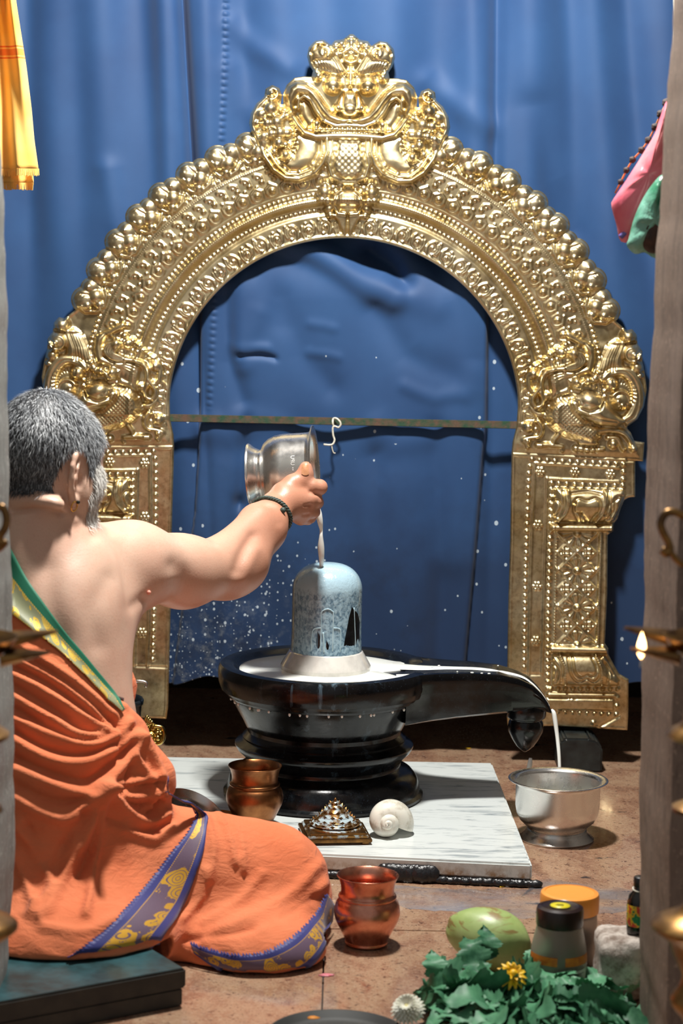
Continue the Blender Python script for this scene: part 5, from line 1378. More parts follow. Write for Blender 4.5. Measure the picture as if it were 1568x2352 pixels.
ridges = [([(35, 1478), (120, 1530), (200, 1590), (258, 1645)], 10, 11), ([(35, 1512), (110, 1550), (180, 1600), (245, 1665)], 10, 11), ([(30, 1550), (110, 1592), (200, 1652), (258, 1690)], 11, 12),
          ([(30, 1600), (100, 1642), (180, 1690), (255, 1684)], 11, 12), ([(30, 1650), (120, 1692), (200, 1712), (262, 1694), (296, 1660)], 11, 12), ([(30, 1700), (110, 1745), (190, 1752), (262, 1722), (310, 1690)], 12, 13),
          ([(35, 1768), (120, 1802), (200, 1828), (235, 1812)], 11, 14), ([(35, 1832), (100, 1868), (150, 1880), (200, 1845), (235, 1808)], 12, 14),
          ([(235, 1806), (275, 1765), (310, 1720), (325, 1690)], 11, 10), ([(235, 1808), (300, 1800), (365, 1782)], 10, 9), ([(250, 1830), (310, 1832), (370, 1815)], 10, 9), ([(240, 1815), (290, 1862), (340, 1890), (380, 1870)], 11, 11),
          ([(235, 1815), (205, 1900), (160, 1985), (120, 2080), (90, 2110)], 12, 12), ([(238, 1820), (222, 1940), (206, 2060), (196, 2100)], 11, 10), ([(330, 1700), (366, 1770), (372, 1830)], 10, 9), ([(310, 1740), (350, 1800), (345, 1850)], 10, 8),
          ([(35, 1890), (80, 1945), (118, 2040), (70, 2100)], 12, 12), ([(35, 1960), (60, 2030), (75, 2080)], 10, 10), ([(290, 1900), (350, 1930), (390, 1900)], 10, 12), ([(180, 1880), (160, 1940), (120, 1985)], 8, 10),
          ([(480, 1852), (530, 1885), (552, 1935), (560, 2000)], 7, 7), ([(498, 1868), (525, 1920), (540, 1985)], 7, 7), ([(475, 1880), (490, 1950), (480, 2020)], 6, 9), ([(470, 2155), (560, 2115), (660, 2060), (735, 1985)], 7, 14),
          ([(470, 2120), (550, 2070), (600, 2010)], 6, 12), ([(420, 2110), (460, 2060), (470, 2000)], 7, 10), ([(600, 2130), (690, 2080), (745, 2030)], 6, 12),
          ([(250, 1570), (290, 1595)], 6, 6), ([(245, 1600), (290, 1622)], 6, 6), ([(100, 2130), (200, 2140), (260, 2110)], 6, 12)]
grooves = [([(35, 1496), (115, 1541), (190, 1596), (250, 1655)], 9, 7), ([(32, 1530), (110, 1570), (190, 1626), (250, 1676)], 9, 7), ([(30, 1575), (105, 1618), (190, 1672), (252, 1687)], 9, 7), ([(30, 1626), (110, 1668), (190, 1702), (258, 1689)], 9, 7),
           ([(30, 1676), (115, 1720), (195, 1732), (262, 1708)], 10, 7), ([(30, 1735), (120, 1775), (200, 1790), (260, 1750), (300, 1710)], 11, 9), ([(35, 1800), (120, 1840), (190, 1835)], 11, 9), ([(265, 1810), (340, 1800), (372, 1796)], 8, 4), ([(262, 1825), (320, 1848), (375, 1842)], 9, 4),
           ([(228, 1860), (215, 1940), (180, 2010)], 11, 8), ([(60, 1900), (110, 1990), (150, 1940), (190, 1870)], 10, 10), ([(255, 1650), (268, 1680), (270, 1720)], 10, 6), ([(300, 1760), (285, 1810)], 8, 5), ([(340, 1870), (362, 1850), (378, 1810)], 9, 5),
           ([(430, 2160), (540, 2140), (640, 2110), (720, 2060)], 7, 10), ([(510, 1862), (545, 1905), (552, 1960)], 6, 4), ([(250, 1880), (330, 1910), (390, 1890)], 8, 8)]
disp = np.zeros(len(V))
for P, a_, w_ in ridges:
    d, _, _ = seg_d(px[:, 0], px[:, 1], curve(P, 4)); disp += a_ * np.exp(-(d / w_) ** 2)
for P, a_, w_ in grooves:
    d, _, _ = seg_d(px[:, 0], px[:, 1], curve(P, 4)); disp -= a_ * np.exp(-(d / w_) ** 2)
V = V + N * (disp * fc_ * .00105)[:, None]
fine = .0012 * np.sin(V[:, 0] * 90 + V[:, 2] * 60) * np.sin(V[:, 2] * 110 - V[:, 1] * 50); V = V + N * fine[:, None]
V = laplace(V, F, 1, .4)
wrapV, wrapF = V, F
print('wrap', len(V))
t = NT('orange_cotton'); v = t.map()
c = t.mix(t.rampv(t.noise(v, 7, 4), .35, .65), srgb(216, 118, 78), srgb(222, 130, 90))
t.set(base=c, rough=.85, sheen=.08, spec=.15, sss=.05); t.b.inputs['Subsurface Radius'].default_value = (.006, .003, .002)
t.bump(t.math('ADD', t.math('MULTIPLY', t.noise(v, 700, 2), .25), t.math('MULTIPLY', t.noise(t.map((1, 1, 2.4), rot=(.3, .7, 0)), 26, 5, .6, .8), 2.2)), .42, .005)
M_ORANGE = t.m
wrap_o = mesh_obj('orange_wrap', wrapV, wrapF, M_ORANGE, man); wrap_o['label'] = 'orange cotton wrap gathered at the waist'
def tri(V, F): return BVHTree.FromPolygons([tuple(v) for v in V], [tuple(f) for f in F.tolist()])
bv_b, bv_w = tri(bodyV, bodyF), tri(wrapV, wrapF)
def hit(x, y, trees, guess):
    d = ray(x, y); d = d / np.linalg.norm(d); best = None
    for tr_ in trees:
        r = tr_.ray_cast(Vector(CAM), Vector(d))
        if r[0] is not None and (best is None or r[3] < best[1]): best = (r[0], r[3], r[1])
    if best is None:
        p = at(x, y, guess); best = min(((r[0], r[3], r[1]) for r in (tr_.find_nearest(Vector(p)) for tr_ in trees)), key=lambda q: q[1])
    return np.array(best[0]), np.array(best[2])
def strip(inner, outer, nu, nv, trees, guess, off, name, mat, parent, teeth=0, smooth_it=6, back=None):
    A, Bq = resample(curve(inner, 6), nu), resample(curve(outer, 6), nu)
    P = np.zeros((nu, nv, 3)); Nn = np.zeros((nu, nv, 3))
    for i in range(nu):
        for j in range(nv):
            q = A[i] + (Bq[i] - A[i]) * (j / (nv - 1)); P[i, j], Nn[i, j] = hit(q[0], q[1], trees, guess)
    for _ in range(smooth_it):
        Q = P.copy(); Q[1:-1] = .5 * P[1:-1] + .25 * (P[:-2] + P[2:]); Q[:, 1:-1] = .5 * Q[:, 1:-1] + .25 * (Q[:, :-2] + Q[:, 2:]); P = Q
    vw = CAM - P; vw /= np.linalg.norm(vw, axis=-1, keepdims=True)
    dd = Nn + vw; dd /= np.linalg.norm(dd, axis=-1, keepdims=True)
    P = P + dd * off
    L = np.r_[0, np.cumsum(np.linalg.norm(np.diff(P[:, nv // 2], axis=0), axis=1))]; wd = np.linalg.norm(P[:, 0] - P[:, -1], axis=1).mean()
    V = P.reshape(-1, 3); idx = np.arange(nu * nv).reshape(nu, nv)
    F = [tuple(q) for q in np.stack([idx[:-1, :-1], idx[1:, :-1], idx[1:, 1:], idx[:-1, 1:]], -1).reshape(-1, 4)]
    UV = np.stack([np.repeat(L[:, None] / wd, nv, 1), np.repeat(np.linspace(0, 1, nv)[None], nu, 0)], -1).reshape(-1, 2)
    V = list(V); UV = list(UV)
    if teeth:
        for i in np.linspace(2, nu - 3, teeth).astype(int):
            ed = P[i, 0] - P[i, 1]; ed /= np.linalg.norm(ed)
            V.append(P[i, 0] + ed * .0055 + dd[i, 0] * .001); UV.append((L[i] / wd, 0.0)); a_, b_ = max(0, i - 1), min(nu - 1, i + 1)
            F.append((idx[a_, 0], len(V) - 1, idx[b_, 0]))
    o = mesh_obj(name, V, F, mat, parent)
    uvl = o.data.uv_layers.new(name='UVMap'); UV = np.array(UV)
    li = np.zeros(len(o.data.loops), np.int32); o.data.loops.foreach_get('vertex_index', li); uvl.data.foreach_set('uv', UV[li].astype(np.float32).ravel())
    md = o.modifiers.new('thick', 'SOLIDIFY'); md.thickness = .0016; md.offset = 0
    return o
def border_mat(name, edge, ground, gold, rough, lo, hi, sash=False):
    t = NT(name); uv = t.coord('UV'); q = t.sep(uv); vv_ = q[1]
    mp = t.n('ShaderNodeMapping'); t.l(uv, mp.inputs[0]); mp.inputs['Scale'].default_value = (1, .85, 1)
    wob = t.n('ShaderNodeTexVoronoi', feature='SMOOTH_F1'); t.l(mp.outputs[0], wob.inputs['Vector']); wob.inputs['Scale'].default_value = 2.1 if not sash else 2.6; wob.inputs['Smoothness'].default_value = .25; wob.inputs['Randomness'].default_value = .8
    fine_ = t.noise(mp.outputs[0], 9, 3, .6)
    m = t.math('LESS_THAN', t.math('ADD', wob.outputs['Distance'], t.math('MULTIPLY', t.math('SUBTRACT', fine_, .5), .42)), .47)
    cut = t.math('GREATER_THAN', t.math('SINE', t.math('MULTIPLY', wob.outputs['Distance'], 48)), -.8)
    m = t.math('MULTIPLY', m, cut)
    sm = t.n('ShaderNodeTexVoronoi', feature='F1'); t.l(mp.outputs[0], sm.inputs['Vector']); sm.inputs['Scale'].default_value = 6
    m = t.math('MAXIMUM', m, t.math('MULTIPLY', t.math('LESS_THAN', sm.outputs['Distance'], .26), t.math('LESS_THAN', t.sep(sm.outputs['Color'])[0], .25)))
    inz = t.math('MULTIPLY', t.math('GREATER_THAN', vv_, lo + .02), t.math('LESS_THAN', vv_, hi - .02))
    m = t.math('MULTIPLY', m, inz)
    zone = t.math('MULTIPLY', t.math('GREATER_THAN', vv_, lo), t.math('LESS_THAN', vv_, hi))
    stripes = t.rampv(t.math('SINE', t.math('MULTIPLY', q[0], 130.0)), -.4, .4)
    g2 = t.mix(stripes, ground, tuple(x * .7 for x in ground)) if sash else t.mix(t.rampv(t.noise(uv, 40, 2), .3, .7), ground, tuple(x * 1.3 for x in ground))
    c = t.mix(zone, edge, g2); c = t.mix(m, c, gold)
    for e_ in (lo + .012, hi - .012):
        ln = t.math('LESS_THAN', t.math('ABSOLUTE', t.math('SUBTRACT', vv_, e_)), .012 if not sash else .022)
        dash = t.math('GREATER_THAN', t.math('SINE', t.math('MULTIPLY', q[0], 150 if not sash else 90)), -.3)
        c = t.mix(t.math('MULTIPLY', ln, dash), c, gold)
    t.set(base=c, rough=rough, sheen=.2, metal=t.math('MULTIPLY', m, .35)); t.bump(t.noise(t.map(), 900, 2), .2, .001)
    return t.m
M_BORDER = border_mat('purple_gold_border', srgb(42, 46, 116), srgb(88, 68, 88), srgb(208, 158, 40), .55, .22, .80)
M_SASH = border_mat('green_gold_border', srgb(10, 112, 82), srgb(146, 150, 112), srgb(222, 182, 54), .5, .40, 1.02, True)
o = strip([(428, 1816), (452, 1838), (452, 1875), (432, 1915), (398, 1955), (352, 2015), (305, 2075), (250, 2130), (190, 2180), (140, 2208)],
          [(446, 1808), (474, 1850), (476, 1900), (466, 1955), (448, 2010), (428, 2060), (405, 2105), (372, 2150), (338, 2200), (296, 2240)], 130, 12, [bv_w], 3.5, .0065, 'patterned_border', M_BORDER, wrap_o, 60)
o['label'] = 'purple and gold woven border across the hip'
o = strip([(436, 2168), (490, 2186), (545, 2196), (600, 2192), (650, 2172), (695, 2138), (728, 2096), (746, 2052)],
          [(448, 2190), (500, 2222), (560, 2240), (625, 2244), (680, 2234), (725, 2204), (752, 2150), (762, 2078)], 110, 12, [bv_w], 3.47, .0065, 'patterned_border', M_BORDER, wrap_o, 46, 2)
o['label'] = 'purple and gold woven border round the knee'
o = strip([(0, 1216), (30, 1268), (60, 1325), (95, 1378), (140, 1438), (185, 1495), (225, 1545), (262, 1592), (284, 1630)],
          [(-20, 1385), (30, 1412), (72, 1445), (110, 1476), (150, 1510), (192, 1550), (228, 1588), (258, 1618), (278, 1636)], 90, 10, [bv_b, bv_w], 3.6, .0055, 'sash', M_SASH, man)
o['label'] = 'green and gold sash across the back'
# dark stitched hem of the tucked end
M_HEM = plain('dark_stitch', srgb(62, 34, 30), rough=.8)
parts = []
for f_ in np.linspace(0, 1, 12):
    a_ = at(262 + 30 * f_, 1588 + 14 * f_, 3.64); b_ = at(258 + 30 * f_, 1599 + 14 * f_, 3.64)
    p0, n0 = hit(262 + 30 * f_, 1586 + 14 * f_, [bv_w], 3.66); p1, n1 = hit(259 + 30 * f_, 1600 + 14 * f_, [bv_w], 3.66)
    parts.append(tube([p0 + n0 * .002, p1 + n1 * .002], .0013, 5))
V, F = merge(parts); o = mesh_obj('hem_stitches', V, F, M_HEM, wrap_o); o['kind'] = 'stuff'

# ------------------------------------------------------------------ hair and beard
def hair_mat(name, pal, rough):
    t = NT(name); at_ = t.n('ShaderNodeAttribute', attribute_name='tone'); t.set(base=t.ramp(at_.outputs['Fac'], pal), rough=rough, spec=.4); return t.m
M_HAIR = hair_mat('grey_hair', [(0, srgb(34, 34, 36)), (.35, srgb(70, 72, 76)), (.65, srgb(132, 136, 140)), (1, srgb(206, 210, 212))], .45)
M_BEARD = hair_mat('white_hair', [(0, srgb(180, 178, 174)), (1, srgb(240, 238, 232))], .5)
def head_hit(d):
    r = bv_b.ray_cast(Vector(HC + (HF * .02 - HU * .02)), Vector(d), .16); return r
def scalp(d):
    f, u, r_ = d @ HF, d @ HU, d @ HR
    return u > np.interp(f, [-1, -.45, -.15, .12, .30, .55, .85], [-.66, -.62, -.40, -.12, .18, .45, .62])
def beardz(d):
    f, u = d @ HF, d @ HU
    side = (.16 < f < .52) and u > -.60 and u < np.interp(f, [.16, .45], [.05, .0])
    low = f > .10 and u < np.interp(f, [.1, .35, .6, .8, 1], [-.55, -.45, -.50, -.62, -.72])
    return side or low
def keep(hr_):
    q = np.array(hr_[0]) - HC; r_, f_, u_ = q @ HR, q @ HF, q @ HU
    if abs(r_) > .055 and ((f_ + .014) / .034) ** 2 + ((u_ + .052) / .053) ** 2 < 1: return False
    if abs(r_) > .055 and -.046 < f_ < .0 and u_ < -.05: return False
    if f_ < .03 and u_ < -.088: return False
    return hr_[3] < .150
def hair(name, region, mat, count, ln, tone_fn, cap, flow, seed):
    r_ = np.random.default_rng(seed); V = []; F = []; T = []
    if cap is not None:
        bm = bmesh.new(); bmesh.ops.create_icosphere(bm, subdivisions=5, radius=1)
        ok = {}
        for v_ in bm.verts:
            d = np.array(v_.co); 
            if region(d):
                hr_ = head_hit(d)
                if hr_[0] is not None and keep(hr_): ok[v_.index] = len(V); V.append(np.array(hr_[0]) + d * .0025); T.append(cap)
        for f_ in bm.faces:
            if all(v_.index in ok for v_ in f_.verts): F.append(tuple(ok[v_.index] for v_ in f_.verts))
        bm.free()
    n = 0
    while n < count:
        d = r_.normal(size=3); d /= np.linalg.norm(d); 
        if not region(d + r_.normal(0, .03, 3)): continue
        hr_ = head_hit(d); n += 1
        if hr_[0] is None or not keep(hr_): continue
        p = np.array(hr_[0]); nn = np.array(hr_[1]); nn = nn if nn @ d > 0 else -nn
        g = flow(d) + r_.normal(0, .28, 3); g -= nn * (g @ nn); g /= np.linalg.norm(g) + 1e-9
        L = ln * r_.uniform(.7, 1.3); lift = r_.uniform(.25, .6)
        p1 = p + (nn * lift + g * .7) * L * .5; p2 = p1 + (nn * lift * .15 + g) * L * .5
        s_ = np.cross(g, nn); w_ = .00055; tone = tone_fn(d, r_)
        b0 = len(V); V += [p - s_ * w_, p + s_ * w_, p1 - s_ * w_ * .9 + nn * 0, p1 + s_ * w_ * .9, p2]; T += [tone] * 5
        F += [(b0, b0 + 1, b0 + 3, b0 + 2), (b0 + 2, b0 + 3, b0 + 4)]
    o = mesh_obj(name, V, F, mat, man); at_ = o.data.attributes.new('tone', 'FLOAT', 'POINT'); at_.data.foreach_set('value', np.array(T, np.float32)); o['kind'] = 'stuff'
    return o
def flow_h(d):
    w = HU * .93 - HF * .37                        # crown whorl
    g = d - w; return g / (np.linalg.norm(g) + .1) + np.array([0, 0, -.35])
def tone_h(d, r_):
    f, u = d @ HF, d @ HU
    b_ = .56 + .16 * u + .18 * max(0, f) - .22 * max(0, -u) ; return float(np.clip(r_.normal(b_, .22), 0, 1))
hair('hair', scalp, M_HAIR, 17000, .017, tone_h, .16, flow_h, 3)
hair('beard', beardz, M_BEARD, 7000, .019, lambda d, r_: float(np.clip(r_.normal(.6, .25), 0, 1)), .5, lambda d: HF * .35 - HU, 4)
# eyebrow of the visible side is hidden; ear stud, bracelet, thumb nail, skin tag
M_GOLD = plain('gold', srgb(230, 180, 84), rough=.2, metal=1)
lobe = hp(.079, -.012, -.092)
rr, _, _, _ = bv_b.find_nearest(Vector(lobe)); lobe = np.array(rr)
a_ = np.linspace(0, 2 * np.pi, 22)
V, F = tube([lobe + HR * .003 * math.cos(q) + (HR * .2 + HF * .98) * .0 + HR * .006 * math.sin(q) * 0 + np.array([0, 0, 1]) * .0085 * math.cos(q) + HF * .0075 * math.sin(q) - np.array([0, 0, .004]) for q in a_], .0011, 6, False)
er = mesh_obj('earring', V, F, M_GOLD, man); er['label'] = 'gold ring earring with dark stone'
V, F = uvsphere(lobe + HR * .005 + HF * .004 + np.array([0, 0, .004]), .0034, 12, 8); mesh_obj('earring_stone', V, F, plain('dark_gem', srgb(30, 34, 30), rough=.1), er)
M_CORD = plain('black_green_cord', srgb(34, 44, 40), srgb(70, 84, 76), 300, rough=.6)
fd = at(640, 1160, 4.27) - at(602, 1212, 4.20); fd /= np.linalg.norm(fd)
wc = at(618, 1181, 4.243); s1_ = np.cross(fd, [0, 0, 1.0]); s1_ /= np.linalg.norm(s1_); s2_ = np.cross(fd, s1_)
fd2 = fd
parts = []
ring = []
for q in np.linspace(0, 2 * np.pi, 140):
    dv = math.cos(q) * s1_ + math.sin(q) * s2_
    r0 = bv_b.ray_cast(Vector(wc + dv * .09), Vector(-dv)); rad = np.linalg.norm(np.array(r0[0]) - wc) if r0[0] is not None else .037
    ring.append(min(rad, .05))
ring = np.array(ring); ring = (ring + np.roll(ring, 4) + np.roll(ring, -4)) / 3
for k in range(3):
    P = []
    for q, rad in zip(np.linspace(0, 2 * np.pi, 140), ring):
        dv = math.cos(q) * s1_ + math.sin(q) * s2_; tw = q * 16 + k * 2.094
        P.append(wc + dv * (rad + .0030 + .0024 * math.cos(tw)) + fd2 * (.0024 * math.sin(tw)))
    parts.append(tube(P, .0027, 6, False))
kn = wc + (math.cos(2.2) * 0 + 1) * 0
V, F = merge(parts); br = mesh_obj('bracelet', V, F, M_CORD, man); br['label'] = 'dark braided cord bracelet on the wrist'
p0, n0 = hit(647, 1174, [bv_b], 4.22)
V, F = uvsphere(p0 + n0 * .003, (.006, .006, .006), 10, 8); mesh_obj('bead', V, F, M_CORD, br)
# thumb nail
M_NAIL = plain('nail', srgb(196, 142, 104), srgb(170, 118, 84), 90, rough=.25)
V = []; nu_, nv_ = 9, 9
for i in range(nu_):
    for j in range(nv_):
        s_, t_ = i / (nu_ - 1) * 2 - 1, j / (nv_ - 1)
        x = 700.5 + s_ * 8.0 * (1 - .10 * t_ ** 3); y = 1089 - 20 * t_ - 2.5 * (1 - s_ * s_) * (1 if t_ > .8 else 0) + (1 - s_ * s_) * 3 * (t_ < .1)
        p_, n_ = hit(x, y, [bv_b], 4.29); V.append(p_ + n_ * .0012)
V = np.array(V); idx = np.arange(81).reshape(9, 9)
F = [tuple(q) for q in np.stack([idx[:-1, :-1], idx[1:, :-1], idx[1:, 1:], idx[:-1, 1:]], -1).reshape(-1, 4)]
mesh_obj('thumbnail', V, F, M_NAIL, man)
p0, n0 = hit(340, 1360, [bv_b], 3.8); V, F = uvsphere(p0 + n0 * .002, .004, 10, 8); mesh_obj('skin_tag', V, F, plain('pink_skin', srgb(226, 150, 130), rough=.4), man)

# ------------------------------------------------------------------ low wooden seat board
t = NT('dark_green_board'); v = t.map((1, 1, 1)); 
t.set(base=t.mix(t.rampv(t.noise(v, 12, 5, .6), .4, .6), srgb(44, 84, 90), srgb(26, 52, 54)), rough=.35); t.bump(t.noise(v, 60), .3, .002); M_BOARD = t.m
M_BOARD2 = plain('worn_dark_wood', srgb(44, 40, 32), srgb(26, 24, 20), 30, rough=.5, bump=.4)
seat = empty('seat_board', (*(cR + bdir * BL / 2 + bn * BW / 2)[:2], 0), 'low dark green wooden seat board under the seated person', 'seat')
def bpoly(i): return [(cR + bdir * a + bn * b_)[:2] for a, b_ in ((i, i), (BL - i, i), (BL - i, BW - i), (i, BW - i))]
bm_obj('top_board', prism(bpoly(0), .030, BH - .001, bev=.003), M_BOARD2, seat, smooth=False)
bm_obj('painted_top', prism(bpoly(.004), BH - .002, BH, bev=.0004), M_BOARD, seat, smooth=False)
bm_obj('plinth_board', prism(bpoly(.004), .001, .029, bev=.002), M_BOARD2, seat, smooth=False)
# ================================================================== things at the front: jars, coconut, leaves, flowers
def clear_mat(name, tint, rough=.08, alpha=1.0):
    t = NT(name); t.set(base=tint, rough=rough, trans=.85, ior=1.3); return t.m
M_HONEYJAR = clear_mat('cloudy_plastic', srgb(214, 206, 196), .35)
M_HONEY = plain('dark_syrup', srgb(44, 18, 14), srgb(58, 26, 18), 20, rough=.15)
M_LIDB = plain('dark_brown_plastic', srgb(36, 22, 20), rough=.3)
M_LIDO = plain('orange_plastic', srgb(232, 150, 62), rough=.35)
M_YELLOW = plain('yellow_print', srgb(222, 206, 40), rough=.4); M_OLIVE = plain('olive_print', srgb(110, 112, 40), rough=.4)
M_PAPER = plain('white_paper', srgb(214, 212, 204), srgb(190, 188, 180), 60, rough=.7)
M_BAND = plain('orange_label', srgb(214, 128, 34), srgb(190, 96, 28), 120, rough=.5)
jc = onz(1279, 2290, 0.0)
jar = empty('jar', jc, 'jar with dark brown lid and yellow emblem behind the leaves', 'jar')
V, F = lathe([(.0005, .001), (.040, .001), (.0445, .004), (.0452, .010), (.0452, .062), (.0448, .070), (.0430, .085), (.0395, .103), (.0365, .116), (.0355, .122), (.0340, .122), (.0345, .116), (.0375, .103), (.041, .085), (.0428, .070), (.0432, .010), (.0005, .006)], 56, None, jc); mesh_obj('body', V, F, M_HONEYJAR, jar)
V, F = lathe([(.0005, .006), (.0425, .0062), (.0428, .012), (.0428, .052), (.0005, .0525)], 48, None, jc); mesh_obj('contents', V, F, M_HONEY, jar)
V, F = lathe([(.0357, .119), (.0372, .120), (.0376, .124), (.0376, .143), (.0362, .148), (.030, .1505), (.0285, .1495), (.0005, .1497)], 56, None, jc); autosmooth(mesh_obj('lid', V, F, M_LIDB, jar), 45)
lid = jar.children[-1]
V, F = lathe([(.0155, .1500), (.0165, .1507), (.0165, .1500)], 32, None, jc); mesh_obj('emblem_ring', V, F, M_OLIVE, lid)
V, F = lathe([(.0005, .1508), (.0155, .1507), (.0156, .1500)], 32, None, jc); em = mesh_obj('emblem', V, F, M_YELLOW, lid)
for k in range(3):
    bm = box((jc[0] + (-.001 if k == 1 else 0), jc[1] - .004 + .004 * k, .1510), (.010 if k != 1 else .014, .0012, .0006)); bm_obj('emblem_bar', bm, M_OLIVE, lid, smooth=False)
def jar_patch(a0, a1, z0, z1, rr, name, mat, par):
    n = 24; A = np.linspace(a0, a1, n); V = []
    for z in np.linspace(z0, z1, 6):
        V += [(jc[0] + rr(z) * math.cos(a), jc[1] + rr(z) * math.sin(a), z) for a in A]
    F = [(i * n + j, i * n + j + 1, (i + 1) * n + j + 1, (i + 1) * n + j) for i in range(5) for j in range(n - 1)]
    return mesh_obj(name, V, F, mat, par)
jr = lambda z: float(np.interp(z, [.01, .062, .070, .085], [.0452, .0452, .0448, .0430])) + .0004
jar_patch(math.radians(-175), math.radians(-98), .064, .078, jr, 'orange_band', M_BAND, jar); jar_patch(math.radians(-82), math.radians(-8), .064, .078, jr, 'orange_band', M_BAND, jar)
jar_patch(math.radians(-84), math.radians(-25), .022, .056, jr, 'paper_label', M_PAPER, jar)
pl_ = jar.children[-1]; M_INK = plain('grey_ink', srgb(120, 116, 112), rough=.7)
for k in range(7): jar_patch(math.radians(-80), math.radians(-34 - 8 * (k % 3)), .050 - .0038 * k, .0512 - .0038 * k, lambda z: jr(z) + .0003, 'print_line', M_INK, pl_)
jc2 = onz(1302, 2232, 0.0)
jar2 = empty('jar', jc2, 'jar with orange lid standing behind the brown-lidded jar', 'jar')
V, F = lathe([(.0005, .001), (.042, .001), (.0465, .005), (.0468, .060), (.0460, .095), (.0455, .108), (.044, .110), (.044, .095), (.0448, .06), (.044, .006), (.0005, .004)], 48, None, jc2); mesh_obj('body', V, F, M_HONEYJAR, jar2)
V, F = lathe([(.0005, .004), (.0438, .0042), (.0440, .012), (.0442, .064), (.0005, .0645)], 40, None, jc2); mesh_obj('contents', V, F, plain('red_syrup', srgb(92, 18, 20), rough=.15), jar2)
V, F = lathe([(.0460, .103), (.0480, .104), (.0485, .108), (.0485, .130), (.047, .1345), (.041, .136), (.0405, .1350), (.0005, .1345)], 56, None, jc2); autosmooth(mesh_obj('lid', V, F, M_LIDO, jar2), 45)

# rough white block, incense stick, small bottle
t = NT('powdery_stone'); v = t.map(); xyz = t.sep(t.coord())
t.set(base=t.mix(t.rampv(t.noise(v, 30, 6, .7), .42, .62), srgb(196, 186, 176), srgb(120, 104, 92)), rough=.9); t.bump(t.noise(v, 50, 6, .7), .8, .006); M_WSTONE = t.m
sb = onz(1428, 2290, 0.0)
bm = bmesh.new(); bmesh.ops.create_cube(bm, size=1); bmesh.ops.subdivide_edges(bm, edges=bm.edges[:], cuts=7, use_grid_fill=True)
for v_ in bm.verts:
    c_ = v_.co; k_ = .5 / max(.3, (abs(c_.x) ** 6 + abs(c_.y) ** 6 + abs(c_.z) ** 6) ** (1 / 6)); c_ *= k_
    n_ = .06 * (math.sin(c_.x * 9 + 1) * math.sin(c_.y * 11) + math.sin(c_.z * 13 + c_.x * 5) * .6)
    v_.co = Vector((sb[0] + c_.x * .082 * (1 + n_), sb[1] + .02 + c_.y * .11 * (1 + n_), .050 + c_.z * .098 * (1 + n_ * .8)))
mnz = min(v_.co.z for v_ in bm.verts)
for v_ in bm.verts: v_.co.z += .0008 - mnz
o = bm_obj('stone_block', bm, M_WSTONE); tag(o, 'rough whitish stone block beside the right door jamb', 'block')
ztop = max(v_.co.z for v_ in o.data.vertices)
V, F = tube(curve([at(1352, 2136, 3.53), at(1400, 2150, 3.49), at(1462, 2170, 3.44)], 5), .0016, 8)
stk = mesh_obj('incense_stick', V, F, plain('red_paint', srgb(168, 50, 44), srgb(70, 24, 24), 40, rough=.5)); tag(stk, 'thin red incense stick lying over the whitish stone', 'stick')
bq_ = at(1464, 2163, sb[1] + .012); bz = ztop - .004
bt = empty('bottle', (bq_[0], bq_[1], bz), 'small dark bottle with colourful label on the whitish stone', 'bottle')
V, F = lathe([(.0005, .001), (.016, .001), (.0185, .004), (.0190, .010), (.0190, .054), (.0165, .064), (.0095, .072), (.0085, .076), (.0085, .086), (.0005, .0862)], 32, None, (bq_[0], bq_[1], bz)); mesh_obj('body', V, F, plain('dark_glass', srgb(24, 22, 18), rough=.1), bt)
V, F = lathe([(.0098, .078), (.0102, .079), (.0102, .093), (.0088, .0945), (.0005, .0945)], 28, None, (bq_[0], bq_[1], bz)); mesh_obj('cap', V, F, plain('black_cap', srgb(20, 20, 20), rough=.4), bt)
V, F = tube([(bq_[0] + .0108 * math.cos(a), bq_[1] + .0108 * math.sin(a), bz + .074 + .002 * math.sin(a)) for a in np.linspace(0, 6.28, 24)], .0012, 6, False); mesh_obj('thread', V, F, M_STRING, bt)
t = NT('bottle_label'); v = t.map((1, 1, 1)); q_ = t.sep(t.coord())
c = t.ramp(t.noise(v, 75, 2), [(.36, srgb(30, 130, 74)), (.46, srgb(30, 130, 74)), (.48, srgb(226, 180, 40)), (.56, srgb(226, 180, 40)), (.58, srgb(206, 62, 34))], 'CONSTANT'); t.set(base=c, rough=.45)
V, F = lathe([(.0191, .016), (.0193, .017), (.0193, .049), (.0191, .050)], 32, None, (bq_[0], bq_[1], bz)); mesh_obj('label_wrap', V, F, t.m, bt)

# green coconut
t = NT('coconut_husk'); v = t.map((1, 1, 1)); vs_ = t.map((.35, .35, 1.6), rot=(0, .7, .5))
crack = t.rampv(t.noise(vs_, 26, 4, .6, 1.0), .58, .63)
low_ = t.rampv(t.sep(t.coord())[2], .075, .03)
c = t.mix(t.rampv(t.noise(v, 18, 3), .35, .65), srgb(172, 190, 126), srgb(146, 168, 98)); c = t.mix(t.math('MULTIPLY', crack, .8), c, srgb(132, 96, 54)); t.set(base=c, rough=.4); t.bump(t.noise(v, 40), .2, .003); M_COCO = t.m
kc = onz(1122, 2236, 0.0)
Vs, Fs = uvsphere((0, 0, 0), (.072, .052, .050), 32, 20)
for p_ in Vs:
    p_[0] *= 1 + .05 * math.cos(3 * math.atan2(p_[2], p_[1])); p_[2] *= 1 + .12 * (p_[0] / .07); p_[1] *= 1 + .04 * math.sin(p_[0] * 60)
Vs = Vs @ np.array(Matrix.Rotation(.22, 3, 'Y')).T @ np.array(Matrix.Rotation(-.35, 3, 'Z')).T
Vs += [kc[0], kc[1] + .02, 0]; Vs[:, 2] -= Vs[:, 2].min() - .001
tag(mesh_obj('coconut', Vs, Fs, M_COCO), 'green coconut with brown cracks lying behind the leaves', 'coconut')

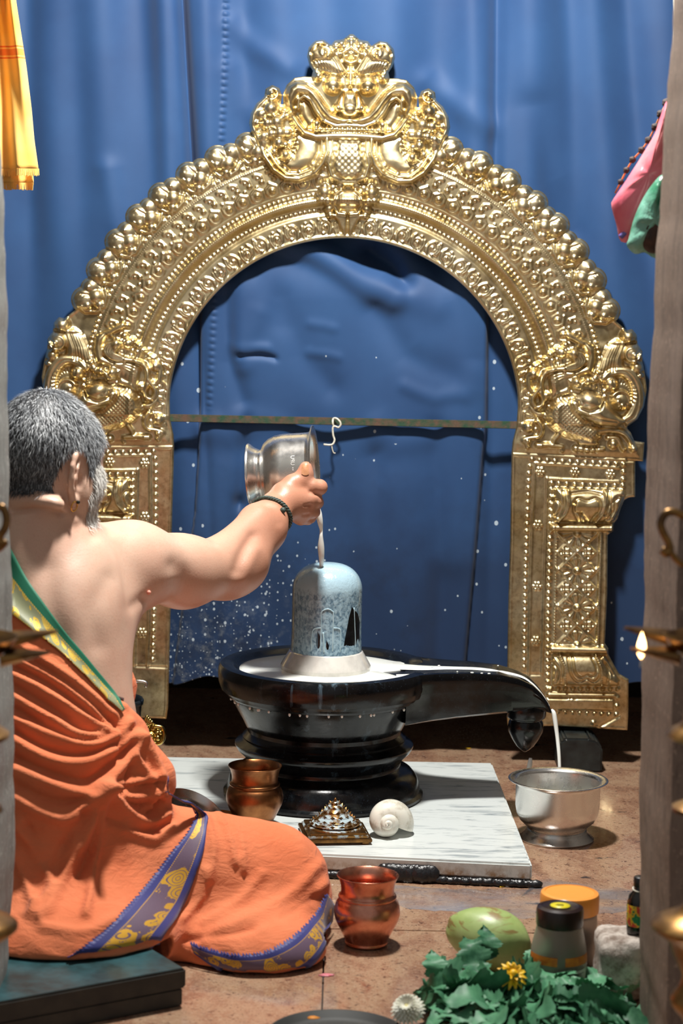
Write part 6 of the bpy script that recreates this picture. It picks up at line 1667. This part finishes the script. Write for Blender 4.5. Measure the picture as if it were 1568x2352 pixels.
# clear bowl holding a bunch of green leaves
LC = onz(1220, 2372, 0.0)
t = NT('clear_plastic'); t.set(base=(1, 1, 1), rough=.04, trans=1.0, ior=1.12); M_CLEAR = t.m
V, F = lathe([(.0005, .001), (.060, .001), (.085, .012), (.098, .026), (.104, .045), (.1065, .047), (.1055, .0485), (.103, .047), (.0965, .026), (.084, .0135), (.0005, .003)], 56, None, (LC[0] - .01, LC[1] + .02, .001)); tag(mesh_obj('clear_bowl', V, F, M_CLEAR), 'clear plastic bowl holding the green leaves', 'bowl')
t = NT('green_leaf'); v = t.map(); ri = t.n('ShaderNodeObjectInfo').outputs['Random']
c = t.mix(ri, srgb(34, 86, 58), srgb(84, 142, 106)); c = t.mix(t.math('MULTIPLY', t.rampv(t.noise(v, 60, 3), .4, .7), .4), c, srgb(104, 164, 120)); t.set(base=c, rough=.5, sss=.1, spec=.35); t.b.inputs['Subsurface Radius'].default_value = (.002, .004, .001); t.bump(t.noise(v, 200, 3), .2, .001); M_LEAF = t.m
def leaf_mesh(seed, size):
    r_ = np.random.default_rng(seed); n = 41; out = []
    for i in range(n):
        s_ = i / (n - 1)
        w = .42 * math.sin(math.pi * min(1, s_ * 1.04) ** .8) ** .8 * (1 - .35 * s_)
        lob = .60 + .40 * abs(math.sin(s_ * math.pi * 3.2 + .4)) ** .7; ser = 1 + .07 * (((i * 2) % 3) - 1)
        out.append((s_, max(.004, w * lob * ser)))
    V = []; F = []
    bend = r_.uniform(.25, .7); twist = r_.uniform(-.5, .5)
    for i, (s_, w) in enumerate(out):
        z = -bend * (s_ - .3) ** 2 + .06 * math.sin(s_ * 9 + seed)
        for j, q in enumerate((-1, -.5, 0, .5, 1)):
            zz = z + .20 * abs(q) * w + .035 * math.sin(s_ * 22 + q * 3 + seed) * abs(q); a = twist * s_
            x = q * w; V.append((s_, x * math.cos(a) - zz * math.sin(a) * .2, zz + x * math.sin(a)))
    for i in range(n - 1):
        for j in range(4): F.append((i * 5 + j, (i + 1) * 5 + j, (i + 1) * 5 + j + 1, i * 5 + j + 1))
    me = bpy.data.meshes.new('leaf'); me.from_pydata([(a * size, b_ * size, c_ * size) for a, b_, c_ in V], [], F); me.polygons.foreach_set('use_smooth', np.ones(len(me.polygons), bool)); me.materials.append(M_LEAF); return me
lms = [leaf_mesh(k, .072 + .006 * (k % 4)) for k in range(6)]
bunch = empty('leaf_bunch', (LC[0], LC[1], .003), 'bunch of green lobed leaves heaped in the clear bowl', 'leaves')
r_ = np.random.default_rng(12)
def add_leaf(p, yaw, pitch, roll, k, parent=None, sc=1.0):
    o = bpy.data.objects.new('leaf', lms[k % 6]); COL.objects.link(o)
    M_ = Matrix.Translation(Vector(tuple(p))) @ Matrix.Rotation(yaw, 4, 'Z') @ Matrix.Rotation(pitch, 4, 'Y') @ Matrix.Rotation(roll, 4, 'X') @ Matrix.Scale(sc, 4)
    o.parent = parent; o.matrix_parent_inverse = parent.matrix_basis.inverted(); o.matrix_basis = M_; return o
for k in range(190):
    a_ = r_.uniform(0, 2 * np.pi); rr_ = .105 * math.sqrt(r_.uniform(0, 1)); hgt = .050 + .020 * (1 - (rr_ / .105) ** 2) * r_.uniform(.3, 1) - .03 * r_.uniform(0, 1) * (rr_ / .105)
    p_ = (LC[0] + rr_ * 1.12 * math.cos(a_) - .006, LC[1] + rr_ * .8 * math.sin(a_) + .010, max(.022, hgt - .018))
    if (p_[0] - jc[0]) ** 2 + (p_[1] - jc[1]) ** 2 < .075 ** 2 or p_[0] > sb[0] - .06 and p_[1] > sb[1] - .06: continue
    yw_ = a_ + r_.normal(0, .8); tipx = proj(np.array(p_) + .08 * np.array([math.cos(yw_), math.sin(yw_), 0]))[0]
    if tipx < 968: continue
    add_leaf(p_, yw_, r_.uniform(-.45, .3), r_.normal(0, .6), k, bunch, r_.uniform(.95, 1.45))
for (x, y, Y, yaw, pit, sc_) in ((1070, 2262, 3.30, 2.4, -.2, 1.1), (1100, 2240, 3.33, 1.9, -.7, 1.0), (1230, 2222, 3.36, 1.3, -.6, 1.0), (1050, 2290, 3.28, 3.0, -.1, .8), (1330, 2270, 3.32, .6, -.5, 1.0), (1400, 2300, 3.28, .2, -.4, 1.0), (1000, 2250, 3.30, 1.7, -.9, .8), (1160, 2290, 3.24, -1.2, .2, 1.1), (1250, 2290, 3.24, -1.6, .3, 1.1), (1080, 2300, 3.22, -1.9, .2, 1.1), (1340, 2320, 3.22, -1.0, .2, 1.1), (1420, 2330, 3.22, -.4, .0, 1.1), (1120, 2205, 3.37, 1.6, -1.0, .9), (1290, 2250, 3.33, .9, -1.0, .9)):
    add_leaf(at(x, y, Y), yaw, pit, r_.normal(0, .4), int(x), bunch, sc_)
for (x0, y0, x1, y1, Y) in ((985, 2335, 972, 2248, 3.28), (1180, 2350, 1210, 2190, 3.36), (1060, 2350, 1025, 2270, 3.25), (1250, 2350, 1300, 2235, 3.30)):
    V, F = tube(curve([at(x0, y0, Y), at((x0 + x1) / 2 + 6, (y0 + y1) / 2, Y), at(x1, y1, Y)], 4), [.003] * 8 + [.002], 8); mesh_obj('stem', V, F, M_LEAF, bunch)

def flower(name, c, R_, npet, layers, mp_, mc_, label, tilt):
    e = empty(name, c, label, 'flower'); q = np.array(tilt.to_matrix() if hasattr(tilt, 'to_matrix') else tilt)
    n_ = 0
    for L_ in range(layers):
        f_ = 1 - L_ / layers; ln = R_ * (.45 + .55 * f_); up = .1 + .85 * (1 - f_)
        for k in range(int(npet * (.5 + .5 * f_))):
            a_ = 2 * np.pi * k / int(npet * (.5 + .5 * f_)) + L_ * .4; w = R_ * .16
            V = []
            for i in range(6):
                s_ = i / 5; ww = w * math.sin(math.pi * (.15 + .8 * s_)) ; rr_ = ln * s_ * math.cos(up * (1 - .3 * s_)); zz = ln * s_ * math.sin(up) + .06 * R_ * L_
                zz -= .25 * ln * s_ ** 3 * f_
                for qv in (-1, 0, 1): V.append((rr_, qv * ww, zz + abs(qv) * ww * .5))
            V = np.array(V) @ np.array(Matrix.Rotation(a_, 3, 'Z')).T @ q.T + np.array(c)
            F = [(i * 3 + j, (i + 1) * 3 + j, (i + 1) * 3 + j + 1, i * 3 + j + 1) for i in range(5) for j in range(2)]
            mesh_obj('petal', V, F, mp_, e)
    V, F = uvsphere(np.array(c) + q @ np.array([0, 0, R_ * .25]), R_ * .26, 14, 8); mesh_obj('flower_heart', V, F, mc_, e)
    return e
M_YEL = plain('yellow_petal', srgb(246, 206, 36), srgb(230, 170, 20), 80, rough=.5); M_WHT = plain('white_petal', srgb(240, 238, 222), srgb(226, 220, 196), 80, rough=.5, sss=.1); M_CRM = plain('cream_heart', srgb(232, 222, 160), rough=.6)
flower('yellow_flower', at(1176, 2240, 3.235), .025, 14, 3, M_YEL, M_YEL, 'yellow flower lying on the green leaves', Matrix.Rotation(.75, 3, 'X') @ Matrix.Rotation(.2, 3, 'Y'))
flower('white_flower', at(936, 2318, 3.17), .027, 24, 7, M_WHT, M_CRM, 'white chrysanthemum on the floor left of the leaves', Matrix.Rotation(.7, 3, 'X') @ Matrix.Rotation(-.2, 3, 'Y'))
flower('marigold', at(1463, 2346, 3.20), .012, 10, 2, M_YEL, M_YEL, 'tiny marigold at the foot of the right door jamb', Matrix.Rotation(.6, 3, 'X'))

# dark tray at the very front, scattered petals
tc = onz(775, 2398, 0.0)
V, F = lathe([(.0005, .001), (.085, .001), (.098, .004), (.104, .013), (.106, .0135), (.100, .003), (.086, -.0005), (.0005, -.0002)], 56, None, (tc[0], tc[1], .002)); tag(mesh_obj('dark_tray', V, F, plain('blackened_metal', srgb(34, 36, 32), srgb(24, 26, 24), 20, rough=.6)), 'blackened round tray at the front edge of the floor', 'tray')
def petal(x, y, s_, mat, lab, z=.0006):
    c_ = onz(x, y, z); r_ = np.random.default_rng(int(x)); n = 9
    V = [(c_[0], c_[1], z + .0016)] + [(c_[0] + s_ * math.cos(a) * (1 + .3 * r_.normal()), c_[1] + s_ * .7 * math.sin(a), z + .0006 + .0008 * r_.random()) for a in np.linspace(0, 6.28, n, endpoint=False)]
    V += [(v_[0], v_[1], z) for v_ in V[1:]]
    F = [(0, 1 + j, 1 + (j + 1) % n) for j in range(n)] + [(1 + j, 1 + n + j, 1 + n + (j + 1) % n, 1 + (j + 1) % n) for j in range(n)]
    tag(mesh_obj('petal', V, F, mat), lab, 'petal', 'petals fallen on the floor')
M_PINKP = plain('pink_petal', srgb(222, 150, 160), srgb(196, 70, 84), 300, rough=.5)
petal(752, 2240, .010, M_PINKP, 'pinkish petal scrap on the floor below the knee'); petal(1075, 1719, .006, M_YEL, 'yellow petal on the floor behind the marble slab')
petal(1021, 2226, .006, M_YEL, 'yellow petal on the floor left of the coconut'); petal(717, 2338, .010, plain('orange_petal', srgb(206, 130, 40), rough=.6), 'orange petal on the blackened tray', .016)
petal(1150, 2037, .004, M_YEL, 'tiny yellow petal on the floor before the slab corner')

# ================================================================== hanging things
t = NT('saffron_cloth'); v = t.map(); xyz = t.sep(t.coord())
za, zb2 = at(40, 108, 4.2)[2], at(40, 134, 4.2)[2]
c = t.mix(t.rampv(t.noise(v, 9, 3), .35, .65), srgb(254, 186, 78), srgb(255, 208, 120))
def zline(z, w): return t.math('LESS_THAN', t.math('ABSOLUTE', t.math('SUBTRACT', xyz[2], z)), w)
c = t.mix(t.math('MULTIPLY', zline((za + zb2) / 2, .006), .8), c, srgb(236, 112, 40))
for z in (za, zb2): c = t.mix(t.math('MULTIPLY', zline(z, .0015), .9), c, srgb(232, 104, 40))
t.set(base=c, rough=.75, sheen=.2, sss=.1, spec=.2); t.b.inputs['Subsurface Radius'].default_value = (.006, .004, .001); t.bump(t.noise(v, 600, 2), .1, .001); M_SAFF = t.m
towel = empty('hanging_cloth', at(20, 430, 4.2), 'saffron orange cloth with fringe hanging at upper left', 'cloth')
def cloth_panel(redge, ybot, Y, name, lx, ph):
    ny_, nx_ = 60, 26; V = []
    for i in range(ny_):
        y = -420 + (ybot + 420) * i / (ny_ - 1); xr = np.interp(y, *zip(*redge))
        for j in range(nx_):
            s_ = j / (nx_ - 1); x = lx + (xr - lx) * s_
            V.append(at(x, y, Y) - np.array([0, 1, 0]) * (.010 * math.sin(s_ * 9 + ph + y * .004) + .006 * math.sin(s_ * 17 - y * .006) * (1 - s_ * .5)))
    idx = np.arange(ny_ * nx_).reshape(ny_, nx_); F = np.stack([idx[:-1, :-1], idx[1:, :-1], idx[1:, 1:], idx[:-1, 1:]], -1).reshape(-1, 4)
    o = mesh_obj(name, V, F, M_SAFF, towel); md = o.modifiers.new('t', 'SOLIDIFY'); md.thickness = .002
    parts = []
    for j in range(0, 130):
        s_ = j / 129 * (nx_ - 1); a_ = int(s_); b_ = min(nx_ - 1, a_ + 1); w = s_ - a_
        p_ = np.array(V[(ny_ - 1) * nx_ + a_]) * (1 - w) + np.array(V[(ny_ - 1) * nx_ + b_]) * w
        parts.append(tube([p_ + [0, 0, .004], p_ + [rng.normal(0, .0008), 0, -.008 - .003 * rng.random()]], .0006, 4, False))
    V2, F2 = merge(parts); f_ = mesh_obj('fringe', V2, F2, M_SAFF, o); f_['kind'] = 'stuff'
cloth_panel([(-420, 10), (0, 37), (60, 46), (150, 60), (250, 72), (320, 78), (392, 88)], 392, 4.19, 'front_layer', -30, 0)
cloth_panel([(-420, 0), (0, 28), (150, 52), (300, 68), (424, 76)], 424, 4.215, 'back_layer', -30, 1.4)

def puff(poly, Y, thick, name, mat, n=64, rough=.15, seed=0):
    P = resample(np.vstack([curve(poly, 4), [poly[0]]]), n + 1)[:-1]; c_ = P.mean(0); r_ = np.random.default_rng(seed); V = []; F = []
    ks = [0.0, .25, .5, .72, .88, .97, 1.0]
    for sgn_ in (-1, 1):
        base_ = len(V); V.append(at(*c_, Y) + np.array([0, sgn_ * thick, 0]))
        for k in ks[1:]:
            for i, p_ in enumerate(P):
                q_ = c_ + (p_ - c_) * k; cr = 1 + rough * math.sin(i * .9 + seed) * math.sin(i * .37 + 1) * k
                V.append(at(*q_, Y) + np.array([0, sgn_ * thick * math.sqrt(max(0, 1 - k * k)) * cr + .004 * math.sin(i * .55 + k * 3) * k * (1 - k) * 3, 0]))
        for j in range(n):
            f_ = (base_, base_ + 1 + j, base_ + 1 + (j + 1) % n); F.append(f_ if sgn_ > 0 else f_[::-1])
        for a in range(len(ks) - 2):
            for j in range(n):
                f_ = (base_ + 1 + a * n + j, base_ + 1 + (a + 1) * n + j, base_ + 1 + (a + 1) * n + (j + 1) % n, base_ + 1 + a * n + (j + 1) % n); F.append(f_ if sgn_ > 0 else f_[::-1])
    return V, F
t = NT('pink_plastic'); v = t.map(); t.set(base=t.mix(t.rampv(t.noise(v, 12, 3), .4, .65), srgb(226, 110, 128), srgb(238, 150, 152)), rough=.3, sss=.3, spec=.5, alpha=.92); t.b.inputs['Subsurface Radius'].default_value = (.02, .008, .008); t.bump(t.noise(t.map((1, 1, .4)), 40, 4), .5, .005); M_PINK = t.m
t = NT('green_plastic'); v = t.map(); t.set(base=t.mix(t.rampv(t.noise(v, 16, 4), .4, .6), srgb(120, 176, 156), srgb(60, 128, 96)), rough=.2, spec=.6, alpha=.9); t.bump(t.noise(t.map((1, 1, .5)), 60, 5), .8, .006); M_GRN = t.m
YG = 3.60
hang = empty('plastic_bag', at(1530, 300, YG), 'pink plastic bag hanging behind the right door jamb', 'bag')
V, F = puff([(1530, 232), (1512, 290), (1478, 350), (1440, 410), (1412, 452), (1403, 468), (1408, 492), (1416, 520), (1421, 548), (1432, 558), (1444, 552), (1450, 520), (1475, 470), (1510, 420), (1545, 400), (1548, 300)], YG, .035, 'bag', M_PINK, seed=1); mesh_obj('bag_skin', V, F, M_PINK, hang)
V, F = tube([at(1538, 262, YG), at(1548, 60, YG), at(1550, -300, YG)], .002, 6); mesh_obj('tie_string', V, F, M_STRING, hang)
M_PURP = plain('violet_plastic', srgb(112, 96, 168), rough=.4)
V, F = tube(curve([at(x, y, YG - .012) for x, y in ((1424, 545), (1436, 534), (1446, 530))], 4), .0045, 8); mesh_obj('bag_fold', V, F, M_PURP, hang)
hang2 = empty('plastic_bag', at(1500, 560, YG - .03), 'greenish plastic bag below the pink bag by the jamb', 'bag')
V, F = puff([(1530, 395), (1510, 408), (1485, 440), (1466, 475), (1452, 512), (1443, 548), (1438, 562), (1446, 575), (1460, 584), (1480, 580), (1500, 592), (1525, 590), (1540, 520), (1540, 430)], YG - .065, .025, 'bag', M_GRN, seed=5); mesh_obj('bag_skin', V, F, M_GRN, hang2)
V, F = uvsphere(at(1500, 545, YG - .078), (.020, .018, .026), 16, 12); mesh_obj('brown_contents', V, F, plain('brown_husk', srgb(70, 44, 30), srgb(44, 28, 20), 60, rough=.7, bump=.5), hang2)
M_RUD = plain('rudraksha', srgb(66, 44, 36), srgb(38, 26, 22), 200, rough=.6, bump=.9, bscale=500)
gar = empty('bead_garland', at(1525, 240, YG + .045), 'string of dark brown rudraksha beads behind the pink bag', 'garland')
bp = [(1530, 236), (1517, 262), (1504, 292), (1489, 322), (1473, 345), (1452, 367), (1438, 391), (1425, 418), (1412, 444)]
V, F = tube([at(x, y, YG + .045) for x, y in bp], .0015, 6); mesh_obj('cord', V, F, plain('orange_cord', srgb(206, 120, 40), rough=.7), gar)
for k, (x, y) in enumerate(bp[:-1]):
    V, F = uvsphere(at(x, y, YG + .045), .0072 - .0003 * k, 18, 12)
    dv = V - at(x, y, YG + .045); a_ = np.arctan2(dv[:, 2], dv[:, 0]); V = at(x, y, YG + .045) + dv * (1 + .07 * np.cos(5 * a_) + rng.normal(0, .03, len(V)))[:, None]
    mesh_obj('bead', V, F, M_RUD, gar)

# ================================================================== brass oil lamps on stands in front of the jambs
t = NT('old_lamp_brass'); v = t.map(); t.set(base=t.mix(t.rampv(t.noise(v, 30, 5, .6), .4, .65), srgb(150, 112, 62), srgb(92, 66, 42)), metal=.9, rough=.34); M_LAMP = t.m
def oil_lamp(cxpx, Y, side, lab, flame):
    f0 = at(cxpx, 1480, Y); cx_, cy_ = f0[0], f0[1]
    e = empty('oil_lamp', (cx_, cy_, 0), lab, 'lamp', 'brass oil lamps beside the doorway')
    z_ = lambda y: at(cxpx, y, Y)[2]
    def add(name, prof): V, F = lathe(prof, 40, None, (cx_, cy_, 0)); return autosmooth(mesh_obj(name, V, F, M_LAMP, e), 50)
    u = Y / FPX
    add('foot', [(.0005, .001), (.085, .001), (.088, .010), (.075, .022), (.05, .034), (.034, .05), (.030, .07), (.0005, .071)])
    k0 = np.linspace(.068, z_(1560), 120)
    prof = []
    for z in k0:
        r = .0165 + .0035 * math.sin(z * 22)
        for zc_, a_, w_ in ((z_(2125), .035, .016), (z_(2175), .016, .03), (z_(1858), .030, .010), (z_(1690), .032, .012), (z_(1640), .012, .02), (z_(2300), .02, .02)): r += a_ * math.exp(-((z - zc_) / w_) ** 2)
        prof.append((r, z))
    add('stem', [(.0005, k0[0])] + prof + [(.0005, k0[-1])])
    zr = z_(1462)
    add('oil_dish', [(.0005, zr - .052), (.016, zr - .052), (.022, zr - .046), (.030, zr - .030), (.050, zr - .014), (.060, zr - .002), (.061, zr), (.058, zr), (.048, zr - .010), (.0005, zr - .020)])
    for k, dy in enumerate((0, 26)):
        zz = zr - dy * u
        V = []; nn = 16
        for i in range(nn):
            s_ = i / (nn - 1); x = .045 + .060 * s_; w = .024 * (1 - s_) ** .7 + .0012; d_ = .014 * (1 - s_) + .003
            ang = .9 if k == 0 else -.25
            for a_, b_ in ((-w, 0), (-w * .6, -d_), (w * .6, -d_), (w, 0), (w * .5, -.3 * d_), (-w * .5, -.3 * d_)):
                X = x * side * -1; V.append((cx_ + X * math.cos(.12) , cy_ + a_ + (.035 * (1 if k == 0 else -1)) * (.6 + .4 * s_), zz + b_ + .004 * s_))
        F = [(i * 6 + j, (i + 1) * 6 + j, (i + 1) * 6 + (j + 1) % 6, i * 6 + (j + 1) % 6) for i in range(nn - 1) for j in range(6)] + [tuple((nn - 1) * 6 + j for j in range(6))]
        mesh_obj('wick_beak', V, F, M_LAMP, e)
    add('upper_stem', [(.0005, zr - .03), (.012, zr - .03), (.013, zr + .01), (.010, zr + .03), (.012, zr + .06), (.022, zr + .065), (.012, zr + .072), (.010, zr + .11), (.016, zr + .13), (.010, zr + .15), (.004, zr + .18), (.0005, zr + .19)])
    # scrolled bracket
    S = [(1568, 1185), (1548, 1176), (1528, 1180), (1517, 1200), (1522, 1222), (1534, 1245), (1538, 1262), (1530, 1272), (1520, 1262)]
    if side < 0: S = [(-30, 1185), (-8, 1166), (8, 1168), (15, 1190), (12, 1212), (2, 1228), (-2, 1240), (8, 1248), (14, 1242)]
    Yk = Y + .05
    V, F = tube(curve([at(x, y, Yk) for x, y in S], 6), .0050, 10); mesh_obj('scroll_bracket', V, F, M_LAMP, e)
    S2 = [(1520, 1262), (1540, 1270), (1552, 1285), (1570, 1300)] if side > 0 else [(14, 1242), (4, 1256), (-20, 1270)]
    V, F = tube(curve([at(x, y, Yk) for x, y in S2], 5), .0042, 8); mesh_obj('scroll_bracket', V, F, M_LAMP, e)
    V, F = tube([(cx_, cy_, zr + .12), tuple(at(S[0][0], S[0][1], Yk))], .004, 8); mesh_obj('bracket_arm', V, F, M_LAMP, e)
    if flame:
        fp = at(1472, 1506, Y - .02); V, F = lathe([(.0004, -.004), (.0042, .002), (.0055, .008), (.0045, .016), (.002, .024), (.0003, .029)], 14, None, fp)
        tm = NT('flame'); tm.set(base=(1, .6, .2), emit=(1, .55, .22), emits=14); o = mesh_obj('flame', V, F, tm.m); tag(o, 'small flame burning on the right oil lamp', 'flame')
        V, F = tube([fp - [0, 0, .014], fp - [-.002, 0, -.001]], .0014, 6); mesh_obj('wick', V, F, M_STRING, e)
    return e
oil_lamp(1636, 2.62, 1, 'brass oil lamp with lit wick before the right door jamb', True)
oil_lamp(-72, 2.62, -1, 'brass oil lamp with pointed beak before the left door jamb', False)
